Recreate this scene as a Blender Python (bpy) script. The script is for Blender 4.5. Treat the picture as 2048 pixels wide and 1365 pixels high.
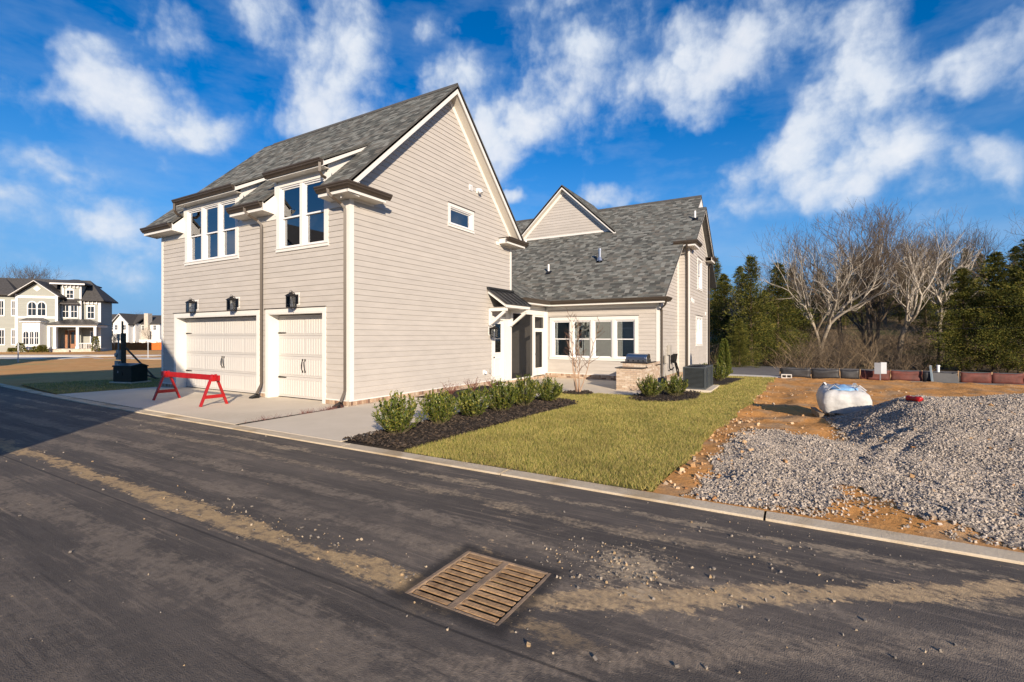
import bpy, bmesh, math, random
import numpy as np
from mathutils import Vector, Matrix, noise as mnoise

for o in list(bpy.data.objects): bpy.data.objects.remove(o)
SC = bpy.context.scene
COL = SC.collection
R_ = math.radians

# ---------------------------------------------------------------- camera
cam_d = bpy.data.cameras.new('camera'); cam = bpy.data.objects.new('camera', cam_d); COL.objects.link(cam)
cam_d.sensor_width = 36.0; cam_d.lens = 16.875; cam_d.clip_end = 4000; cam_d.clip_start = .05
cam_d.shift_y = -9.5 / 2048
cam.location = (-8.52, -9.79, 1.8); cam.rotation_euler = (math.pi / 2, 0, R_(-59.7))
SC.camera = cam
CAM = np.array([-8.52, -9.79, 1.8]); RT = np.array([.5045, -.8634, 0]); FW = np.array([.8634, .5045, 0])

# ---------------------------------------------------------------- light
SUN_EL = 18.3; SUN_DIR = (.69, .724)           # direction in which the light travels over the ground
sun_d = bpy.data.lights.new('sun', 'SUN'); sun_d.energy = 4.8; sun_d.angle = R_(.5); sun_d.color = (1.0, .835, .655)
sun = bpy.data.objects.new('sun', sun_d); COL.objects.link(sun)
_c = math.cos(R_(SUN_EL))
sun.rotation_euler = Vector((SUN_DIR[0] * _c, SUN_DIR[1] * _c, -math.sin(R_(SUN_EL)))).to_track_quat('-Z', 'Y').to_euler()

W = bpy.data.worlds.new('World'); SC.world = W; W.use_nodes = True
def build_world():
    nt = W.node_tree; nt.nodes.clear(); N = nt.nodes.new; L = nt.links.new
    out = N('ShaderNodeOutputWorld'); bg = N('ShaderNodeBackground'); bg.inputs[1].default_value = .10
    L(bg.outputs[0], out.inputs[0])
    sky = N('ShaderNodeTexSky'); sky.sky_type = 'NISHITA'; sky.sun_disc = False
    sky.sun_elevation = R_(SUN_EL); sky.sun_rotation = math.atan2(-SUN_DIR[0], -SUN_DIR[1])
    sky.air_density = 1.0; sky.dust_density = .25; sky.ozone_density = 2.2; sky.altitude = 150
    hs = N('ShaderNodeHueSaturation'); hs.inputs['Saturation'].default_value = 1.5; hs.inputs['Value'].default_value = .85
    L(sky.outputs[0], hs.inputs['Color'])
    tc = N('ShaderNodeTexCoord')
    def M(op, a, b=None, c=None):
        n = N('ShaderNodeMath'); n.operation = op
        for i, x in enumerate((a, b, c)):
            if x is None: continue
            if isinstance(x, (int, float)): n.inputs[i].default_value = x
            else: L(x, n.inputs[i])
        return n.outputs[0]
    def V(op, a, b=None):
        n = N('ShaderNodeVectorMath'); n.operation = op
        for i, x in enumerate((a, b)):
            if x is None: continue
            if isinstance(x, (tuple, list)): n.inputs[i].default_value = x
            else: L(x, n.inputs[i])
        return n
    d = V('NORMALIZE', tc.outputs['Generated']).outputs[0]
    # heading measured from the direction (0.863, 0.505), and height above the horizon
    az = M('ARCTAN2', V('DOT_PRODUCT', d, (.5045, -.8634, 0)).outputs['Value'], V('DOT_PRODUCT', d, (.8634, .5045, 0)).outputs['Value'])
    sp = N('ShaderNodeSeparateXYZ'); L(d, sp.inputs[0])
    el = M('ARCSINE', sp.outputs[2])
    cb = N('ShaderNodeCombineXYZ'); L(az, cb.inputs[0]); L(el, cb.inputs[1])
    def NZ(vec, scale, detail=6, rough=.55, dist=0.0, dim='2D'):
        n = N('ShaderNodeTexNoise'); n.noise_dimensions = dim; n.inputs['Scale'].default_value = scale; n.inputs['Detail'].default_value = detail
        n.inputs['Roughness'].default_value = rough; n.inputs['Distortion'].default_value = dist; L(vec, n.inputs['Vector']); return n
    w1 = NZ(cb.outputs[0], 7, 4, .58)
    wv = V('MULTIPLY', V('SUBTRACT', w1.outputs['Color'], (.5, .5, .5)).outputs[0], (.085, .085, 0)).outputs[0]
    p = V('ADD', cb.outputs[0], wv).outputs[0]
    blobs = [(185,125,80,42,.9),(255,190,110,56,1.1),(350,250,95,36,.95),(100,205,85,36,.6),
      (555,50,75,55,.85),(690,45,62,60,.85),(600,120,50,50,1.0),(665,190,100,68,1.1),(640,260,80,40,.75),
      (925,190,65,48,.9),(1030,235,115,66,1.15),(1125,165,88,66,1.15),(1205,90,62,55,.95),(1235,195,60,55,.9),
      (1395,140,92,58,1.15),(1490,105,88,58,1.1),(1420,205,80,32,.7),
      (1690,85,78,58,1.1),(1735,160,85,48,.95),(1640,255,85,60,1.1),(1560,318,85,48,1.0),(1720,325,140,60,1.1),
      (1955,320,80,46,1.0),(1890,370,80,30,.8),(2000,115,110,42,.9),(1640,385,200,32,.5),(1850,420,160,30,.45),
      (150,335,160,28,.62),(90,420,150,52,1.0),(235,455,110,48,1.05),(200,520,115,42,.75),
      (1245,385,50,18,.75),(1170,380,40,13,.6),(1028,396,17,10,.9),(1475,395,60,34,.55),
      (1110,8,45,20,.8),(850,35,40,22,.55),(330,35,70,40,.5)]
    tot = None
    for (x, y, sx, sy, a) in blobs:
        A = math.atan((x - 1024) / 960); k = math.cos(A); E_ = math.atan((673 - y) / 960 * k)
        ia = 960 / sx / (k * k) * .52; ie = 960 / sy / k * .52
        n = N('ShaderNodeVectorMath'); n.operation = 'MULTIPLY_ADD'; L(p, n.inputs[0]); n.inputs[1].default_value = (ia, ie, 0); n.inputs[2].default_value = (-A * ia, -E_ * ie, 0)
        g = M('MULTIPLY_ADD', V('DOT_PRODUCT', n.outputs[0], n.outputs[0]).outputs['Value'], -a, a)
        tot = M('MAXIMUM', g, -.25) if tot is None else M('SMOOTH_MAX', tot, g, .35)
    # clouds everywhere else in the same sky
    far = NZ(V('MULTIPLY', d, (1, 1, 1.7)).outputs[0], 3.1, 3, .5, 0, '3D')
    fm = N('ShaderNodeMapRange'); fm.inputs[1].default_value = .5; fm.inputs[2].default_value = .66; L(far.outputs[0], fm.inputs[0])
    side = N('ShaderNodeMapRange'); side.inputs[1].default_value = .80; side.inputs[2].default_value = .98; L(M('ABSOLUTE', az), side.inputs[0])
    up = N('ShaderNodeMapRange'); up.inputs[1].default_value = .60; up.inputs[2].default_value = .76; L(el, up.inputs[0])
    tot = M('ADD', M('MULTIPLY_ADD', tot, 1.12, .27), M('MULTIPLY', fm.outputs[0], M('MAXIMUM', side.outputs[0], up.outputs[0])))
    det = NZ(cb.outputs[0], 7.0, 8, .63, 0)
    pv = N('ShaderNodeTexVoronoi'); pv.voronoi_dimensions = '2D'; pv.inputs['Scale'].default_value = 9; pv.inputs['Detail'].default_value = 3; pv.inputs['Roughness'].default_value = .5; pv.inputs['Lacunarity'].default_value = 2.1; L(p, pv.inputs['Vector'])
    det2 = NZ(cb.outputs[0], 3.2, 4, .5, .2)
    dens = M('ADD', M('ADD', tot, M('ADD', M('MULTIPLY', M('SUBTRACT', det.outputs[0], .5), 1.9), M('MULTIPLY', M('SUBTRACT', .42, pv.outputs['Distance']), .8))), M('MULTIPLY', M('SUBTRACT', det2.outputs[0], .5), .35))
    cov = N('ShaderNodeMapRange'); cov.interpolation_type = 'SMOOTHSTEP'; cov.inputs[1].default_value = .20; cov.inputs[2].default_value = 1.5
    L(dens, cov.inputs[0])
    # thin high veil near the horizon
    veil = NZ(V('MULTIPLY', cb.outputs[0], (1, 2.6, 1)).outputs[0], 4, 5, .6)
    vm = N('ShaderNodeMapRange'); vm.inputs[1].default_value = .45; vm.inputs[2].default_value = .8; vm.inputs[4].default_value = .26; L(veil.outputs[0], vm.inputs[0])
    fac = M('MINIMUM', M('ADD', M('MULTIPLY', cov.outputs[0], .90), vm.outputs[0]), .96)
    sh = N('ShaderNodeMapRange'); sh.inputs[1].default_value = .5; sh.inputs[2].default_value = 1.7; L(dens, sh.inputs[0])
    cc = N('ShaderNodeMix'); cc.data_type = 'RGBA'; L(sh.outputs[0], cc.inputs[0])
    cc.inputs[6].default_value = (3.2, 4.1, 5.4, 1); cc.inputs[7].default_value = (5.75, 5.95, 6.3, 1)
    mx = N('ShaderNodeMix'); mx.data_type = 'RGBA'; L(fac, mx.inputs[0])
    hz = N('ShaderNodeMapRange'); hz.interpolation_type = 'SMOOTHSTEP'; hz.inputs[1].default_value = -.02; hz.inputs[2].default_value = .42; hz.inputs[3].default_value = .92; hz.inputs[4].default_value = 0; L(el, hz.inputs[0])
    hm = N('ShaderNodeMix'); hm.data_type = 'RGBA'; L(hz.outputs[0], hm.inputs[0]); tn = N('ShaderNodeMix'); tn.data_type = 'RGBA'; tn.blend_type = 'MULTIPLY'; tn.inputs[0].default_value = 1; L(hs.outputs[0], tn.inputs[6]); tn.inputs[7].default_value = (.8, .90, 1.12, 1); L(tn.outputs[2], hm.inputs[6]); hm.inputs[7].default_value = (.95, 2.45, 4.9, 1)
    L(hm.outputs[2], mx.inputs[6]); L(cc.outputs[2], mx.inputs[7])
    L(mx.outputs[2], bg.inputs[0])
    W.cycles.sampling_method = 'MANUAL'; W.cycles.sample_map_resolution = 256
build_world()
SC.view_settings.view_transform = 'Standard'; SC.view_settings.look = 'None'; SC.view_settings.gamma = 1
SC.view_settings.exposure = 0.6
SC.cycles.max_bounces = 6; SC.cycles.transparent_max_bounces = 16; SC.cycles.use_denoising = True

# ---------------------------------------------------------------- helpers
def tag(o, label=None, cat=None, group=None, kind=None):
    if label: o['label'] = label
    if cat: o['category'] = cat
    if group: o['group'] = group
    if kind: o['kind'] = kind
    return o
def empty(name, loc=(0, 0, 0), rz=0, parent=None):
    o = bpy.data.objects.new(name, None); COL.objects.link(o); o.location = loc; o.rotation_euler = (0, 0, rz)
    o.empty_display_size = .1
    if parent: o.parent = parent
    return o
def thing(name, label, cat, loc=(0, 0, 0), rz=0, group=None): return tag(empty(name, loc, rz), label, cat, group)
def copy_tree(o, parent=None):
    c = o.copy(); COL.objects.link(c); c.parent = parent
    for ch in list(o.children): copy_tree(ch, c)
    return c
def place(name, me, mat, parent=None, loc=(0, 0, 0), rot=None, scale=None):
    o = bpy.data.objects.new(name, me); COL.objects.link(o); o.location = loc
    if rot: o.rotation_euler = rot
    if scale: o.scale = scale
    if mat and not me.materials: me.materials.append(mat)
    if parent: o.parent = parent
    return o
class MB:
    def __init__(s): s.v = []; s.f = []
    def add(s, vs, fs):
        n = len(s.v); s.v += [tuple(p) for p in vs]; s.f += [tuple(i + n for i in f) for f in fs]; return s
    def box(s, a, b):
        (x0, y0, z0), (x1, y1, z1) = a, b
        return s.add([(x0,y0,z0),(x1,y0,z0),(x1,y1,z0),(x0,y1,z0),(x0,y0,z1),(x1,y0,z1),(x1,y1,z1),(x0,y1,z1)],
                     [(0,3,2,1),(4,5,6,7),(0,1,5,4),(1,2,6,5),(2,3,7,6),(3,0,4,7)])
    def obox(s, c, u, v, w):
        c, u, v, w = map(Vector, (c, u, v, w))
        return s.add([c-u-v-w, c+u-v-w, c+u+v-w, c-u+v-w, c-u-v+w, c+u-v+w, c+u+v+w, c-u+v+w],
                     [(0,3,2,1),(4,5,6,7),(0,1,5,4),(1,2,6,5),(2,3,7,6),(3,0,4,7)])
    def bar(s, p, q, w, h, up=(0, 0, 1)):
        p, q, up = Vector(p), Vector(q), Vector(up); d = (q - p); n = d.normalized()
        a = n.cross(up)
        if a.length < 1e-4: a = n.cross(Vector((1, 0, 0)))
        a.normalize(); b = a.cross(n)
        return s.obox((p + q) / 2, d / 2, a * w / 2, b * h / 2)
    def prism(s, poly, ext):
        ext = Vector(ext); n = len(poly); P = [Vector(p) for p in poly]
        return s.add(P + [p + ext for p in P], [tuple(range(n - 1, -1, -1)), tuple(range(n, 2 * n))] + [(i, (i + 1) % n, n + (i + 1) % n, n + i) for i in range(n)])
    def sweep(s, prof, path, up=(0, 0, 1)):
        """closed profile [(a,b)] (a sideways, b up) carried along a polyline with mitred corners"""
        P = [Vector(p) for p in path]; up = Vector(up); m = len(prof); vs = []
        for i, p in enumerate(P):
            d0 = (P[i] - P[i-1]).normalized() if i else (P[1] - P[0]).normalized()
            d1 = (P[i+1] - P[i]).normalized() if i < len(P) - 1 else d0
            t = (d0 + d1).normalized(); side = d1.cross(up).normalized() if d1.cross(up).length > 1e-4 else Vector((1, 0, 0))
            s0 = d0.cross(up); s0 = s0.normalized() if s0.length > 1e-4 else side
            a = (s0 + side).normalized(); k = 1 / max(.35, a.dot(side)); a = a * k
            b = up if abs(t.dot(up)) < .3 else a.cross(t).normalized()
            vs += [p + a * x + b * y for x, y in prof]
        fs = [tuple(range(m - 1, -1, -1)), tuple(range((len(P) - 1) * m, len(P) * m))]
        for i in range(len(P) - 1):
            fs += [(i*m+j, i*m+(j+1) % m, (i+1)*m+(j+1) % m, (i+1)*m+j) for j in range(m)]
        return s.add(vs, fs)
    def tube(s, pts, r, n=8):
        P = [Vector(p) for p in pts]; rr = r if isinstance(r, (list, tuple)) else [r] * len(P); vs = []; fs = []
        ref = None
        for i, p in enumerate(P):
            t = (P[min(i + 1, len(P) - 1)] - P[max(i - 1, 0)]).normalized()
            if ref is None or abs(ref.dot(t)) > .95: ref = Vector((0, 0, 1)) if abs(t.z) < .9 else Vector((1, 0, 0))
            a = t.cross(ref).normalized(); b = a.cross(t)
            vs += [p + (a * math.cos(2 * math.pi * j / n) + b * math.sin(2 * math.pi * j / n)) * rr[i] for j in range(n)]
        for i in range(len(P) - 1): fs += [(i*n+j, i*n+(j+1) % n, (i+1)*n+(j+1) % n, (i+1)*n+j) for j in range(n)]
        fs += [tuple(range(n - 1, -1, -1)), tuple(range((len(P) - 1) * n, len(P) * n))]
        return s.add(vs, fs)
    def mesh(s, name, mat=None, smooth=False, fix=True):
        me = bpy.data.meshes.new(name); me.from_pydata(s.v, [], s.f)
        if fix:
            bm = bmesh.new(); bm.from_mesh(me); bmesh.ops.recalc_face_normals(bm, faces=bm.faces); bm.to_mesh(me); bm.free()
        if smooth: me.polygons.foreach_set('use_smooth', [True] * len(me.polygons))
        if mat: me.materials.append(mat)
        return me
    def build(s, name, mat=None, parent=None, smooth=False, fix=True, bevel=0):
        o = place(name, s.mesh(name, mat, smooth, fix), None, parent)
        if bevel:
            m = o.modifiers.new('bevel', 'BEVEL'); m.width = bevel; m.segments = 2; m.limit_method = 'ANGLE'
        return o
def np_mesh(name, v, f, mat=None, smooth=False, k=None):
    """fast mesh from numpy arrays; f is (n,3) or (n,4)"""
    me = bpy.data.meshes.new(name); v = np.asarray(v, np.float32); f = np.asarray(f, np.int32); k = f.shape[1]
    me.vertices.add(len(v)); me.vertices.foreach_set('co', v.ravel())
    me.loops.add(f.size); me.loops.foreach_set('vertex_index', f.ravel())
    me.polygons.add(len(f)); me.polygons.foreach_set('loop_start', np.arange(0, f.size, k, dtype=np.int32))
    me.polygons.foreach_set('loop_total', np.full(len(f), k, np.int32))
    me.update(calc_edges=True); me.validate()
    me.polygons.foreach_set('use_smooth', np.full(len(me.polygons), bool(smooth)))
    if mat: me.materials.append(mat)
    return me

# ---------------------------------------------------------------- materials
def mat(name, col, rough=.6, var=.08, scale=6.0, bump=0.0, bscale=80.0, metal=0.0, spec=.5, stretch=(1, 1, 1), col2=None, island=0.0, objrand=0.0, trans=0.0):
    m = bpy.data.materials.new(name); m.use_nodes = True; nt = m.node_tree; N = nt.nodes.new; L = nt.links.new
    b = nt.nodes['Principled BSDF']; b.inputs['Roughness'].default_value = rough; b.inputs['Metallic'].default_value = metal
    b.inputs['Specular IOR Level'].default_value = spec
    geo = N('ShaderNodeNewGeometry'); mp = N('ShaderNodeMapping'); mp.inputs['Scale'].default_value = stretch; L(geo.outputs['Position'], mp.inputs[0])
    nz = N('ShaderNodeTexNoise'); nz.inputs['Scale'].default_value = scale; nz.inputs['Detail'].default_value = 6; nz.inputs['Roughness'].default_value = .6
    L(mp.outputs[0], nz.inputs['Vector'])
    c2 = col2 or tuple(min(1, c * (1 + 2.2 * var)) for c in col); c1 = col if col2 else tuple(c * (1 - 2.2 * var) for c in col)
    rp = N('ShaderNodeMix'); rp.data_type = 'RGBA'; rp.inputs[6].default_value = (*c1, 1); rp.inputs[7].default_value = (*c2, 1)
    mr = N('ShaderNodeMapRange'); mr.inputs[1].default_value = .28; mr.inputs[2].default_value = .72; L(nz.outputs[0], mr.inputs[0]); L(mr.outputs[0], rp.inputs[0])
    c = rp.outputs[2]
    if island or objrand:
        src = geo.outputs['Random Per Island'] if island else N('ShaderNodeObjectInfo').outputs['Random']
        k = island or objrand
        h = N('ShaderNodeHueSaturation'); r2 = N('ShaderNodeMapRange'); r2.inputs[3].default_value = 1 - k; r2.inputs[4].default_value = 1 + k
        L(src, r2.inputs[0]); L(r2.outputs[0], h.inputs['Value']); L(c, h.inputs['Color']); c = h.outputs[0]
    L(c, b.inputs['Base Color'])
    if bump:
        n2 = N('ShaderNodeTexNoise'); n2.inputs['Scale'].default_value = bscale; n2.inputs['Detail'].default_value = 4; L(mp.outputs[0], n2.inputs['Vector'])
        bp = N('ShaderNodeBump'); bp.inputs['Strength'].default_value = bump; bp.inputs['Distance'].default_value = .01; L(n2.outputs[0], bp.inputs['Height']); L(bp.outputs[0], b.inputs['Normal'])
    if trans:
        tr = N('ShaderNodeBsdfTranslucent'); L(c, tr.inputs[0]); ms = N('ShaderNodeMixShader'); ms.inputs[0].default_value = trans
        L(b.outputs[0], ms.inputs[1]); L(tr.outputs[0], ms.inputs[2]); L(ms.outputs[0], nt.nodes['Material Output'].inputs[0])
    return m
def ramp_mat(name, cols, rough=.85, src='island', bump=.3, bscale=120, spec=.3, trans=0.0, grain=.25, gscale=9.0):
    """colour picked per piece from a list, with a little grain"""
    m = bpy.data.materials.new(name); m.use_nodes = True; nt = m.node_tree; N = nt.nodes.new; L = nt.links.new
    b = nt.nodes['Principled BSDF']; b.inputs['Roughness'].default_value = rough; b.inputs['Specular IOR Level'].default_value = spec
    geo = N('ShaderNodeNewGeometry'); rnd = geo.outputs['Random Per Island'] if src == 'island' else N('ShaderNodeObjectInfo').outputs['Random']
    cr = N('ShaderNodeValToRGB'); cr.color_ramp.interpolation = 'CONSTANT' if src != 'soft' else 'LINEAR'
    e = cr.color_ramp.elements
    for i, c in enumerate(cols):
        p = i / len(cols)
        x = e[i] if i < 2 else e.new(p)
        x.position = p; x.color = (*c, 1)
    L(rnd, cr.inputs[0])
    nz = N('ShaderNodeTexNoise'); nz.inputs['Scale'].default_value = gscale; nz.inputs['Detail'].default_value = 8; nz.inputs['Roughness'].default_value = .7; L(geo.outputs['Position'], nz.inputs['Vector'])
    h = N('ShaderNodeHueSaturation'); r2 = N('ShaderNodeMapRange'); r2.inputs[1].default_value = .3; r2.inputs[2].default_value = .7; r2.inputs[3].default_value = 1 - grain; r2.inputs[4].default_value = 1 + grain
    L(nz.outputs[0], r2.inputs[0]); L(r2.outputs[0], h.inputs['Value']); L(cr.outputs[0], h.inputs['Color']); L(h.outputs[0], b.inputs['Base Color'])
    if bump:
        n2 = N('ShaderNodeTexNoise'); n2.inputs['Scale'].default_value = bscale; L(geo.outputs['Position'], n2.inputs['Vector'])
        bp = N('ShaderNodeBump'); bp.inputs['Strength'].default_value = bump; bp.inputs['Distance'].default_value = .006; L(n2.outputs[0], bp.inputs['Height']); L(bp.outputs[0], b.inputs['Normal'])
    if trans:
        tr = N('ShaderNodeBsdfTranslucent'); L(h.outputs[0], tr.inputs[0]); ms = N('ShaderNodeMixShader'); ms.inputs[0].default_value = trans
        L(b.outputs[0], ms.inputs[1]); L(tr.outputs[0], ms.inputs[2]); L(ms.outputs[0], nt.nodes['Material Output'].inputs[0])
    return m
def glass_mat(name, tint=(.66, .78, .72), refl=.22, dark=0.0):
    m = bpy.data.materials.new(name); m.use_nodes = True; nt = m.node_tree; nt.nodes.clear(); N = nt.nodes.new; L = nt.links.new
    out = N('ShaderNodeOutputMaterial'); tr = N('ShaderNodeBsdfTransparent'); tr.inputs[0].default_value = (*tint, 1)
    gl = N('ShaderNodeBsdfGlossy'); gl.inputs['Roughness'].default_value = .012; gl.inputs[0].default_value = (.95, .97, 1, 1)
    lw = N('ShaderNodeFresnel'); lw.inputs[0].default_value = 1.5
    mr = N('ShaderNodeMapRange'); mr.inputs[1].default_value = .04; mr.inputs[2].default_value = 1; mr.inputs[3].default_value = refl; mr.inputs[4].default_value = 1; L(lw.outputs[0], mr.inputs[0])
    mx = N('ShaderNodeMixShader'); L(mr.outputs[0], mx.inputs[0]); L(tr.outputs[0], mx.inputs[1]); L(gl.outputs[0], mx.inputs[2]); L(mx.outputs[0], out.inputs[0])
    return m
M_SIDE = mat('painted_siding', (.455, .425, .385), .62, .035, 1.5, 0, 140, spec=.25, stretch=(1, 1, 4), objrand=.03)
M_TRIM = mat('white_trim_paint', (.70, .685, .645), .5, .012, 2, spec=.3)
M_SASH = mat('white_vinyl', (.76, .76, .75), .35, .01, 3)
M_DOORP = mat('garage_door_paint', (.53, .515, .485), .45, .012, 2)
M_BRONZE = mat('bronze_aluminium', (.062, .048, .036), .45, .05, 4, spec=.35)
M_BLACK = mat('black_metal', (.012, .012, .013), .42, .05, 8, metal=.3)
M_GLASS = glass_mat('window_glass')
M_GLASSL = glass_mat('lantern_glass', (.93, .95, .95), .06)
M_DRY = mat('interior_plaster', (.50, .53, .47), .8, .02, 2)
M_FLOORI = mat('interior_floor', (.22, .16, .11), .5, .05, 3)
M_CORE = mat('wall_core', (.30, .27, .24), .9, .03, 2)
M_DECK = mat('roof_deck', (.075, .073, .068), .95, .1, 4)
M_SOFFIT = mat('soffit_paint', (.62, .58, .51), .6, .012, 2)
SH_COLS = [(.115,.118,.106),(.172,.176,.160),(.066,.069,.064),(.215,.218,.198),(.126,.134,.123),(.142,.134,.116),(.080,.080,.074),(.190,.196,.178),(.134,.132,.118),(.098,.103,.095)]
M_SHING = ramp_mat('asphalt_shingle', SH_COLS, .95, 'island', 0, 220, .15, grain=.10)
M_SHINGO = ramp_mat('asphalt_shingle_tab', SH_COLS, .95, 'object', 0, 220, .15, grain=.10)
BRK = [(.42,.30,.21),(.36,.25,.17),(.48,.36,.26),(.30,.19,.13),(.52,.42,.32),(.40,.31,.23),(.18,.115,.085),(.46,.34,.24)]
M_BRICK = ramp_mat('tumbled_brick', BRK, .9, 'object', .5, 90, .2, grain=.22, gscale=25)
BRK2 = [(.50,.40,.30),(.46,.35,.26),(.55,.45,.35),(.42,.32,.23),(.58,.50,.40),(.48,.37,.27)]
M_BRICK2 = ramp_mat('tan_brick', BRK2, .9, 'object', .5, 90, .2, grain=.2, gscale=25)
M_MORTAR = mat('mortar', (.44, .40, .34), .95, .06, 20, .3)
M_PORCHF = mat('porch_floor', (.16, .13, .11), .6, .1, 3)
M_SCREEN = None

# ================================================================ the house
house = thing('house', 'large greige lap-siding house with white trim, grey shingle roofs and two garage doors', 'house')
EXPO = .1515
class Wall:
    """a vertical wall plane: O origin, U unit vector along it, N outward normal"""
    def __init__(s, O, U, N): s.O, s.U, s.N = Vector(O), Vector(U), Vector(N)
    def P(s, u, z, w=0.0): return s.O + s.U * u + Vector((0, 0, z)) + s.N * w
    def box(s, mb, u0, u1, z0, z1, w0, w1):
        c = s.P((u0 + u1) / 2, (z0 + z1) / 2, (w0 + w1) / 2)
        return mb.obox(c, s.U * (u1 - u0) / 2, s.N * (w1 - w0) / 2, Vector((0, 0, (z1 - z0) / 2)))
def urange(poly, z):
    xs = []
    n = len(poly)
    for i in range(n):
        (u0, z0), (u1, z1) = poly[i], poly[(i + 1) % n]
        if (z0 <= z < z1) or (z1 <= z < z0): xs.append(u0 + (u1 - u0) * (z - z0) / (z1 - z0))
    return (min(xs), max(xs)) if len(xs) >= 2 else None
def siding(parent, wall, poly, holes, zstart, material=M_SIDE, name='siding_board', thick=.015, expo=EXPO):
    ztop = max(p[1] for p in poly); zlow = min(p[1] for p in poly); k = 0
    z = zstart
    while z < ztop - .02:
        za, zb = max(z, zlow), min(z + expo, ztop)
        if zb - za < .015: z += expo; continue
        cuts = sorted({za, zb, *[v for h in holes for v in (h[1], h[3]) if za + .004 < v < zb - .004], *[p[1] for p in poly if za + .004 < p[1] < zb - .004]})
        comps = []
        for a, b in zip(cuts[:-1], cuts[1:]):
            if a == z and a > zlow + .01: a = a + .0032
            r0, r1 = urange(poly, a + 1e-4), urange(poly, b - 1e-4)
            if not r0: continue
            if not r1: r1 = ((r0[0] + r0[1]) / 2,) * 2
            iv = [(r0[0], r0[1], r1[0], r1[1])]
            for h in holes:
                if h[1] < b - .003 and h[3] > a + .003:
                    nv = []
                    for (p, q, pt, qt) in iv:
                        if h[2] <= min(p, pt) or h[0] >= max(q, qt): nv.append((p, q, pt, qt)); continue
                        if h[0] > p + .01: nv.append((p, h[0], pt, h[0]))
                        if h[2] < q - .01: nv.append((h[2], q, h[2], qt))
                    iv = nv
            for (p, q, pt, qt) in iv:
                if max(q - p, qt - pt) < .012: continue
                hit = [c for c in comps if any(abs(bl[1] - a) < 1e-6 and bl[2] < q and bl[3] > p for bl in c)]
                new = [(a, b, p, q, pt, qt)]
                for c in hit: new += c; comps.remove(c)
                comps.append(new)
        off = lambda zz: .003 + thick * (1 - (zz - z) / expo)
        for c in comps:
            mb = MB()
            for (a, b, p, q, pt, qt) in c:
                mb.add([wall.P(p, a, 0), wall.P(q, a, 0), wall.P(q, a, off(a)), wall.P(p, a, off(a)), wall.P(pt, b, 0), wall.P(qt, b, 0), wall.P(qt, b, off(b)), wall.P(pt, b, off(b))],
                       [(0,3,2,1),(4,5,6,7),(0,1,5,4),(1,2,6,5),(2,3,7,6),(3,0,4,7)])
            mb.build(name, material, parent); k += 1
        z += expo
    return k
def holed(mb, wall, poly, holes, w0, w1):
    """solid sheet with rectangular holes; poly is convex in u"""
    us = sorted({*[p[0] for p in poly], *[h[0] for h in holes], *[h[2] for h in holes]})
    zs = sorted({*[p[1] for p in poly], *[h[1] for h in holes], *[h[3] for h in holes]})
    rect = len(poly) == 4 and len({p[0] for p in poly}) == 2
    for a, b in zip(zs[:-1], zs[1:]):
        r0, r1 = urange(poly, a + 1e-4), urange(poly, b - 1e-4)
        if not r0 or not r1: continue
        segs = [(r0[0], r0[1], r1[0], r1[1])]
        for h in holes:
            if h[1] < b - 1e-4 and h[3] > a + 1e-4:
                nv = []
                for (p, q, pt, qt) in segs:
                    if h[2] <= p or h[0] >= q: nv.append((p, q, pt, qt)); continue
                    if h[0] > p: nv.append((p, h[0], pt, h[0]))
                    if h[2] < q: nv.append((h[2], q, h[2], qt))
                segs = nv
        for (p, q, pt, qt) in segs:
            mb.add([wall.P(p, a, w0), wall.P(q, a, w0), wall.P(q, a, w1), wall.P(p, a, w1), wall.P(pt, b, w0), wall.P(qt, b, w0), wall.P(qt, b, w1), wall.P(pt, b, w1)],
                   [(0,3,2,1),(4,5,6,7),(0,1,5,4),(1,2,6,5),(2,3,7,6),(3,0,4,7)])
    return mb
def wall_part(name, wall, poly, holes, zstart, core=True, cut=.0, core_holes=None):
    e = empty(name, parent=house)
    siding(e, wall, poly, holes, zstart)
    if core:
        holed(MB(), wall, poly, core_holes if core_holes is not None else holes, -.11, -.001).build('wall_core', M_DRY, e)['kind'] = 'stuff'
    return e
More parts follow.
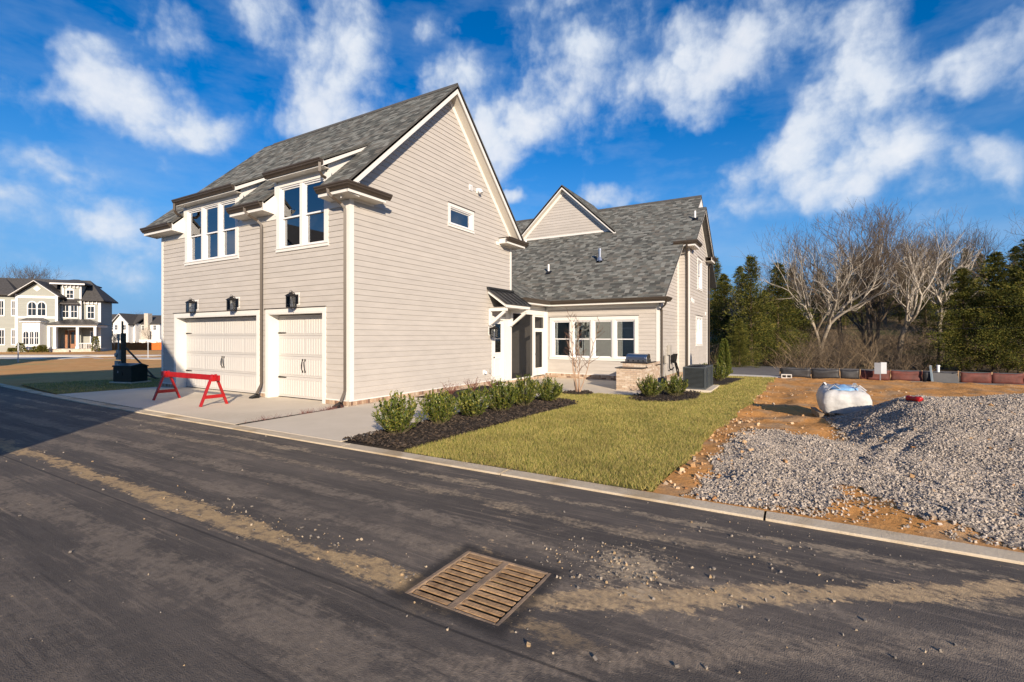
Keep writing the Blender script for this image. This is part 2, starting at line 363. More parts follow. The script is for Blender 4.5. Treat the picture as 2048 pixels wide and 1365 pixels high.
def window_group(wall, openings, z0, z1, parent=house, side=.12, head=.15, sill=.10, cap=True, grid=None, single=False, proud=.032, name='window', refl=None):
    """openings: list of (u0,u1); one window part for each unit, the casing on the group's first"""
    first = None
    for i, (a, b) in enumerate(openings):
        w = empty(name, parent=parent)
        fr = MB(); t = .035
        for (p, q, r, s_) in ((a, b, z0, z0 + t), (a, b, z1 - t, z1), (a, a + t, z0 + t, z1 - t), (b - t, b, z0 + t, z1 - t)): wall.box(fr, p, q, r, s_, -.11, .006)
        fr.build('frame', M_SASH, w)
        sashes = [(z0 + t, z1 - t, -.05)] if single else [((z0 + z1) / 2 - .025, z1 - t, -.035), (z0 + t, (z0 + z1) / 2 + .025, -.075)]
        for (sa, sb, ww) in sashes:
            m = MB(); k = .042; p, q = a + t + .002, b - t - .002
            for (x0, x1, y0, y1) in ((p, q, sa, sa + k), (p, q, sb - k, sb), (p, p + k, sa + k, sb - k), (q - k, q, sa + k, sb - k)): wall.box(m, x0, x1, y0, y1, ww - .034, ww)
            if grid and sa > z0 + .3:
                for gx in range(1, grid): wall.box(m, p + (q - p) * gx / grid - .01, p + (q - p) * gx / grid + .01, sa + k, sb - k, ww - .028, ww - .004)
            sash = m.build('sash', M_SASH, w)
            g = MB(); wall.box(g, p + k - .004, q - k + .004, sa + k - .004, sb - k + .004, ww - .02, ww - .015); g.build('pane', M_GLASS, w)
        if i == 0: first = w
    U0, U1 = openings[0][0], openings[-1][1]
    cz = MB()
    for (p, q) in [(U0 - side, U0)] + [(x[1], y[0]) for x, y in zip(openings[:-1], openings[1:])] + [(U1, U1 + side)]:
        b = MB(); wall.box(b, p, q, z0 - .0, z1, -.02, proud - .004 if U0 < p < U1 else proud); b.build('casing', M_TRIM, first)
    b = MB(); wall.box(b, U0 - side, U1 + side, z1 + .001, z1 + head, -.02, proud + .002); b.build('head_casing', M_TRIM, first)
    if cap:
        b = MB(); wall.box(b, U0 - side - .025, U1 + side + .025, z1 + head + .001, z1 + head + .018, -.02, proud + .03); b.build('drip_cap', M_BRONZE, first)
    b = MB(); wall.box(b, U0 - side - .02, U1 + side + .02, z0 - sill, z0 - .001, -.02, proud + .012); wall.box(b, U0 - side - .025, U1 + side + .025, z0 - .022, z0 + .001, -.02, proud + .03); b.build('sill', M_TRIM, first)
    return first
def board(wall, u0, u1, z0, z1, w0, w1, name, material=M_TRIM, parent=house):
    b = MB(); wall.box(b, u0, u1, z0, z1, w0, w1); return b.build(name, material, parent)
GUT = [(0, 0), (.04, -.002), (.06, .035), (.10, .07), (.105, .10), (.125, .12), (.125, .155), (.113, .155), (.11, .125), (0, .13)]
def gutter(path, parent=house, sign=1):
    mb = MB(); mb.sweep([(sign * a, b) for a, b in GUT], path); return mb.build('gutter', M_BRONZE, parent)
def downspout(path, parent=house, w=.085, d=.06):
    """rectangular pipe with a light crease, bent along a path"""
    prof = [(-w/2, -d/2), (-w/6, -d/2), (-w/6+.006, -d/2+.008), (w/6-.006, -d/2+.008), (w/6, -d/2), (w/2, -d/2), (w/2, d/2), (-w/2, d/2)]
    return MB().tube(path, .047, 4).build('downspout', M_BRONZE, parent)

GX, GY, RX, RZ = 8.16, 9.70, 4.08, 10.0       # garage wing: depth, width, ridge line
EV, EZ = .42, 5.62                            # eave overhang and height of the roof's edge
MG = (RZ - EZ) / (RX + EV)
roofz = lambda x: EZ + MG * ((x if x <= RX else 2 * RX - x) + EV)
Wf = Wall((0, 0, 0), (0, 1, 0), (-1, 0, 0))    # street front, u = y
Wg = Wall((0, 0, 0), (1, 0, 0), (0, -1, 0))    # gable side, u = x
SB = .155                                      # bottom of the siding
# --- openings
D1, D2 = (3.98, 8.66), (1.03, 3.40); DZ = 2.43
win1 = [(5.08, 5.96), (6.06, 6.94), (7.04, 7.92)]; win2 = [(.955, 1.855), (1.965, 2.865)]
WZ0, WZ1 = 4.30, 6.04
front_holes = [(D1[0] - .02, -1, D1[1] + .02, DZ + .02), (D2[0] - .02, -1, D2[1] + .02, DZ + .02), (4.98, WZ0 - .06, 8.02, 7), (.86, WZ0 - .06, 2.96, 7)]
front_core = [(D1[0] - .015, -1, D1[1] + .015, DZ + .015), (D2[0] - .015, -1, D2[1] + .015, DZ + .015)] + [(a - .004, WZ0 - .004, b + .004, WZ1 + .004) for a, b in win1 + win2]
poly_f = [(0, SB), (GY, SB), (GY, 5.42), (0, 5.42)]
wf = empty('garage_front_wall', parent=house)
siding(wf, Wf, [(.10, SB), (GY - .10, SB), (GY - .10, 5.30), (.10, 5.30)], front_holes, SB)
holed(MB(), Wf, [(.0, -.1), (GY, -.1), (GY, 5.85), (.0, 5.85)], front_core, -.11, -.001).build('wall_core', M_DRY, wf)['kind'] = 'stuff'
for (_a, _b) in ((.86, 2.95), (4.86, 8.0)): holed(MB(), Wf, [(_a, 5.86), (_b, 5.86), (_b, 6.22), (_a, 6.22)], [h for h in front_core if h[3] > 5.9], -.11, -.001).build('dormer_core', M_DRY, wf)['kind'] = 'stuff'
window_group(Wf, win1, WZ0, WZ1, side=.15, head=.10, cap=False)
window_group(Wf, win2, WZ0, WZ1, side=.15, head=.10, cap=False)
# gable side
gw = empty('garage_gable_wall', parent=house)
top = roofz(0) - .28; apex = RZ - .30
gpoly = [(.10, SB), (GX - .10, SB), (GX - .10, top), (RX, apex - .02), (.10, top)]
gh = [(4.06, 5.46, 5.50, 6.18), (6.70, -.3, 8.3, 2.50), (7.66, -.3, 8.3, 2.98)]
siding(gw, Wg, gpoly, gh, SB)
holed(MB(), Wg, [(0.0, -.2), (GX, -.2), (GX, top + .1), (RX, apex + .1), (0, top + .1)], [(4.18, 5.52, 5.38, 6.10), (6.78, -.1, 7.56, 2.44)], -.12, -.001).build('wall_core', M_DRY, gw)['kind'] = 'stuff'
window_group(Wg, [(4.16, 5.40)], 5.53, 6.10, single=True, side=.11, head=.11, sill=.10)
# far end and back of the wing
Wn = Wall((0, GY, 0), (1, 0, 0), (0, 1, 0)); Wk = Wall((GX, 0, 0), (0, 1, 0), (1, 0, 0))
holed(MB(), Wn, [(0.12, -.2), (GX - .12, -.2), (GX - .12, top + .1), (RX, apex + .1), (.12, top + .1)], [], -.12, -.001).build('rear_wall', M_SIDE, house)
holed(MB(), Wk, [(.13, -.2), (GY - .13, -.2), (GY - .13, 5.7), (.13, 5.7)], [], -.12, -.001).build('rear_wall', M_SIDE, house)
MB().box((.13, .13, 3.0), (GX - .13, GY - .13, 3.2)).build('upper_floor', M_FLOORI, house)
MB().box((3.4, .13, 3.2), (3.5, GY - .13, 6.4)).build('partition', M_DRY, house)
# corner boards
for (a, b, nm) in ((Wf, (0.0, .115), 'c'), (Wg, (-.022, .115), 'c'), (Wf, (GY - .115, GY), 'c'), (Wg, (GX - .115, GX), 'c')):
    board(a, b[0], b[1], SB + .001, 5.30 if a is Wf else 5.45, .001, .024, 'corner_board')
board(Wf, .12, .85, 5.16, 5.31, .001, .024, 'frieze_board'); board(Wf, 2.97, 4.97, 5.16, 5.31, .001, .024, 'frieze_board'); board(Wf, 8.03, GY - .12, 5.16, 5.31, .001, .024, 'frieze_board')
board(Wg, .12, .80, 5.30, 5.44, .001, .026, 'frieze_board'); board(Wg, 7.0, GX - .12, 5.30, 5.44, .001, .026, 'frieze_board')
# skirt board under the siding
board(Wf, .0, D2[0] - .14, SB - .03, SB + .0, -.05, .03, 'skirt_board'); board(Wf, 3.54, 3.86, SB - .03, SB, -.05, .03, 'skirt_board'); board(Wf, 8.8, GY, SB - .03, SB, -.05, .03, 'skirt_board')
board(Wg, -.03, 6.60, SB - .03, SB, -.05, .03, 'skirt_board')
# --- garage doors
def garage_door(u0, u1, cols, label):
    e = empty('garage_door', parent=house); e['label'] = label
    wd = .30; z0 = .03; n = 4; hh = (DZ - .02 - z0) / n; N_ = -wd
    for r in range(n):
        za, zb = z0 + r * hh + .003, z0 + (r + 1) * hh - .003
        s_ = MB(); Wf.box(s_, u0, u1, za, zb, N_ - .05, N_)
        sec = s_.build('door_section', M_DOORP, e, bevel=.004)
        cw = (u1 - u0 - .10) / cols
        for c in range(cols):
            a, b = u0 + .05 + c * cw + .035, u0 + .05 + (c + 1) * cw - .035
            pa, pb = za + .07, zb - .085
            # beadboard: a proud sheet with V grooves
            k = max(3, int((b - a) / .105)); pts = []
            for j in range(k):
                x0 = a + (b - a) * j / k; x1 = a + (b - a) * (j + 1) / k; g = .013
                pts += [(x0, .002), (x0 + g, .012), (x1 - g, .012), (x1, .002)]
            pts = [p for i, p in enumerate(pts) if i == 0 or p != pts[i - 1]]
            poly = [Wf.P(x, pa, N_ + w) for x, w in pts] + [Wf.P(b, pa, N_ - .02), Wf.P(a, pa, N_ - .02)]
            MB().prism(poly, (0, 0, pb - pa)).build('beadboard_panel', M_DOORP, e)
            m = MB()
            for (p, q, r0, r1) in ((a - .03, b + .03, pb + .002, pb + .022), (a - .03, b + .03, pa - .022, pa - .002)): Wf.box(m, p, q, r0, r1, N_ - .01, N_ + .010)
            m.build('panel_moulding', M_DOORP, e)['kind'] = 'stuff'
    for zz in (1.90, .60):
        for (a, b, tip) in ((u1 - .02, u1 - .40, -1), (u0 + .02, u0 + .36, 1)):
            m = MB(); p, q = min(a, b), max(a, b)
            poly = [Wf.P(a, zz - .024, N_ + .014), Wf.P(a, zz + .024, N_ + .014), Wf.P(b - .03 * tip, zz + .014, N_ + .014), Wf.P(b, zz, N_ + .014), Wf.P(b - .03 * tip, zz - .014, N_ + .014)]
            MB().prism(poly, Wf.N * .012).build('strap_hinge', M_BLACK, e)
    mid = (u0 + u1) / 2
    for sgn in (-1, 1):
        m = MB(); c = mid + sgn * .055
        m.tube([Wf.P(c + sgn * .0, 1.10, N_ + .02), Wf.P(c - sgn*.015, 1.07, N_ + .05), Wf.P(c + .0, .97, N_ + .055), Wf.P(c + sgn*.01, .87, N_ + .05), Wf.P(c, .80, N_ + .02)], [.014, .012, .015, .012, .014], 6)
        for zz in (1.12, .79): m.obox(Wf.P(c, zz, N_ + .018), Wf.U * .022, Vector((0, 0, .03)), Wf.N * .006)
        m.build('pull_handle', M_BLACK, e)
    m = MB(); Wf.box(m, u0, u1, .004, .029, N_ - .04, N_ + .004); m.build('bottom_seal', M_BLACK, e)
    # jambs and casing
    for (a, b) in ((u0 - .03, u0), (u1, u1 + .03)):
        m = MB(); Wf.box(m, a, b, .0, DZ, N_ - .02, .030); m.build('jamb', M_TRIM, e)
    m = MB(); Wf.box(m, u0 - .03, u1 + .03, DZ, DZ + .03, N_ - .02, .030); m.build('jamb', M_TRIM, e)
    for (a, b) in ((u0 - .13, u0 - .031), (u1 + .031, u1 + .13)):
        m = MB(); Wf.box(m, a, b, .01, DZ + .031, -.02, .034); m.build('casing', M_TRIM, e)
    m = MB(); Wf.box(m, u0 - .13, u1 + .13, DZ + .032, DZ + .16, -.02, .036); m.build('head_casing', M_TRIM, e)
    m = MB(); Wf.box(m, u0 - .15, u1 + .15, DZ + .161, DZ + .178, -.02, .065); m.build('drip_cap', M_BRONZE, e)
garage_door(D1[0], D1[1], 4, 'wide two-car white garage door with grooved panels')
garage_door(D2[0], D2[1], 2, 'narrow single white garage door with grooved panels')
# --- roof of the garage wing
TH = .10
def deck(name, pts, th=TH, material=M_DECK, parent=house):
    P = [Vector(p) for p in pts]; n = (P[1] - P[0]).cross(P[2] - P[0]).normalized()
    if n.z < 0: n = -n
    return MB().prism([p - n * .004 for p in P], -n * th).build(name, material, parent)
def shingles(name, O, U, V, rows, ur, parent=house, expo=.145, seed=1, solo=0, uw=(.13, .30)):
    """tabs of shingle laid course by course; ur(v) gives the list of (u0,u1) along the course"""
    rng = random.Random(seed); O, U, V = Vector(O), Vector(U).normalized(), Vector(V).normalized(); Nn = U.cross(V)
    if Nn.z < 0: Nn = -Nn
    quads = []
    v = -.02; j = 0
    while v < rows:
        for (a, b) in ur(v + expo / 2):
            x = a
            first = rng.uniform(.05, uw[1])
            while x < b - .01:
                w = first if x == a else rng.uniform(*uw); x1 = min(b, x + w)
                if b - x1 < .05: x1 = b
                quads.append((x, x1, v, min(v + expo * 1.12, rows + .02), rng.choice((.003, .004, .0055, .0045))))
                x = x1
        v += expo; j += 1
    Q = np.array(quads); On, Un, Vn, Nv = (np.array(t) for t in (O, U, V, Nn))
    def make(Q):
        n = len(Q); g = .0015
        def pt(u, v, w): return On + np.outer(u, Un) + np.outer(v, Vn) + np.outer(w, Nv)
        a, b, v0, v1, h = Q.T
        P = np.stack([pt(a+g, v0, h*0), pt(b-g, v0, h*0), pt(b-g, v1, h*0), pt(a+g, v1, h*0), pt(a+g, v0, h + .003), pt(b-g, v0, h + .003), pt(b-g, v1, h*0 + .001), pt(a+g, v1, h*0 + .001)], 1)
        F = np.array([(4,5,6,7),(0,1,5,4),(1,2,6,5),(3,0,4,7)])[None] + (np.arange(n) * 8)[:, None, None]
        return P.reshape(-1, 3), F.reshape(-1, 4)
    if solo:
        c = On + np.outer((Q[:, 0] + Q[:, 1]) / 2, Un) + np.outer(Q[:, 2], Vn) - CAM
        area = (Q[:, 1] - Q[:, 0]) * np.abs(c @ Nv) / (np.linalg.norm(c, axis=1) ** 3)
        idx = np.argsort(-area); pick, rest = idx[:solo], np.sort(idx[solo:])
        # seen ones first
        um = place('shingle', np_mesh('shingle', *make(np.array([[-.5, .5, 0, .1624, .006]])), M_SHINGO), None, None); me = um.data; bpy.data.objects.remove(um)
        v, f = make(np.array([[0, 1, 0, .1624, .006]])); v = (v - On) @ np.stack([Un, Vn, Nv], 1); me = np_mesh('shingle', v, f, M_SHINGO)
        Mx = Matrix((U, V, Nn)).transposed().to_4x4()
        for i in pick:
            a, b, v0, v1, h = Q[i]; o = bpy.data.objects.new('shingle', me); COL.objects.link(o); o.parent = parent
            o.matrix_world = Matrix.Translation(O + U * a + V * v0) @ Mx @ Matrix.Diagonal((b - a - .003, 1, (h + .003) / .009, 1))
        Q = Q[rest]
    o = place(name, np_mesh(name, *make(Q), M_SHING), None, parent); o['kind'] = 'stuff'
    return o
RO = .38                                        # rake overhang
sl = math.hypot(1, MG); Lg = (RX + EV) * sl
y0, y1 = -RO, GY + RO
# the main slope is cut by two shed dormers
DM = [(.70, 3.10, 6.40, .60), (4.70, 8.15, 6.36, .58)]       # y0, y1, z of the dormer roof edge, pitch
def dorm_x(zb, pitch, ov=.27): # where the dormer roof meets the main slope
    return (zb + pitch * ov - EZ - MG * EV) / (MG - pitch)
def xv(v): return -EV + v / sl
def ur_main(v):
    x = xv(v); iv = [(0.0, y1 - y0)]
    for (a, b, zb, pt) in DM:
        if x < dorm_x(zb, pt):
            iv = [z for (p, q) in iv for z in (((p, min(q, a - y0)), (max(p, b - y0), q)) if a - y0 < q and b - y0 > p else ((p, q),)) if z[1] - z[0] > .02]
    return iv
rf = empty('garage_roof', parent=house)
# deck of the street slope: upper band and three lower pieces
xd = max(dorm_x(d[2], d[3]) for d in DM)
def slope_pt(x, y): return (x, y, roofz(x))
for (a, b, xa, xb) in ((y0, y1, xd, RX), (y0, DM[0][0], -EV, xd), (DM[0][1], DM[1][0], -EV, xd), (DM[1][1], y1, -EV, xd)):
    deck('roof_deck', [slope_pt(xa, a), slope_pt(xa, b), slope_pt(xb, b), slope_pt(xb, a)], parent=rf)
d1x = dorm_x(DM[1][2], DM[1][3])
deck('roof_deck', [slope_pt(d1x, DM[1][0]), slope_pt(d1x, DM[1][1]), slope_pt(xd, DM[1][1]), slope_pt(xd, DM[1][0])], parent=rf)
deck('roof_deck', [(2*RX+EV, y0, EZ), (2*RX+EV, y1, EZ), (RX, y1, RZ), (RX, y0, RZ)], parent=rf)
shingles('shingles', (-EV, y0, EZ), (0, 1, 0), (1, 0, MG), Lg, ur_main, rf, seed=3)
shingles('shingles', (2*RX+EV, y0, EZ), (0, 1, 0), (-1, 0, MG), Lg, lambda v: [(0, y1 - y0)], rf, seed=4)
MB().prism([(RX - .13, y0, RZ - .105), (RX, y0, RZ + .035), (RX + .13, y0, RZ - .105), (RX + .13, y0, RZ - .085), (RX, y0, RZ + .055), (RX - .13, y0, RZ - .085)], (0, y1 - y0 - .7, 0)).build('ridge_cap', M_DECK, rf)
# dormers
for (a, b, zb, pt) in DM:
    ex = -.27; xe = dorm_x(zb, pt); ze = roofz(xe); dm = empty('dormer', parent=house)
    deck('roof_deck', [(ex, a, zb), (ex, b, zb), (xe + .1, b, zb + pt * (xe + .1 - ex)), (xe + .1, a, zb + pt * (xe + .1 - ex))], .06, parent=dm)
    shingles('shingles', (ex, a, zb), (0, 1, 0), (1, 0, pt), (xe - ex) * math.hypot(1, pt), lambda v, a=a, b=b: [(0, b - a)], dm, seed=int(a * 10) + 9)
    for yy, s in ((a, 1), (b, -1)):
        # tall rake board of the dormer
        pol = [(ex, yy, zb - .03), (xe + .05, yy, ze - .02), (xe - .25, yy, ze - .30), (ex, yy, zb - .185)]
        MB().prism(pol, (0, s * .03, 0)).build('rake_board', M_TRIM, dm)
        y2 = yy + s * .14
        pol = [(.0, y2, 5.40), (.0, y2, zb - .05), (xe, y2, ze - .05), (xe, y2, ze - .3)]
        MB().prism(pol, (0, s * .03, 0)).build('cheek_wall', M_TRIM, dm)
        MB().prism([(ex + .01, yy + s * .03, zb - .17), (ex + .01, yy + s * .15, zb - .17), (xe, yy + s * .15, ze - .2), (xe, yy + s * .03, ze - .2)], (0, 0, .012)).build('soffit', M_SOFFIT, dm)
    MB().box((ex - .002, a + .03, zb - .185), (ex + .022, b - .03, zb - .045)).build('fascia', M_TRIM, dm)
    MB().box((ex + .024, a + .04, zb - .185), (-.002, b - .04, zb - .17)).build('soffit', M_SOFFIT, dm)
    MB().box((-.03, a + .13, WZ1 + .102), (-.005, b - .13, zb - .187)).build('frieze_board', M_TRIM, dm)
    gutter([(ex - .004, b + .02, zb - .15), (ex - .004, a - .02, zb - .15)], dm, 1)
    yy = a + .04 if a < 1 else b - .04
    MB().tube([(ex - .06, yy, zb - .11), (ex - .06, yy, zb - .34), (ex + .02, yy + (0 if a < 1 else .0), zb - .44), (ex + .12, yy, zb - .46)], .047, 4).build('downspout', M_BRONZE, dm)
    for yy in (a, b):   # white boards that close the flank of the window bay below the dormer roof
        s = 1 if yy == a else -1
        MB().box((-.03, yy + s * .0, 5.25), (-.004, yy + s * .16, zb - .187)).build('flank_board', M_TRIM, dm) if s == 1 else MB().box((-.03, yy - .16, 5.25), (-.004, yy, zb - .187)).build('flank_board', M_TRIM, dm)
# boxed eaves between the dormers
EB = [(-.006, 5.315), (-.385, 5.36), (-.405, 5.375), (-.405, 5.565), (-.36, 5.60), (-.006, 5.93)]
def eave(a, b):
    e = empty('boxed_eave', parent=house)
    MB().prism([(x, a, z) for x, z in EB[0:2] + [(-.006, 5.36)]] if False else [(-.006, a + .002, 5.316), (-.39, a + .002, 5.356), (-.39, a + .002, 5.372), (-.006, a + .002, 5.34)], (0, b - a - .004, 0)).build('soffit', M_SOFFIT, e)
    MB().box((-.412, a, 5.352), (-.392, b, 5.57)).build('fascia', M_TRIM, e)
    for yy, s in ((a, 1), (b, -1)): MB().prism([(x, yy, z) for x, z in EB], (0, s * .018, 0)).build('end_board', M_TRIM, e)
    return e
for (a, b) in ((3.10, 4.70), (8.15, GY + RO - .02)):
    e = eave(a, b); gutter([(-.414, b + .01, 5.44), (-.414, a - .01, 5.44)], e, 1)
e = eave(-.36, .70)
# return that wraps the street corner and the one at the far eave
RT_L = .86
MB().box((-.385, -.385, 5.36), (RT_L - .02, -.026, 5.372)).build('soffit', M_SOFFIT, e)
MB().box((-.412, -.408, 5.358), (RT_L, -.388, 5.57)).build('fascia', M_TRIM, e)
MB().box((RT_L - .018, -.386, 5.374), (RT_L, -.026, 5.56)).build('end_board', M_TRIM, e)
MB().box((-.39, -.40, 5.575), (RT_L + .01, -.026, 5.60)).build('return_cap', M_BRONZE, e)
gutter([(-.414, .72, 5.44), (-.414, -.41, 5.44), (RT_L + .12, -.41, 5.44)], e, 1)
e2 = empty('boxed_eave', parent=house)
MB().box((7.22, -.385, 5.36), (8.56, -.026, 5.372)).build('soffit', M_SOFFIT, e2)
MB().box((7.20, -.408, 5.358), (8.58, -.388, 5.57)).build('fascia', M_TRIM, e2)
MB().box((7.20, -.386, 5.374), (7.218, -.026, 5.56)).build('end_board', M_TRIM, e2)
MB().box((7.19, -.40, 5.575), (8.57, -.026, 5.60)).build('return_cap', M_BRONZE, e2)
MB().box((8.562, -.386, 5.358), (8.58, GY + .3, 5.57)).build('fascia', M_TRIM, e2)
MB().box((GX + .002, -.024, 5.36), (8.56, GY + .3, 5.372)).build('soffit', M_SOFFIT, e2)
gutter([(7.10, -.41, 5.44), (8.585, -.41, 5.44), (8.585, 2.5, 5.44)], e2, 1)
# rakes of the garage gable
def rake(parent, xa, za, xb, zb, yf, yw, depth=.29, soff=True, frieze=.17, sgn=1):
    """barge board from (xa,za) to (xb,zb) on the plane y=yf; soffit back to the wall plane yw"""
    MB().prism([(xa, yf, za), (xb, yf, zb), (xb, yf, zb - depth), (xa, yf, za - depth)], (0, .028, 0)).build('barge_board', M_TRIM, parent)
    MB().prism([(xa, yf - .022, za + .012), (xb, yf - .022, zb + .012), (xb, yf - .022, zb - .05), (xa, yf - .022, za - .05)], (0, .021, 0)).build('drip_edge', M_DECK, parent)
    MB().prism([(xa, yf + .03, za - depth + .05), (xb, yf + .03, zb - depth + .05), (xb, yf + .03, zb - depth + .03), (xa, yf + .03, za - depth + .03)], (0, yw - yf - .034, 0)).build('soffit', M_SOFFIT, parent)
    if frieze: MB().prism([(xa, yw - .030, za - depth + .029), (xb, yw - .030, zb - depth + .029), (xb, yw - .030, zb - depth - frieze), (xa, yw - .030, za - depth - frieze)], (0, .029, 0)).build('frieze_board', M_TRIM, parent)
ga = empty('gable_rake', parent=house); ga2 = empty('gable_rake', parent=house)
rake(ga, -.30, roofz(-.30) - .01, RX, RZ - .01, y0, -.002)
rake(ga2, 2*RX + .34, roofz(-.34) - .01, RX, RZ - .01, y0, -.0025)
ga3 = empty('gable_rake', parent=house)
for (xa, xb) in ((-.4, RX), (2*RX+.4, RX)):
    MB().prism([(xa, y1 - .03, roofz(xa if xa < RX else 2*RX-xa) - .012), (xb, y1 - .03, RZ - .012), (xb, y1 - .03, RZ - .24), (xa, y1 - .03, roofz(xa if xa < RX else 2*RX-xa) - .24)], (0, .028, 0)).build('barge_board', M_TRIM, ga3)
# downspouts
for (yy, yt) in ((3.64, 3.72), (.085, .14)):
    downspout([(-.47, yt + .12, 5.50), (-.47, yt + .10, 5.40), (-.40, yt + .06, 5.31), (-.16, yt, 5.18), (-.085, yy, 5.06), (-.085, yy, 4.9), (-.085, yy, .42), (-.11, yy - .01, .36), (-.24, yy - .02, .13)])
    MB().prism([(-.20, yy - .09, .0), (-.42, yy - .09, .0), (-.42, yy - .09, .05), (-.22, yy - .09, .13)], (0, .16, 0)).build('drain_boot', M_BLACK, house)
# --- brick base
def bricks(parent, wall, u0, u1, zlo, zhi, w=.03, L=.195, H=.057, soldier=True, lo_fn=None, material=M_BRICK, name='brick', maxrows=9):
    j = .010
    z = zhi
    mb = MB(); wall.box(mb, u0, u1, zlo - .15, zhi - .004, -.07, w - .012); mb.build('mortar', M_MORTAR, parent)
    rows = []
    if soldier: rows.append((zhi - .10, zhi, .062)); z = zhi - .10 - j
    while z > zlo - .05: rows.append((z - H, z, L)); z -= H + j
    key = {}
    for r, (a, b, ln) in enumerate(rows[:maxrows]):
        u = u0 + (0 if r % 2 else -ln / 2)
        while u < u1 - .01:
            p, q = max(u, u0), min(u + ln, u1)
            if q - p > .02 and b > (lo_fn((p + q) / 2) if lo_fn else zlo - .2):
                kk = (round(q - p, 3), round(b - a, 3))
                if kk not in key: key[kk] = MB().add([Vector(c) for c in ((-kk[0]/2, 0, -kk[1]/2), (kk[0]/2, 0, -kk[1]/2), (kk[0]/2, .05, -kk[1]/2), (-kk[0]/2, .05, -kk[1]/2), (-kk[0]/2, 0, kk[1]/2), (kk[0]/2, 0, kk[1]/2), (kk[0]/2, .05, kk[1]/2), (-kk[0]/2, .05, kk[1]/2))],
                     [(0,3,2,1),(4,5,6,7),(0,1,5,4),(1,2,6,5),(2,3,7,6),(3,0,4,7)]).mesh(name, material)
                c = wall.P((p + q) / 2, (a + b) / 2, w - .05 + random.uniform(-.002, .003))
                o = place(name, key[kk], None, parent); o.matrix_local = Matrix.Translation(c) @ Matrix((wall.U, wall.N, Vector((0, 0, 1)))).transposed().to_4x4()
            u += ln + j
random.seed(5)
bb = empty('brick_base', parent=house)
bricks(bb, Wg, -.03, 6.66, -.12, SB - .032, lo_fn=lambda u: -.10 + .07 * (1 - u / 8))
bricks(bb, Wf, -.0, D2[0] - .135, -.05, SB - .032); bricks(bb, Wf, 3.54, 3.845, -.05, SB - .032); bricks(bb, Wf, 8.8, GY, -.05, SB - .032)

# ================================================================ rear wing
WX = 11.29; MR = .73; RE = 10.80; RZE = 3.36      # wall plane, pitch, roof edge x and z
rz = lambda x: RZE + MR * (x - RE)
RYB = -5.12; RYR = -5.45                          # end wall and rake plane of the low part
RIX = 19.05; RIZ = rz(RIX)                        # main ridge
UY, UYR = -5.62, -5.97; UX0, UX1 = 15.0, 20.47; UPX = 17.73; UPZ = rz(UPX)
Ww = Wall((WX, 0, 0), (0, -1, 0), (-1, 0, 0))     # window wall, u = -y
We = Wall((0, RYB, 0), (1, 0, 0), (0, -1, 0))     # low end wall, u = x
Wu = Wall((0, UY, 0), (1, 0, 0), (0, -1, 0))      # two-storey end wall
Wv = Wall((UX0, 0, 0), (0, -1, 0), (-1, 0, 0))    # its narrow street-side return
rw = empty('rear_wing_wall', parent=house)
wr = [(.37, 1.23), (1.34, 2.20), (2.31, 3.17), (3.28, 4.14)]
siding(rw, Ww, [(.05, SB), (-RYB - .10, SB), (-RYB - .10, 3.02), (.05, 3.02)], [(.27, .80, 4.24, 2.62)], SB)
holed(MB(), Ww, [(-.1, -.2), (-RYB, -.2), (-RYB, 3.5), (-.1, 3.5)], [(a - .004, .856, b + .004, 2.504) for a, b in wr], -.12, -.001).build('wall_core', M_DRY, rw)['kind'] = 'stuff'
window_group(Ww, wr, .86, 2.50, side=.14, head=.16, sill=.11)
board(Ww, .05, -RYB, 3.0, 3.14, .001, .028, 'frieze_board'); board(Ww, -RYB - .11, -RYB + .024, SB, 3.0, .001, .024, 'corner_board')
board(Ww, .0, -RYB, SB - .03, SB, -.05, .03, 'skirt_board'); board(Ww, .0, .11, SB, 3.0, .001, .024, 'corner_board')
ew = empty('rear_end_wall', parent=house)
siding(ew, We, [(WX + .10, SB), (UX0 + .4, SB), (UX0 + .4, rz(UX0 + .4) - .22), (WX + .10, rz(WX + .1) - .22)], [], SB)
holed(MB(), We, [(WX, -.2), (UX0 + .5, -.2), (UX0 + .5, rz(UX0 + .5) - .2), (WX, rz(WX) - .2)], [], -.12, -.001).build('wall_core', M_DRY, ew)['kind'] = 'stuff'
board(We, WX - .0, WX + .11, SB, 3.05, .001, .024, 'corner_board')
board(We, UX0 - .13, UX0 - .002, SB, rz(UX0) - .3, .001, .03, 'corner_board')
MB().box((14.6, -5.0, -.2), (14.7, -.1, 3.6)).build('partition', M_CORE, house)
MB().box((WX + .12, -5.0, -.1), (15, 8.0, .05)).build('ground_floor', M_FLOORI, house)
# two-storey end
uw = empty('two_storey_wall', parent=house)
utop = lambda u: (rz(u) if u <= UPX else rz(2 * UPX - u)) - .30
siding(uw, Wu, [(UX0 + .10, SB), (UX1 - .1, SB), (UX1 - .1, utop(UX1 - .1)), (UPX, utop(UPX)), (UX0 + .1, utop(UX0 + .1))], [(16.75, 1.30, 18.65, 2.86), (17.2, 4.16, 18.65, 5.82)], SB)
holed(MB(), Wu, [(UX0, -.2), (UX1, -.2), (UX1, utop(UX1)), (UPX, utop(UPX) + .1), (UX0, utop(UX0))], [(16.896, 1.396, 18.504, 2.724), (17.336, 4.266, 18.484, 5.704)], -.12, -.001).build('wall_core', M_DRY, uw)['kind'] = 'stuff'
window_group(Wu, [(16.9, 17.68), (17.76, 18.5)], 1.40, 2.72, grid=2, side=.14, head=.12)
window_group(Wu, [(17.34, 18.48)], 4.27, 5.70, side=.14, head=.12)
siding(uw, Wv, [(-RYB + .0, SB), (-UY - .09, SB), (-UY - .09, 5.95), (-RYB, 5.95)], [], SB)
